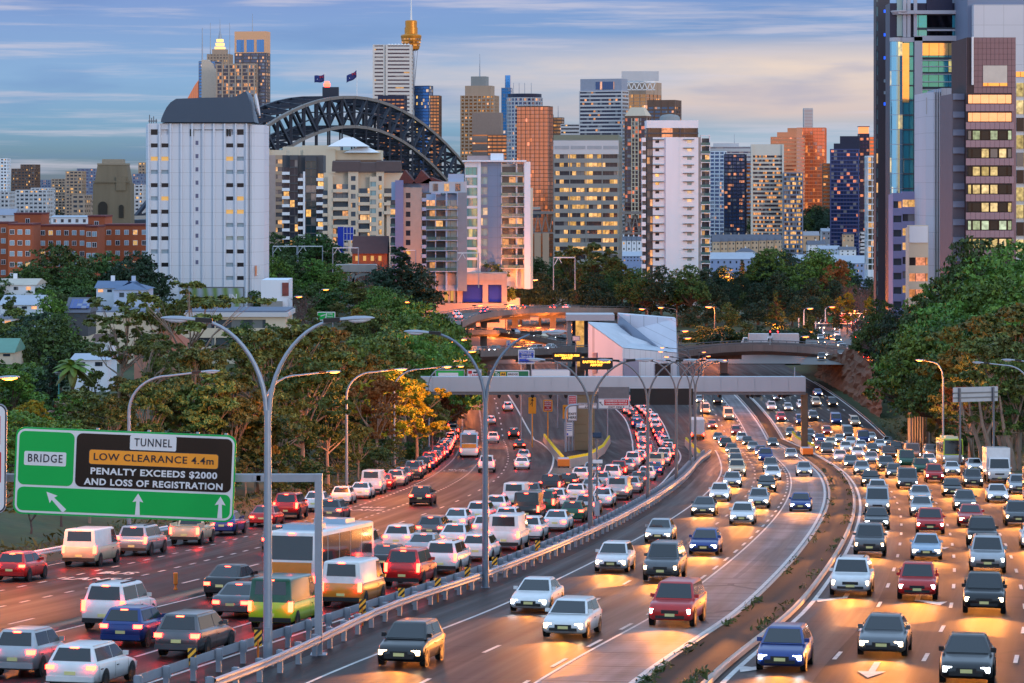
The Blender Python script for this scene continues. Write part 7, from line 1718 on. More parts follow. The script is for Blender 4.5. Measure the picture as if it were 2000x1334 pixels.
# ================================================================ flyovers
warmc = mat('flyover concrete', (.24, .21, .19), .8, 0, .22, .35, streak=True, grid=(4, 60))
def flyover(label, pts, w=9.0, depth=1.3, piers=(), rail=True, group='flyovers beyond the beam', wall=None):
    """pts: deck surface centre line as world vectors"""
    t = thing('flyover', label, 'bridge', (0, 0, 0), 0, group); pts = [Vector(p) for p in pts]; n = len(pts)
    def side(i):
        u = (pts[min(i + 1, n - 1)] - pts[max(i - 1, 0)]); u.z = 0; u.normalize(); return Vector((u.y, -u.x, 0))
    mb = MB(); vs = []; S = [side(i) for i in range(n)]
    for p, q in zip(pts, S):
        for a, z in ((-w / 2, 0), (w / 2, 0), (w / 2, -depth * .45), (w / 2 - 1.2, -depth), (-w / 2 + 1.2, -depth), (-w / 2, -depth * .45)): vs.append(p + q * a + Vector((0, 0, z)))
    m6 = [(i * 6 + k, i * 6 + (k + 1) % 6, (i + 1) * 6 + (k + 1) % 6, (i + 1) * 6 + k) for i in range(n - 1) for k in range(6)]
    mb.add(vs, m6); mb.build('deck', warmc, t)
    for sg_ in (-1, 1):
        vs = []
        for p, q in zip(pts, S):
            for a, z in ((0, 0), (.25, 0), (.25, .75), (0, .75)): vs.append(p + q * (sg_ * (w / 2) - .25 * (sg_ > 0) + a) + Vector((0, 0, z + .003)))
        MB().add(vs, [(i * 4 + k, i * 4 + (k + 1) % 4, (i + 1) * 4 + (k + 1) % 4, (i + 1) * 4 + k) for i in range(n - 1) for k in range(4)]).build('parapet', warmc, t)
        if rail:
            for i in range(0, n, 2): q_ = pts[i] + S[i] * sg_ * (w / 2 - .12); MB().box(q_.x - .07, q_.y - .07, q_.z + .7, q_.x + .07, q_.y + .07, q_.z + 1.15).build('rail_post', steel_dark, t)
        if rail: MB().tube([p + q * sg_ * (w / 2 - .12) + Vector((0, 0, 1.15)) for p, q in zip(pts, S)], .09, 5).build('railing', steel_dark, t)
    vs = [p + q * a + Vector((0, 0, .012)) for p, q in zip(pts, S) for a in (-w / 2 + .4, w / 2 - .4)]
    MB().add(vs, [(2 * i, 2 * i + 1, 2 * i + 3, 2 * i + 2) for i in range(n - 1)]).build('road_surface', mat('ramp asphalt', (.06, .05, .045), .5), t)
    for i in piers:
        p = pts[i]; MB().box(p.x - w * .42, p.y - .5, p.z - depth - 1.0, p.x + w * .42, p.y + .5, p.z - depth + .1).box(p.x - .9, p.y - .45, -48, p.x + .9, p.y + .45, p.z - depth - .99).build('pier', warmc, t)
    return t, pts, S
def curve(pp, n=14):
    """pixel points (px, py, d) -> smooth world points"""
    P_ = [P(*q) for q in pp]; out = []
    for i in range(len(P_) - 1):
        a, b, c_, e = P_[max(i - 1, 0)], P_[i], P_[i + 1], P_[min(i + 2, len(P_) - 1)]
        for k in range(n):
            u = k / n; out.append(.5 * ((2 * b) + (c_ - a) * u + (2 * a - 5 * b + 4 * c_ - e) * u**2 + (3 * b - a - 3 * c_ + e) * u**3))
    return out + [P_[-1]]
fo1 = flyover('low flyover crossing the inbound lanes before the rock cutting', curve([(1310, 690, 665), (1400, 680, 668), (1500, 677, 668), (1600, 682, 664), (1660, 688, 658)]), 10, 1.7, (16,))
x = fo1[1][34]; 
fo2 = flyover('high curved ramp sweeping past the stone building towards the dark trees', curve([(860, 634, 640), (905, 618, 700), (980, 608, 770), (1080, 605, 830), (1200, 606, 900)]), 10, 1.5, (12, 22, 32, 42))
fo3 = flyover('middle ramp running level behind the blue toll notice', curve([(905, 690, 620), (1000, 687, 650), (1080, 684, 665), (1150, 682, 680)]), 8, 1.6, (6, 20))
fo4 = flyover('lower ramp under the curved one, lined with lamps', curve([(880, 650, 700), (960, 650, 760), (1060, 660, 740), (1150, 676, 720)]), 9, 1.0, ())
fo5 = flyover('long ramp at the tree belt joining the curved one', curve([(1010, 601, 880), (1080, 602, 905), (1190, 602, 930), (1260, 598, 960)]), 9, 1.2, (14,))
for nm_, pa, pb, da, db in (('interchange_road', 872, 1235, 702, 945), ('interchange_road', 1330, 1610, 702, 742)):
    m_ = MB(); m_.add([(kx(pa) * da, da, -45.98), (kx(pb) * da, da, -45.98), (kx(pb) * db, db, -45.98), (kx(pa) * db, db, -45.98)], [(0, 1, 2, 3)]); tag(m_.build(nm_, mat('ramp asphalt', None)), kind='structure')
# hill road behind the cutting and its walls
mb = MB(); hl = curve([(1662, 712, 610), (1668, 690, 680), (1655, 668, 740), (1650, 640, 860), (1640, 620, 960)]); vs = []
for p in hl:
    for a in (-11, 11): vs.append(Vector((p.x + a, p.y, p.z)))
mb.add(vs, [(2 * i, 2 * i + 1, 2 * i + 3, 2 * i + 2) for i in range(len(hl) - 1)]); tag(mb.build('hill_road', mat('ramp asphalt', None)), kind='structure')
rk = mat('rock face', (.13, .085, .055), .95, 0, .4, .35, 1.0)
mb = MB(); n = 40; m_ = 12; rr2 = random.Random(3)
for i in range(n + 1):
    u = i / n; d_ = 655 - 115 * u; bx = xr(d_) + 2.0; ht = 4.5 + 3.2 * math.sin(u * 3) + (1.5 if u > .3 else 0)
    for j in range(m_ + 1):
        v_ = j / m_; mb.v.append((bx + v_ * 1.6 + rr2.uniform(-.5, .5), d_ + rr2.uniform(-.6, .6) - v_ * 1.0, zr(d_) - .5 + (ht + 1) * v_ + rr2.uniform(-.2, .2)))
for i in range(n):
    for j in range(m_):
        a = i * (m_ + 1) + j; mb.f.append((a, a + 1, a + m_ + 2, a + m_ + 1)); mb.m.append(0); mb.sm.append(False)
for j in range(0): pass
rock = mb.build('rock_cutting_terrain', rk); tag(rock, kind='structure')
t = thing('retaining_wall', 'pale concrete retaining wall above the rock cutting below the hill road', 'wall', (0, 0, 0)); wp = [P(1612, 698, 655), P(1640, 704, 632), P(1665, 712, 612), P(1725, 718, 604)]; mb = MB()
for a, b in zip(wp[:-1], wp[1:]): mb.add([a + Vector((0, 0, -3.2)), b + Vector((0, 0, -3.2)), b, a, a + Vector((.3, .6, -3.2)), b + Vector((.3, .6, -3.2)), b + Vector((.3, .6, 0)), a + Vector((.3, .6, 0))], [(0, 1, 2, 3), (5, 4, 7, 6), (3, 2, 6, 7), (0, 3, 7, 4), (1, 5, 6, 2)])
mb.build('wall', mat('barrier concrete', None), t)
mb = MB()
for a, b in zip(wp[:-1], wp[1:]): mb.bar(a + Vector((0, 0, .9)), b + Vector((0, 0, .9)), .12); mb.bar(a, a + Vector((0, 0, 1)), .12)
mb.build('railing', steel_dark, t)
t = thing('timber_fence', 'orange-lit panel fence climbing the grass bank', 'fence', P(1795, 850, 400)); mb = MB()
for k in range(6): mb.box(-1.2 + k * .8, k * 3.0, -3, -1.12 + k * .8, k * 3.0 + 2.9, 3.2 - k * .3)
mb.build('panel', mat('pale panel', (.4, .26, .18), .8), t)
for k in range(7): MB().box(-1.24 + k * .8 - .8 + .8, k * 3.0 - .08, -3, -1.0 + k * .8, k * 3.0 + .02, 3.4 - k * .3).build('post', steel_dark, t)

# ================================================================ harbour-side houses, sheds, hill park
def house(label, px0, px1, yb, ye, yr_, d, wall, roof, rz=0.0, nw=3, dep=9, hip=False, chim=1, group=None, zdrop=3, name='house', floors=1):
    """yb: wall foot row, ye: eaves row, yr_: ridge row"""
    s_ = FP / d; w = (px1 - px0) / s_; zb = zat(yb, d); he, hr = (yb - ye) / s_, (yb - yr_) / s_
    t = thing(name, label, 'house', (kx((px0 + px1) / 2) * d, d, zb), rz, group)
    MB().box(-w / 2, 0, -zdrop, w / 2, dep, he).build('wall', wall, t)
    r_ = MB(); o = .4
    if hip: r_.prism([(-w / 2 - o, -o), (w / 2 + o, -o), (w / 2 + o, dep + o), (-w / 2 - o, dep + o)], he, hr, 0, [(-w / 2 + dep * .35, dep * .45), (w / 2 - dep * .35, dep * .45), (w / 2 - dep * .35, dep * .55), (-w / 2 + dep * .35, dep * .55)])
    else: r_.xprism([(-o, he - .05), (dep + o, he - .05), (dep / 2, hr)], -w / 2 - o, w / 2 + o)
    rf = r_.build('roof', roof, t)
    for k in range(chim): MB().box(-w / 2 + w * (k + .5) / max(chim, 1) - .4, dep * .5 - .35, hr - .4, -w / 2 + w * (k + .5) / max(chim, 1) + .4, dep * .5 + .35, hr + 1.1).build('chimney', wall, rf)
    for f in range(floors):
        for k in range(nw):
            x = -w / 2 + w * (k + .5) / nw; z = he * (f + .35) / floors; MB().box(x - .5, -.06, z, x + .5, .1, z + min(1.4, he * .4 / floors)).build('window', lit_apt if (k + f) % 3 == 0 else g_dark, t)
    return t
HG = 'terraces and sheds by the harbour'
tr = mat('terracotta tiles', (.34, .11, .06), .85, 0, .12, .5); slate = mat('slate roof', (.12, .13, .17), .7, 0, .12, .5); tin = mat('corrugated roof', (.40, .44, .52), .5, .2, .1, .4, streak=False); peach = mat('peach cream wall', (.55, .42, .30), .8, 0, .08)  # peach: one even cream tone for the walls
for i in range(9): house(f'cream gabled terrace house with chimneys, {ordn(i)} in the row beyond the dark trees', 1392 + i * 15, 1406 + i * 15, 492 - i * .6, 472 - i * .4, 458, 2100 + i * 6, peach, slate, nw=2, dep=12, chim=1, group=HG, zdrop=6, floors=2)
house('long sandstone civic building with a dark red roof above the terraces', 1405, 1480, 448, 425, 416, 2600, w_sand, mat('red roof', (.28, .05, .04), .8), nw=10, dep=20, group=HG, chim=0, zdrop=12, floors=2)
for i, (a, b, yb, ye, yr_, dd, wl, rf) in enumerate([(1490, 1520, 470, 452, 446, 2500, w_white, tr), (1503, 1545, 476, 462, 455, 2350, peach, tr), (1550, 1600, 480, 460, 452, 2300, peach, tin), (1535, 1560, 452, 445, 438, 2600, w_brown, slate), (1560, 1595, 450, 444, 438, 2610, w_sand, slate),
        (1605, 1632, 470, 452, 446, 2400, w_white, tin), (1618, 1645, 468, 450, 446, 2420, w_brick, tin), (1645, 1668, 474, 458, 450, 2300, peach, slate), (1668, 1695, 475, 452, 446, 2320, w_white, tin), (1578, 1612, 488, 478, 470, 2200, w_white, slate), (1440, 1475, 500, 492, 485, 2050, w_white, slate),
        (1600, 1640, 496, 486, 480, 2100, blues, tin), (1640, 1672, 500, 488, 482, 2060, w_white, slate)]):
    house(['white', 'low peach', 'large pale roofed', 'small brown', 'small sandstone', 'white narrow', 'red brick', 'cream gabled', 'white tall', 'white cottage', 'grey roofed', 'blue walled', 'white walled'][i] + f' house on the harbour slope below the park, {ordn(i)} of thirteen', a, b, yb, ye, yr_, dd, wl, rf, nw=3, dep=12, group=HG, zdrop=8, floors=2, hip=i % 3 == 1)
for i, (a, b, yb, ye, yr_, dd) in enumerate([(1385, 1480, 532, 506, 494, 1700), (1478, 1560, 530, 512, 500, 1780), (1555, 1640, 530, 510, 498, 1720), (1632, 1695, 535, 514, 500, 1600), (1210, 1262, 512, 500, 492, 1900)]):
    house(f'pale blue wharf shed with a tin roof behind the trees, {ordn(i)} along the shore', a, b, yb, ye, yr_, dd, mat('blue weatherboard', (.26, .34, .56), .8), tin, nw=8, dep=24, group=HG, chim=0, zdrop=10, floors=2, name='wharf_shed')
for i in range(5): house(f'white terrace with a dark roof between the striped office and white flats, {ordn(i)} in line', 1214 + i * 10, 1223 + i * 10, 492, 470, 462, 1950, w_white, slate, nw=1, dep=12, group=HG, floors=2, zdrop=12)
mb = MB()
for i in range(25):
    for j in range(13):
        u, v_ = i / 24 * 2 - 1, j / 12 * 2 - 1; r2 = min(1, math.hypot(u, v_)); px = 1600; dd = 2750
        mb.v.append((kx(px) * dd + u * 95, dd + v_ * 120, -76 + 34 * math.cos(r2 * math.pi / 2) ** .8))
for i in range(24):
    for j in range(12): a = i * 13 + j; mb.f.append((a, a + 13, a + 14, a + 1)); mb.m.append(0); mb.sm.append(True)
tag(mb.build('park_hill', mat('park grass', (.06, .13, .025), .95, 0, .2, .05)), kind='structure')
t = thing('rotunda', 'small park rotunda with a red roof on the green hill', 'pavilion', P(1668, 430, 2640))
MB().lathe([(4.5, 3.4), (3, 5), (.2, 6.2)], 8).build('roof', tr, t); MB().lathe([(3.8, -1), (3.8, 1)], 8).build('base', w_white, t)
for k in range(8): a = math.pi * k / 4; MB().tube([(3.6 * math.cos(a), 3.6 * math.sin(a), 0), (3.6 * math.cos(a), 3.6 * math.sin(a), 3.5)], .25, 5).build('post', white_paint, t)

# ---- brick flats on the far left
def brick(label, x0, x1, yt, yb, d, cols, rows_, lit=(), side=None):
    s_ = FP / d; cx = (x0 + x1) / 2; zb = zat(yb, d) - 10; H = zat(yt, d) - zb
    t = thing('apartment_building', label, 'building', (kx(cx) * d, d, zb), 0, 'red brick blocks'); w = (x1 - x0) / s_
    MB().box(-w / 2, 0, 0, w / 2, 14, H).build('wall', w_brick, t); MB().box(-w / 2 - .15, -.15, H, w / 2 + .15, 14.15, H + .45).build('parapet', mat('dark red coping', (.17, .04, .04), .8), t)
    for r_ in range(rows_):
        for c_ in range(cols):
            x = -w / 2 + w * (c_ + .5) / cols; z = H - 1.1 - r_ * 2.85
            f = MB().box(x - .62, -.06, z - 1.35, x + .62, .05, z).build('window', white_paint, t)
            MB().box(x - .52, -.09, z - 1.25, x - .04, -.055, z - .1).box(x + .04, -.09, z - 1.25, x + .52, -.055, z - .1).build('pane', lit_w if (r_ * 7 + c_ * 3 + len(label)) % 11 == 0 else blind_w if (r_ + c_ * 2) % 3 else g_dark, f)
    return t
brick('deep red brick flats cut off by the edge of the photo', -60, 16, 437, 560, 760, 4, 6)
brick('red brick flats wing with four storeys beside the cut-off one', 16, 62, 440, 560, 740, 3, 7)
brick('red brick flats set back behind the dome-shaped tree', 76, 168, 442, 530, 770, 6, 4)
brick('sunlit orange brick stair wing of the flats', 168, 190, 444, 530, 745, 2, 4)
brick('tall red brick stair tower with a vertical light strip', 172, 205, 424, 530, 780, 1, 5)
brick('red brick flats next to the white tower', 204, 290, 441, 545, 765, 5, 5)
brick('small brick lift room on top of the flats', 28, 80, 419, 440, 790, 1, 1)
# ---- houses left
LG = 'old houses among the trees'
house('white cottage gable with a dark window under the long pale building', 182, 212, 687, 665, 655, 430, w_white, mat('brown eaves', (.12, .06, .05), .8), nw=1, dep=8, group=LG, chim=0)
house('big terracotta-roofed house hidden among the gum trees', 262, 372, 705, 690, 640, 400, mat('pink brick', (.42, .2, .15), .8), tr, hip=True, nw=3, dep=12, group=LG)
house('blue slate house with a dormer and white chimney near the tower foot', 188, 240, 575, 562, 550, 600, w_white, mat('blue slate', (.12, .18, .30), .7), nw=3, dep=10, group=LG)
house('grey-blue roofed house half behind the gum tree', 222, 285, 588, 566, 551, 590, blues, mat('blue slate', None), hip=True, nw=2, dep=12, group=LG)
house('white gabled hall at the edge of the photo', -30, 68, 572, 556, 546, 620, w_white, mat('cream roof', (.55, .5, .42), .7), nw=4, dep=14, group=LG)
t = house('ribbed grey tin-roofed building below the white hall', 0, 76, 608, 595, 579, 540, w_white, tin, nw=4, dep=14, group=LG, chim=0)
t = house('house with a blue solar panel array on its dark roof', 130, 172, 625, 610, 583, 520, w_dgrey, slate, nw=1, dep=10, group=LG, chim=0)
MB().add([(-1.6, .6, 2.1), (2.0, .6, 2.1), (2.0, 4.2, 3.6), (-1.6, 4.2, 3.6), (-1.6, .6, 2.2), (2.0, .6, 2.2), (2.0, 4.2, 3.7), (-1.6, 4.2, 3.7)], [(4, 5, 6, 7), (0, 1, 5, 4), (1, 2, 6, 5), (3, 0, 4, 7)]).build('solar_panel', glass('solar array', (.01, .05, .25), 0, (1, 1, 1), .9, .3, 0), t)
house('white flat-roofed house with pale stripes above the palm tree', 142, 210, 722, 702, 694, 380, w_white, tin, nw=2, dep=9, group=LG, chim=0)
house('pale green roofed cottage at the edge of the photo', -20, 24, 700, 688, 664, 400, w_cream, mat('green tin', (.12, .28, .22), .6), nw=2, dep=9, group=LG, chim=0)
house('small pink-tiled roof low in the dark greenery', 84, 150, 820, 812, 788, 300, w_cream, mat('pink tiles', (.42, .22, .17), .85), hip=True, nw=1, dep=9, group=LG, chim=0)
house('white shed roofs in the dark greenery below the tin building', 30, 70, 655, 645, 636, 470, w_white, tin, nw=1, dep=8, group=LG, chim=0)
house('white walled house among trees by the edge of the photo', 0, 30, 640, 622, 615, 480, w_white, slate, nw=1, dep=8, group=LG, chim=0)
house('grey tiled pavilion roof behind the red brick flats', -10, 26, 428, 420, 408, 950, w_pale, mat('grey tiles', (.3, .32, .4), .7), nw=1, dep=14, group=LG, chim=0)
house('long white hall with red lanterns behind the brick flats', 100, 172, 440, 424, 421, 1000, w_white, tin, nw=5, dep=14, group=LG, chim=0)
# ---- distant suburb along the horizon at left
rs = random.Random(21); SUB = 'distant suburb on the horizon'
far_m = [w_white, w_brown, w_sand, w_blue, w_pale, w_tan]
fl = [(0, 14, 310, 3000, 0), (22, 68, 330, 3200, 1), (40, 70, 322, 3300, 1), (128, 160, 335, 2900, 2), (150, 190, 330, 3000, 3), (30, 92, 372, 2400, 4), (60, 95, 368, 2450, 4), (0, 18, 375, 2300, 4), (258, 282, 340, 2800, 3), (270, 284, 318, 3100, 2), (196, 216, 334, 3300, 3), (100, 128, 350, 3400, 5), (75, 105, 352, 3500, 3), (255, 280, 362, 2500, 4), (140, 165, 382, 2000, 5), (52, 84, 384, 2500, 4), (160, 185, 392, 2050, 2)]
names = ['slim white tower', 'broad brown block', 'small brown upper block', 'tan block', 'navy grid block', 'low white block', 'white stepped block', 'white block', 'blue-grey block', 'tan tower', 'blue rooftop block', 'tan flat block', 'blue flat block', 'white low flats', 'tan villa', 'white villa row', 'sandstone villa']
for i, (x0, x1, yt, dd, mi) in enumerate(fl):
    t, hw, hd, H = tower(f'{names[i]} on the far horizon left of the white tower, {ordn(i)} built up'.replace(' left of', ' beside').replace(' built up', ' of the row'), x0, x1, yt, dd, far_m[mi], g_dark if mi != 3 else g_navy, None, rs.uniform(0, .2), 18, fh=3.4, wh=1.7, pier=4, pw=1.2, zbase=-66, group=SUB); clean(t)
for i in range(70):
    px = rs.uniform(-20, 285); dd = rs.uniform(1700, 4200); y = None; x = kx(px) * dd; z = gz(x, dd); s_ = FP / dd; w = rs.uniform(9, 22); h = rs.uniform(3.5, 9)
    t = thing('house', f'small distant house in the hillside suburb beyond the pylon, {ordn(i)} of seventy', 'house', (x, dd, z), rs.uniform(-.4, .4), SUB)
    MB().box(-w / 2, -5, -2, w / 2, 5, h).build('wall', rs.choice([w_white, w_cream, w_sand, w_brick, w_pale, blues]), t); MB().xprism([(-5.5, h), (5.5, h), (0, h + 2.6)], -w / 2 - .4, w / 2 + .4).build('roof', rs.choice([tr, slate, tr, tin]), t)
# ================================================================ trees
LM = {'dark': leafmat('dark fig leaves', (.007, .022, .007), (.095, .165, .04)), 'green': leafmat('green leaves', (.013, .050, .008), (.17, .31, .05)), 'olive': leafmat('gum leaves', (.018, .034, .009), (.20, .25, .06), alt=(.24, .26, .06)),
      'khaki': leafmat('khaki leaves', (.025, .04, .011), (.20, .21, .06)), 'amber': leafmat('amber leaves', (.14, .11, .01), (.60, .42, .03), alt=(.12, .2, .02)), 'russet': leafmat('russet and lamplit leaves', (.10, .05, .012), (.36, .19, .05)),  # russet also holds orange lamplight on a lit crown, put into leaf colour
      'bluegreen': leafmat('blue green leaves', (.007, .022, .013), (.04, .085, .045))}
bark = mat('bark', (.10, .075, .055), .9, 0, .3, .8, .4); bark_pale = mat('pale gum bark', (.32, .24, .19), .8, 0, .3, .8, .2); twig = mat('bare twigs', (.13, .085, .08), .9, 0, .2, 1)
def crown_pts(lobes, n, rr, jitter=.12):
    rng = np.random.default_rng(rr); out = []; nor = []
    vol = np.array([l[3] * l[4] for l in lobes]); vol = vol / vol.sum()
    for (cx, cy, cz, r, h), p in zip(lobes, vol):
        k = int(n * p); v = rng.normal(size=(k, 3)); v /= np.linalg.norm(v, axis=1)[:, None]
        v[:, 2] = np.where(v[:, 2] < -.35, -v[:, 2], v[:, 2])
        m_ = max(6, int(11 * r * r / 1.6)); c_ = rng.normal(size=(m_, 3)); c_ /= np.linalg.norm(c_, axis=1)[:, None]; c_[:, 2] = np.where(c_[:, 2] < -.3, -c_[:, 2], c_[:, 2])
        c_ *= rng.uniform(.7, 1.12, size=(m_, 1)); w_ = rng.integers(0, m_, k); tr_ = .30 / max(r, .8) ** .4
        o_ = v * tr_ * (rng.uniform(.3, 1, size=(k, 1)) ** .5); o_[:, 2] = np.abs(o_[:, 2]) * .75 - .08
        q = c_[w_] + o_; v = c_[w_] * .5 + v * .6 + np.array([0, 0, .35]); v /= np.linalg.norm(v, axis=1)[:, None] + 1e-6
        st_ = rng.random(k) < .08; q[st_] = v[st_] * rng.uniform(.4, .95, size=(int(st_.sum()), 1))
        out.append(np.stack([cx + q[:, 0] * r, cy + q[:, 1] * r, cz + q[:, 2] * h], 1)); nor.append(v)
    return np.concatenate(out), np.concatenate(nor), rng
def crown_mesh(name, lobes, n, size, seed, m, flat=.55):
    P0, Nn, rng = crown_pts(lobes, n, seed); k = len(P0)
    nn = Nn * flat + rng.normal(size=(k, 3)) * .55; nn /= np.linalg.norm(nn, axis=1)[:, None]
    a = np.cross(nn, rng.normal(size=(k, 3))); a /= np.linalg.norm(a, axis=1)[:, None]; b = np.cross(nn, a)
    s = size * rng.uniform(.5, 1.35, size=(k, 1)); V_ = np.stack([P0 - a * s, P0 + b * s * .55, P0 + a * s, P0 - b * s * .55], 1).reshape(-1, 3)
    me = bpy.data.meshes.new(name); me.vertices.add(4 * k); me.loops.add(4 * k); me.polygons.add(k)
    me.vertices.foreach_set('co', V_.ravel()); me.loops.foreach_set('vertex_index', np.arange(4 * k, dtype=np.int32)); me.polygons.foreach_set('loop_start', np.arange(0, 4 * k, 4, dtype=np.int32)); me.polygons.foreach_set('loop_total', np.full(k, 4, dtype=np.int32))
    me.update(); me.validate(); me.materials.append(m); return me
def trunk_mesh(name, lobes, h0, r, m, rnd, sway=.3, sub=2):
    mb = MB(); top = Vector((0, 0, h0)); mb.tube([(0, 0, -1), (.05 * sway, .02, h0 * .35), (.12 * sway, -.05, h0 * .7), (0, 0, h0)], [r * 1.25, r, r * .85, r * .7], 8)
    for (cx, cy, cz, rr_, h) in lobes:
        st_ = top * rnd.uniform(.7, 1.0); e = Vector((cx, cy, cz - h * .1)); mid = st_.lerp(e, .5) + Vector((rnd.uniform(-.4, .4), rnd.uniform(-.4, .4), rnd.uniform(-.2, .3)))
        mb.tube([st_, mid, e], [r * .45, r * .28, r * .1], 6, cap=False)
        for _ in range(sub): e2 = e + Vector((rnd.uniform(-1, 1) * rr_ * .7, rnd.uniform(-1, 1) * rr_ * .7, rnd.uniform(.0, .8) * h)); mb.tube([mid, mid.lerp(e2, .55), e2], [r * .2, r * .12, r * .04], 4, cap=False)
    return mb.mesh(name, m)
TP = {}
def proto_tree(kind, v_):
    key = (kind, v_)
    if key in TP: return TP[key]
    rnd = random.Random(hash(kind) % 1 + v_ * 31 + len(kind) * 7); L = []
    base = kind.split('_')[0]
    if base == 'fig':            # broad, dense, lumpy; 10 m high
        for i in range(15):
            a = rnd.uniform(0, 6.28); q = rnd.uniform(0, 1) ** .6 * 4.6; z = 7.4 - q * q * .13 + rnd.uniform(-1.2, .6); L.append((q * math.cos(a), q * math.sin(a), z, rnd.uniform(1.5, 2.3), rnd.uniform(1.1, 1.6)))
        for i in range(7): a = i * .9; L.append((3.6 * math.cos(a), 3.6 * math.sin(a), 4.4 + rnd.uniform(-.6, .6), 1.9, 1.6))
        L.append((0, 0, 8.3, 2.4, 1.7)); n, s, h0, r = 9500, .20, 4.0, .38
    elif base == 'gum':          # open and irregular; 10 m
        for i in range(17):
            a = rnd.uniform(0, 6.28); q = rnd.uniform(.2, 3.5); z = rnd.uniform(3.6, 9.0); q *= 1.1 - abs(z - 6.3) * .13; L.append((q * math.cos(a), q * math.sin(a), z, rnd.uniform(.9, 1.55), rnd.uniform(.7, 1.25)))
        n, s, h0, r = 12500, .185, 4.6, .2
    elif base == 'airy':         # thin-crowned tall gum with sky between the sprays
        for i in range(15):
            a = rnd.uniform(0, 6.28); q = rnd.uniform(.5, 3.1); z = rnd.uniform(5.6, 9.3) - q * .35; L.append((q * math.cos(a), q * math.sin(a), z, rnd.uniform(.6, 1.1), rnd.uniform(.45, .8)))
        n, s, h0, r = 5600, .15, 5.6, .17
    elif base == 'cone':
        for i in range(20):
            z = 1.8 + 7.6 * i / 19; q = (9.9 - z) * .30 * rnd.uniform(.6, 1.1); a = i * 2.4; L.append((q * math.cos(a), q * math.sin(a), z, max(.6, (10.2 - z) * .26), 1.0))
        n, s, h0, r = 8000, .18, 7, .22
    elif base == 'bush':
        for i in range(10): a = rnd.uniform(0, 6.28); q = rnd.uniform(0, 3.8); L.append((q * math.cos(a), q * math.sin(a), rnd.uniform(2.5, 7.5) - q * .3, rnd.uniform(1.7, 2.6), rnd.uniform(1.5, 2.3)))
        n, s, h0, r = 7000, .22, 2, .2
    TP[key] = (L, n, s, h0, r, rnd); return TP[key]
TM = {}
def tree_meshes(kind, leaf, v_, bk):
    key = (kind, leaf, v_, bk)
    if key not in TM:
        L, n, s, h0, r, rnd = proto_tree(kind, v_)
        TM[key] = (crown_mesh('crown', L, n, s, v_ * 13 + len(kind), LM[leaf]), trunk_mesh('trunk', L, h0, r, bark_pale if bk else bark, rnd))
    return TM[key]
def bare_mesh(v_):
    if ('bare', v_) in TM: return TM[('bare', v_)]
    rnd = random.Random(v_ + 100); mb = MB()
    def grow(p, d_, ln, r, lev):
        e = p + d_ * ln; mb.tube([p, p.lerp(e, .5) + Vector((rnd.uniform(-.1, .1) * ln, rnd.uniform(-.1, .1) * ln, 0)), e], [r, r * .8, r * .6], 5 if lev < 2 else 3, cap=False)
        if lev < 5:
            for _ in range(3 if lev else 5):
                nd = (d_ + Vector((rnd.gauss(0, .5), rnd.gauss(0, .5), rnd.uniform(-.1, .35)))).normalized(); grow(e if rnd.random() < .7 else p.lerp(e, .7), nd, ln * rnd.uniform(.6, .82), r * .58, lev + 1)
    grow(Vector((0, 0, -.5)), Vector((0, 0, 1)), 2.6, .2, 0)
    TM[('bare', v_)] = mb.mesh('branches', twig); return TM[('bare', v_)]
TG = {'bank': 'trees on the bank beside the queue', 'belt': 'dark trees beyond the flyovers', 'right': 'trees on the bank above the oncoming lanes', 'suburb': 'trees among the houses', 'mid': 'trees around the stone building', 'park': 'trees on the park hill'}
tc_ = {}; TALL = []
WORDS = {'dark': 'dark green', 'green': 'bright green', 'olive': 'olive green', 'khaki': 'brownish green', 'amber': 'yellow amber', 'russet': 'orange russet', 'bluegreen': 'blackish green'}
SHAPE = {'fig': 'broad dense', 'gum': 'open-crowned gum', 'airy': 'airy gum', 'cone': 'cone-shaped', 'bush': 'low bushy', 'bare': 'leafless'}
PLACE = {'bank': 'on the bank left of the queue', 'belt': 'in the belt behind the flyovers', 'right': 'on the slope under the granite tower', 'suburb': 'among the old houses', 'mid': 'between the white tower and stone building', 'park': 'on the park hill'}
def tree(kind, leaf, px, ytop, d, wk=1.0, g='bank', v_=None, pale=False, label=None, zb=None, hmin=3.0):
    x = kx(px) * d; z = gz(x, d) if zb is None else zb; H = max(hmin, zat(ytop, d) - z); k = H / 10.0
    i = tc_.get((kind, leaf, g), 0); tc_[(kind, leaf, g)] = i + 1
    v_ = (i % 3) if v_ is None else v_
    if label is None: label = f'{SHAPE[kind]} {WORDS[leaf] + " " if kind != "bare" else ""}tree {PLACE[g]}, {ordn(i)} of its sort'
    if kind != 'bare': TALL.append(None)
    t = thing('tree', label, 'tree', (x, d, z), random.Random(px * 7 + d).uniform(0, 6.28), TG[g])
    if kind == 'bare': place('branches', bare_mesh(v_), t).scale = (k * wk, k * wk, k)
    else:
        cm_, tm = tree_meshes(kind, leaf, v_, pale)
        TALL[-1] = (H / d * (3 if 'counted' in label or 'airy' in label else 1), t.name); place('crown', cm_, t).scale = (k * wk, k * wk, k); place('trunk', tm, t).scale = (k * min(1, wk), k * min(1, wk), k)
    return t
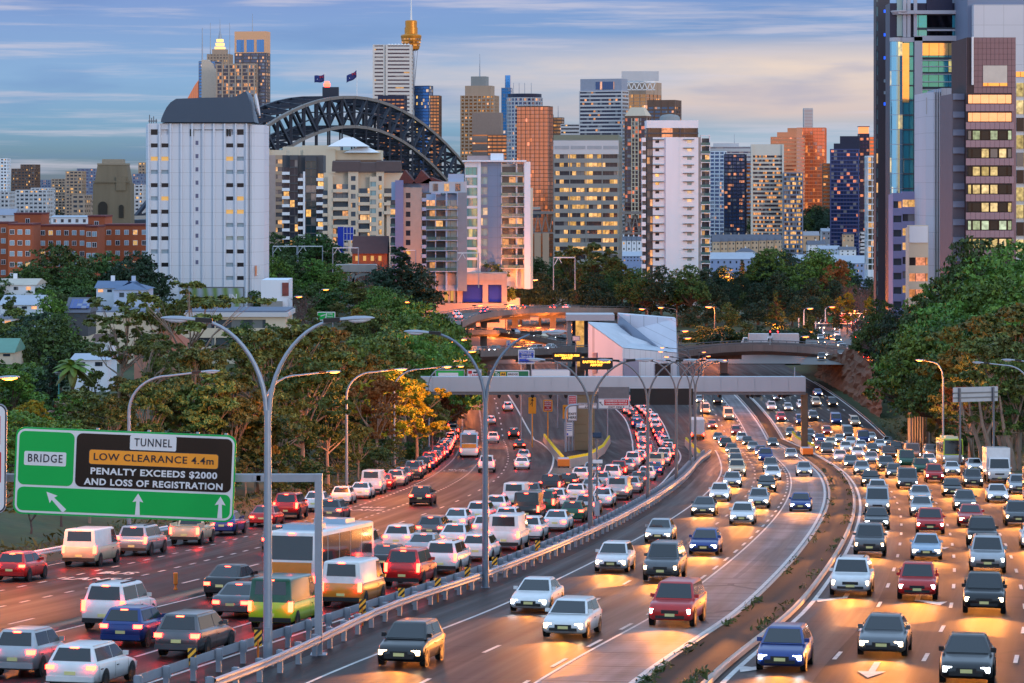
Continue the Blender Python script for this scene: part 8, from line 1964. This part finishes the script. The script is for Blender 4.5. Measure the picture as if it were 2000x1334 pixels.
# --- the bank beside the queue, front to back
for px, y, d, kd, lf, wk in [(-10, 905, 175, 'gum', 'khaki', 1.3), (60, 930, 182, 'bare', 'olive', 1.2), (120, 900, 190, 'bare', 'olive', 1.2), (175, 880, 196, 'gum', 'olive', 1.2), (300, 850, 215, 'gum', 'khaki', 1.2), (360, 870, 222, 'gum', 'dark', 1.2), (420, 860, 232, 'gum', 'olive', 1.1),
     (20, 790, 215, 'bush', 'green', 1.2), (90, 790, 228, 'bush', 'green', 1.3), (160, 800, 240, 'gum', 'olive', 1.3), (215, 770, 240, 'gum', 'olive', .9), (285, 735, 245, 'gum', 'olive', .9), (345, 715, 250, 'gum', 'khaki', .9), (405, 715, 248, 'gum', 'olive', 1.1), (455, 740, 250, 'gum', 'khaki', 1.0),
     (500, 780, 252, 'gum', 'russet', .75), (545, 760, 258, 'gum', 'olive', .9), (590, 700, 262, 'gum', 'dark', .95), (640, 745, 272, 'gum', 'dark', .9), (600, 880, 256, 'bush', 'dark', 1.2), (545, 900, 252, 'bush', 'olive', 1.2), (660, 865, 276, 'gum', 'khaki', 1.0), (700, 830, 290, 'gum', 'olive', .9), (480, 890, 246, 'gum', 'khaki', 1.1), (420, 905, 240, 'bush', 'dark', 1.4),
     (735, 735, 318, 'gum', 'russet', .8), (770, 722, 335, 'gum', 'amber', .9), (815, 742, 345, 'gum', 'amber', .95), (730, 860, 300, 'bush', 'dark', 1.2), (770, 850, 330, 'gum', 'olive', .9), (810, 840, 352, 'bush', 'dark', 1.0), (845, 770, 385, 'gum', 'khaki', .9), (868, 728, 430, 'gum', 'russet', .75), (892, 732, 450, 'gum', 'amber', .55),
     (520, 640, 300, 'gum', 'olive', 1.0), (565, 625, 320, 'gum', 'olive', 1.0), (620, 640, 330, 'gum', 'olive', 1.1), (470, 655, 310, 'bare', 'olive', 1.0), (495, 650, 330, 'bare', 'olive', 1.0), (380, 670, 290, 'gum', 'khaki', 1.0), (240, 730, 280, 'gum', 'khaki', .8), (670, 668, 350, 'gum', 'khaki', 1.0), (715, 660, 380, 'fig', 'green', .9), (760, 655, 400, 'gum', 'olive', 1.0),
     (800, 650, 430, 'fig', 'green', .8), (845, 668, 450, 'fig', 'green', .8), (690, 700, 360, 'gum', 'khaki', 1.0), (630, 680, 345, 'gum', 'olive', 1.0), (870, 690, 480, 'fig', 'green', .8), (740, 690, 390, 'gum', 'khaki', 1.0), (790, 700, 410, 'gum', 'olive', 1.0)]:
    tree(kd, lf, px, y, d, wk, 'bank', pale=(kd == 'gum'))
for k_ in range(34):
    d_ = 225 + k_ * 9; tree('bush', ['dark', 'olive', 'green', 'dark', 'khaki'][k_ % 5], (xl(d_) - 7 - 5 * (k_ % 3)) / d_ * FP + 1000, HY - (gz(xl(d_) - 8, d_) + 5.2 + (k_ % 4)) / d_ * FP, d_, 1.1, 'bank')
tree('airy', 'olive', 372, 526, 330, 1.25, 'bank', 1, True, 'tall airy gum in front of the white tower, thin crown spreading past its edge')
tree('airy', 'olive', 315, 560, 340, 1.0, 'bank', 2, True, 'airy gum leaning beside the tallest one before the white tower')
tree('airy', 'khaki', 238, 566, 345, 1.2, 'bank', 0, True, 'airy gum reaching up over the end of the long pale building')
tree('airy', 'khaki', 290, 640, 320, 1.2, 'bank', 1, True, 'thin gum in front of the terracotta roof')
# --- among the old houses
for px, y, d, kd, lf, wk in [(105, 476, 650, 'fig', 'dark', 1.05), (55, 512, 640, 'fig', 'dark', .9), (150, 520, 640, 'fig', 'dark', 1.0), (203, 492, 660, 'fig', 'dark', .85), (248, 508, 650, 'fig', 'bluegreen', .9), (272, 490, 670, 'fig', 'bluegreen', .8), (30, 560, 600, 'bush', 'dark', 1.2), (85, 565, 600, 'fig', 'green', .8), (118, 572, 590, 'fig', 'dark', .8),
     (160, 560, 600, 'fig', 'dark', .9), (20, 585, 500, 'cone', 'dark', 1.1), (35, 600, 470, 'gum', 'olive', 1.0), (95, 575, 520, 'fig', 'green', .7), (118, 610, 480, 'fig', 'dark', .5), (60, 640, 430, 'fig', 'dark', .9), (105, 620, 420, 'fig', 'dark', 1.1), (45, 680, 360, 'bush', 'dark', 1.2), (100, 700, 350, 'cone', 'bluegreen', 1.2), (60, 740, 330, 'bush', 'dark', 1.3),
     (15, 650, 410, 'fig', 'dark', .8), (180, 720, 350, 'gum', 'olive', .7), (20, 720, 300, 'gum', 'green', 1.3), (120, 750, 300, 'bush', 'green', 1.3), (180, 745, 290, 'bush', 'olive', 1.4), (60, 780, 270, 'gum', 'amber', 1.0), (0, 770, 260, 'bush', 'green', 1.3), (300, 668, 330, 'gum', 'olive', .8),
     (480, 628, 480, 'fig', 'dark', .6), (530, 632, 470, 'fig', 'dark', .6), (-10, 540, 620, 'fig', 'dark', 1.0), (75, 545, 620, 'bush', 'dark', 1.3), (10, 610, 440, 'bush', 'dark', 1.2), (75, 610, 460, 'fig', 'bluegreen', 1.0), (20, 690, 380, 'bush', 'green', 1.2)]:
    tree(kd, lf, px, y, d, wk, 'suburb')
# --- around the stone building
for px, y, d, kd, lf, wk in [(530, 500, 780, 'fig', 'green', .9), (570, 496, 800, 'fig', 'dark', .9), (615, 505, 790, 'fig', 'green', .9), (650, 515, 780, 'fig', 'green', .8), (560, 540, 740, 'fig', 'dark', .9), (620, 545, 730, 'bush', 'dark', 1.2), (780, 488, 790, 'cone', 'bluegreen', 1.5), (808, 512, 800, 'fig', 'bluegreen', .8), (750, 520, 790, 'fig', 'bluegreen', .9),
     (600, 545, 640, 'bare', 'olive', 1.1), (575, 575, 630, 'bare', 'olive', 1.1), (612, 600, 620, 'gum', 'khaki', .7), (700, 548, 720, 'gum', 'olive', 1.2), (740, 560, 700, 'fig', 'green', .9), (780, 575, 650, 'fig', 'green', .9), (820, 590, 620, 'fig', 'green', .9), (850, 610, 580, 'fig', 'green', .9), (790, 610, 560, 'fig', 'green', 1.0), (740, 600, 600, 'fig', 'olive', .9),
     (700, 600, 640, 'gum', 'russet', .9), (660, 590, 660, 'gum', 'khaki', 1.0), (870, 640, 540, 'fig', 'green', .8), (885, 665, 520, 'fig', 'green', .7), (830, 640, 500, 'fig', 'green', 1.0), (770, 640, 480, 'fig', 'olive', 1.0), (530, 452, 980, 'fig', 'dark', .8), (590, 458, 970, 'fig', 'dark', .8), (620, 455, 960, 'fig', 'dark', .9), (550, 470, 900, 'bare', 'olive', 1.2), (600, 478, 890, 'bare', 'olive', 1.3), (640, 480, 890, 'bare', 'olive', 1.2),
     (700, 470, 880, 'bare', 'olive', 1.0), (735, 465, 870, 'bare', 'olive', 1.0), (775, 470, 850, 'bare', 'olive', 1.1), (810, 500, 820, 'bare', 'olive', 1.0), (720, 535, 760, 'bush', 'dark', 1.4), (640, 560, 720, 'bush', 'dark', 1.4), (680, 615, 600, 'gum', 'khaki', 1.0), (510, 560, 700, 'bush', 'dark', 1.2), (545, 640, 430, 'gum', 'khaki', 1.0), (600, 640, 450, 'bush', 'olive', 1.2), (650, 640, 480, 'gum', 'russet', .9), (700, 635, 520, 'bush', 'khaki', 1.2)]:
    tree(kd, lf, px, y, d, wk, 'mid')
# --- the dark belt beyond the flyovers
rb_ = random.Random(8)
topc = interp([(940, 500), (980, 478), (1040, 500), (1090, 515), (1130, 500), (1180, 505), (1240, 515), (1290, 530), (1340, 525), (1390, 510), (1440, 515), (1480, 500), (1520, 484), (1560, 510), (1600, 486), (1640, 495), (1680, 530), (1720, 545)])
for row, (dd, dy, st_) in enumerate([(1010, 0, 34), (960, 22, 34), (900, 55, 36), (840, 90, 40)]):
    for px in range(945 + row * 17, 1700 + 30, st_):
        if row >= 2 and px < 1215: 
            if row == 3: continue
        tree(rb_.choice(['fig', 'fig', 'fig', 'cone']), rb_.choice(['dark', 'bluegreen', 'dark', 'bluegreen', 'green'] if row == 0 else ['dark', 'bluegreen', 'bluegreen']), px + rb_.uniform(-8, 8), topc(px) + dy + rb_.uniform(-9, 9), dd + rb_.uniform(-18, 18), rb_.uniform(.62, .85), 'belt', zb=-46)
for k in range(22): tree('bush', rb_.choice(['bluegreen', 'dark']), 1330 + k * 13, 640 + rb_.uniform(-12, 12), rb_.uniform(745, 790), 1.3, 'belt', zb=-46)
for px, y, d, kd, lf, wk in [(985, 478, 900, 'fig', 'green', .6), (1160, 472, 990, 'gum', 'khaki', .9), (1205, 500, 980, 'gum', 'olive', .9), (1110, 480, 990, 'gum', 'olive', .8), (960, 510, 860, 'fig', 'dark', .7), (1510, 484, 960, 'fig', 'green', .85), (1605, 485, 930, 'fig', 'green', .9), (1640, 505, 900, 'gum', 'russet', .7), (1690, 520, 840, 'bare', 'olive', 1.2), (1665, 540, 830, 'bare', 'olive', 1.2), (1720, 530, 800, 'bare', 'olive', 1.2), (1745, 545, 780, 'bare', 'olive', 1.2),
     (1655, 570, 800, 'gum', 'amber', .7), (1700, 580, 760, 'gum', 'amber', .7), (1730, 590, 720, 'gum', 'khaki', .9), (1610, 575, 850, 'fig', 'dark', .7), (1560, 575, 840, 'fig', 'bluegreen', .8), (1490, 585, 830, 'fig', 'bluegreen', .8), (1420, 590, 820, 'fig', 'dark', .8), (1350, 600, 810, 'fig', 'bluegreen', .8), (1520, 620, 800, 'bush', 'bluegreen', 1.2), (1460, 625, 795, 'bush', 'dark', 1.2), (1390, 630, 790, 'bush', 'bluegreen', 1.2), (1580, 610, 800, 'bush', 'dark', 1.0)]:
    tree(kd, lf, px, y, d, wk, 'belt', zb=-45 if d > 780 else -40)
# --- the bank above the oncoming lanes
for px, y, d, kd, lf, wk in [(1910, 462, 520, 'fig', 'dark', .8), (1985, 470, 500, 'fig', 'green', .9), (1935, 500, 490, 'fig', 'green', .9), (1870, 520, 510, 'fig', 'dark', .8), (1835, 545, 520, 'fig', 'green', .7), (1960, 540, 470, 'fig', 'green', .9), (1890, 545, 470, 'fig', 'green', .9), (1810, 580, 500, 'fig', 'dark', .8), (1845, 590, 460, 'fig', 'green', .9), (1815, 610, 500, 'fig', 'dark', .7), (2020, 520, 450, 'fig', 'green', .9),
     (1785, 625, 520, 'fig', 'dark', .5), (1800, 640, 450, 'fig', 'green', .9), (1990, 590, 380, 'gum', 'khaki', 1.1), (1930, 610, 390, 'gum', 'olive', 1.1), (1880, 650, 410, 'fig', 'green', .8), (1790, 670, 490, 'fig', 'bluegreen', .6), (1815, 690, 440, 'fig', 'dark', .6), (1840, 690, 400, 'fig', 'dark', .8), (1960, 650, 340, 'gum', 'olive', 1.1), (1895, 690, 370, 'gum', 'olive', 1.0), (1815, 735, 430, 'gum', 'amber', .6), (1855, 740, 400, 'gum', 'russet', .7),
     (1785, 750, 450, 'bush', 'dark', .7), (1990, 700, 320, 'gum', 'olive', 1.0), (1870, 745, 380, 'gum', 'russet', .7), (2040, 640, 320, 'gum', 'khaki', 1.1), (1930, 745, 340, 'airy', 'olive', 1.0), (1975, 760, 320, 'airy', 'dark', 1.0), (1840, 815, 400, 'bush', 'dark', .8), (1870, 810, 385, 'bush', 'dark', .9), (1900, 790, 350, 'airy', 'dark', 1.0), (1880, 560, 500, 'fig', 'dark', .8), (2000, 640, 420, 'fig', 'dark', .9), (1940, 680, 400, 'fig', 'dark', .9), (1860, 620, 450, 'fig', 'dark', .9)]:
    tree(kd, lf, px, y, d, wk, 'right', pale=(kd in ('airy', 'gum')))
for i, (px, d) in enumerate([(1905, 352), (1922, 340), (1942, 335), (1968, 325), (1985, 318)]):
    x = kx(px) * d; z = gz(x, d); t = thing('tree', f'bare leaning trunk of a gum, lit orange low down, {ordn(i)} along the grass bank', 'tree', (x, d, z), 0, TG['right'])
    MB().tube([(0, 0, -1), (-.5, 0, 2.5), (-1.4, .2, 5.5), (-1.9, 0, 9)], [.32, .26, .2, .1], 8).build('trunk', bark_pale, t); MB().tube([(-1.0, 0, 4), (.2, .3, 6.5), (.9, 0, 9)], [.16, .12, .05], 6).build('limb', bark_pale, t)
for px, y, d in [(1700, 590, 655), (1722, 575, 660), (1745, 590, 650), (1765, 600, 640), (1735, 620, 600), (1760, 640, 590), (1715, 630, 620)]: tree('bare', 'olive', px, y, d, 1.3, 'belt', zb=-42)
for px, y, d, lf in [(1715, 625, 645, 'russet'), (1745, 640, 610, 'khaki'), (1735, 665, 585, 'dark'), (1768, 655, 580, 'khaki')]: tree('gum', lf, px, y, d, .8, 'belt', zb=-41)
for px, y, d, lf in [(1262, 528, 890, 'dark'), (1292, 518, 880, 'bluegreen'), (1322, 525, 885, 'green'), (1350, 516, 880, 'dark'), (1380, 522, 890, 'bluegreen'), (1236, 522, 900, 'dark'), (1722, 585, 615, 'dark'), (1750, 600, 600, 'bluegreen'), (1700, 610, 640, 'dark')]: tree('fig', lf, px, y, d, .62, 'belt', zb=-45)
# --- park hill, far shore woods, horizon
for i in range(26): 
    px = rb_.uniform(1480, 1650); d = rb_.uniform(2560, 2700); tree('fig', rb_.choice(['bluegreen', 'dark']), px, 404 + abs(px - 1590) * .12 + rb_.uniform(-10, 14), d, rb_.uniform(.6, .9), 'park', zb=-62)
for i in range(40):
    px = rb_.uniform(-10, 285) if i < 30 else rb_.uniform(1400, 1700); d = rb_.uniform(1500, 3600) if i < 30 else rb_.uniform(2000, 2300); x = kx(px) * d; z = gz(x, d)
    tree('fig', 'bluegreen', px, HY - (z + rb_.uniform(9, 16)) / d * FP, d, 1.2, 'park', label=f'far dark tree {"in the hillside suburb behind the pylon" if i < 30 else "between the harbour houses"}, {ordn(i if i < 30 else i - 30)} of its scatter')
# past three hundred trees: the smallest in view become one mass of far foliage
TALL.sort(); cut = [n_ for _, n_ in TALL[:max(0, len(TALL) - 262)]]; vs_, mi_, mats_ = [], [], []
bpy.context.view_layer.update()
for n_ in cut:
    o = bpy.data.objects[n_]
    for c_ in kids.pop(n_):
        if c_.name.startswith('crown'):
            me = c_.data; co = np.empty(len(me.vertices) * 3); me.vertices.foreach_get('co', co); co = co.reshape(-1, 4, 3)[::3]
            ctr_ = co.mean(1, keepdims=True); co = ((co - ctr_) * 1.6 + ctr_).reshape(-1, 3); M_ = np.array(c_.matrix_world); co = co @ M_[:3, :3].T + M_[:3, 3]; vs_.append(co)
            if me.materials[0] not in mats_: mats_.append(me.materials[0])
            mi_ += [mats_.index(me.materials[0])] * (len(co) // 4)
        bpy.data.objects.remove(c_)
    bpy.data.objects.remove(o)
co = np.concatenate(vs_); k_ = len(co) // 4; me = bpy.data.meshes.new('far_foliage'); me.vertices.add(4 * k_); me.loops.add(4 * k_); me.polygons.add(k_)
me.vertices.foreach_set('co', co.ravel()); me.loops.foreach_set('vertex_index', np.arange(4 * k_, dtype=np.int32)); me.polygons.foreach_set('loop_start', np.arange(0, 4 * k_, 4, dtype=np.int32)); me.polygons.foreach_set('loop_total', np.full(k_, 4, dtype=np.int32))
for m_ in mats_: me.materials.append(m_)
me.polygons.foreach_set('material_index', mi_); me.update(); me.validate()
tag(place('far_foliage', me), 'far woodland and low undergrowth filling in behind the nearer trees', 'woodland', kind='stuff')
# palm
x, d = kx(142) * 320, 320; t = thing('palm_tree', 'lone palm with a skirt of dead fronds beside the teal lamp post', 'palm tree', (x, d, gz(x, d))); H = zat(715, d) - gz(x, d)
MB().tube([(0, 0, -1), (0, 0, H * .5), (0, 0, H)], [.28, .22, .2], 8).build('trunk', bark, t); rp = random.Random(2)
for k in range(26):
    a = k * 2.4; el = rp.uniform(-.3, 1.1); mb = MB(); pts = [Vector((math.cos(a) * q * math.cos(el), math.sin(a) * q * math.cos(el), H + q * math.sin(el) - q * q * .22)) for q in (0, .7, 1.4, 2.1, 2.6)]; w = Vector((-math.sin(a), math.cos(a), 0)); vs = []
    for j, p in enumerate(pts): ww = (.08, .35, .42, .3, .04)[j]; vs += [p - w * ww - Vector((0, 0, ww * .5)), p, p + w * ww - Vector((0, 0, ww * .5))]
    mb.add(vs, [(3 * j + q, 3 * j + q + 1, 3 * j + q + 4, 3 * j + q + 3) for j in range(4) for q in (0, 1)]); mb.build('frond', LM['green'] if el > 0 else LM['khaki'], t)
MB().lathe([(.25, H - 2.4), (.6, H - 1.2), (.3, H - .1)], 9).build('dead_fronds', LM['khaki'], t)
t = thing('park_lamp', 'thin teal lamp post with a flat head beside the palm', 'street lamp', (kx(115) * 320, 320, gz(kx(115) * 320, 320))); hh = zat(733, 320) - gz(kx(115) * 320, 320)
MB().tube([(0, 0, 0), (0, 0, hh)], .07, 6).build('pole', mat('teal pole', (.05, .3, .3), .5), t); MB().prism([(-.1, -.1), (.1, -.1), (.1, .1), (-.1, .1)], hh, hh + .35, 0, [(-.6, -.3), (.6, -.3), (.6, .3), (-.6, .3)]).build('lamp_head', steel, t)
# utility bits: traffic signals and parked trucks on the flyover
for i, (px, y, d) in enumerate([(1504, 655, 672), (1519, 660, 676)]):
    t = thing('traffic_signal', f'traffic signal showing red on the low flyover, {ordn(i)} from the beam', 'traffic light', (kx(px) * d, d, zat(676, d))); MB().tube([(0, 0, 0), (0, 0, 3.5)], .08, 6).build('pole', white_paint, t); MB().box(-.3, -.25, 2.5, .3, .1, 3.9).build('housing', black_paint, t)
    MB().lathe([(.14, -.02), (.14, .02)], 10).build('red_lens', emat('signal red', (1, .03, .03), 12), t, (0, -.27, 3.5), (R(90), 0, 0))
for i, (px, y) in enumerate([(603, 643), (556, 676), (668, 676)]):
    d = [640, 420, 420][i]; t = thing('traffic_signal', ['bright green traffic signal below the far green sign', 'small green signal light among the olive gums', 'green signal light by the fig trees'][i], 'traffic light', P(px, y, d)); MB().box(-.3, -.1, -.6, .3, .2, .6).build('housing', black_paint, t)
    MB().lathe([(.22, -.02), (.22, .02)], 12).build('green_lens', emat('signal green', (.02, 1, .35), 16), t, (0, -.14, 0), (R(90), 0, 0)); MB().tube([(0, .1, -8), (0, .1, -.6)], .07, 6).build('pole', steel, t)
rv = random.Random(9)
for i, (px, y, d) in enumerate([(1480, 672, 676), (1527, 672, 674)]): t = vehicle('box truck', 'white', True, 'off'); t.location = P(px, 679, d); t.rotation_euler = (0, 0, R(90)); t['label'] = f'white box truck standing on the low flyover, {ordn(i)} from the beam'; t['category'] = 'truck'
for i, (px, y, d) in enumerate([(990, 600, 880), (1077, 601, 895)]): t = vehicle('box truck', 'white', True, 'off'); t.location = P(px, 603, d); t.rotation_euler = (0, 0, R(80)); t['label'] = f'white truck on the long ramp by the tree belt, {ordn(i)} from the stone building'; t['category'] = 'truck'
for nm, fo, lo, hi_, n, col_ in (('high curved ramp', fo2, 4, 52, 9, 'tail'), ('middle ramp', fo3, 2, 38, 4, 'head'), ('lower ramp under the curved one', fo4, 2, 36, 10, 'head')):
    for i in range(n):
        q = lo + (hi_ - lo) * i // n; p, nx = fo[1][q], fo[1][q + 1]; f = nx - p; f = -f if col_ == 'head' else f; u = Vector((f.y, -f.x, 0)).normalized()
        c = pick(COL); t = vehicle(pick([('sedan', 3), ('hatchback', 3), ('wagon', 1)]), c, True, col_); orient(t, p + u * 1.6 * (1 if i % 2 else -1) + Vector((0, 0, .02)), f); t['label'] = f'{c} car on the {nm}, {ordn(i)} from the trees'; t['category'] = 'car'; t['group'] = 'cars on the ramps'
hp = hl
for lane, n in ((-7, 9), (-2.5, 8), (3, 9), (7, 9)):
    for i in range(n):
        q = 6 + int(44 * i / n); p, nx = hp[q], hp[min(q + 1, len(hp) - 1)]; f = (nx - p); li = 'tail' if lane > 0 else 'head'; f = -f if li == 'head' else f
        c = pick(COL); t = vehicle(pick([('sedan', 3), ('hatchback', 3), ('four-wheel drive', 1)]), c, True, li); orient(t, p + Vector((lane, 0, .05)), f); t['label'] = f'{c} car on the hill road, {ordn(i)} up in its {"outer" if abs(lane) > 5 else "inner"} {"climbing" if li == "tail" else "descending"} lane'; t['category'] = 'car'; t['group'] = 'cars on the hill road'
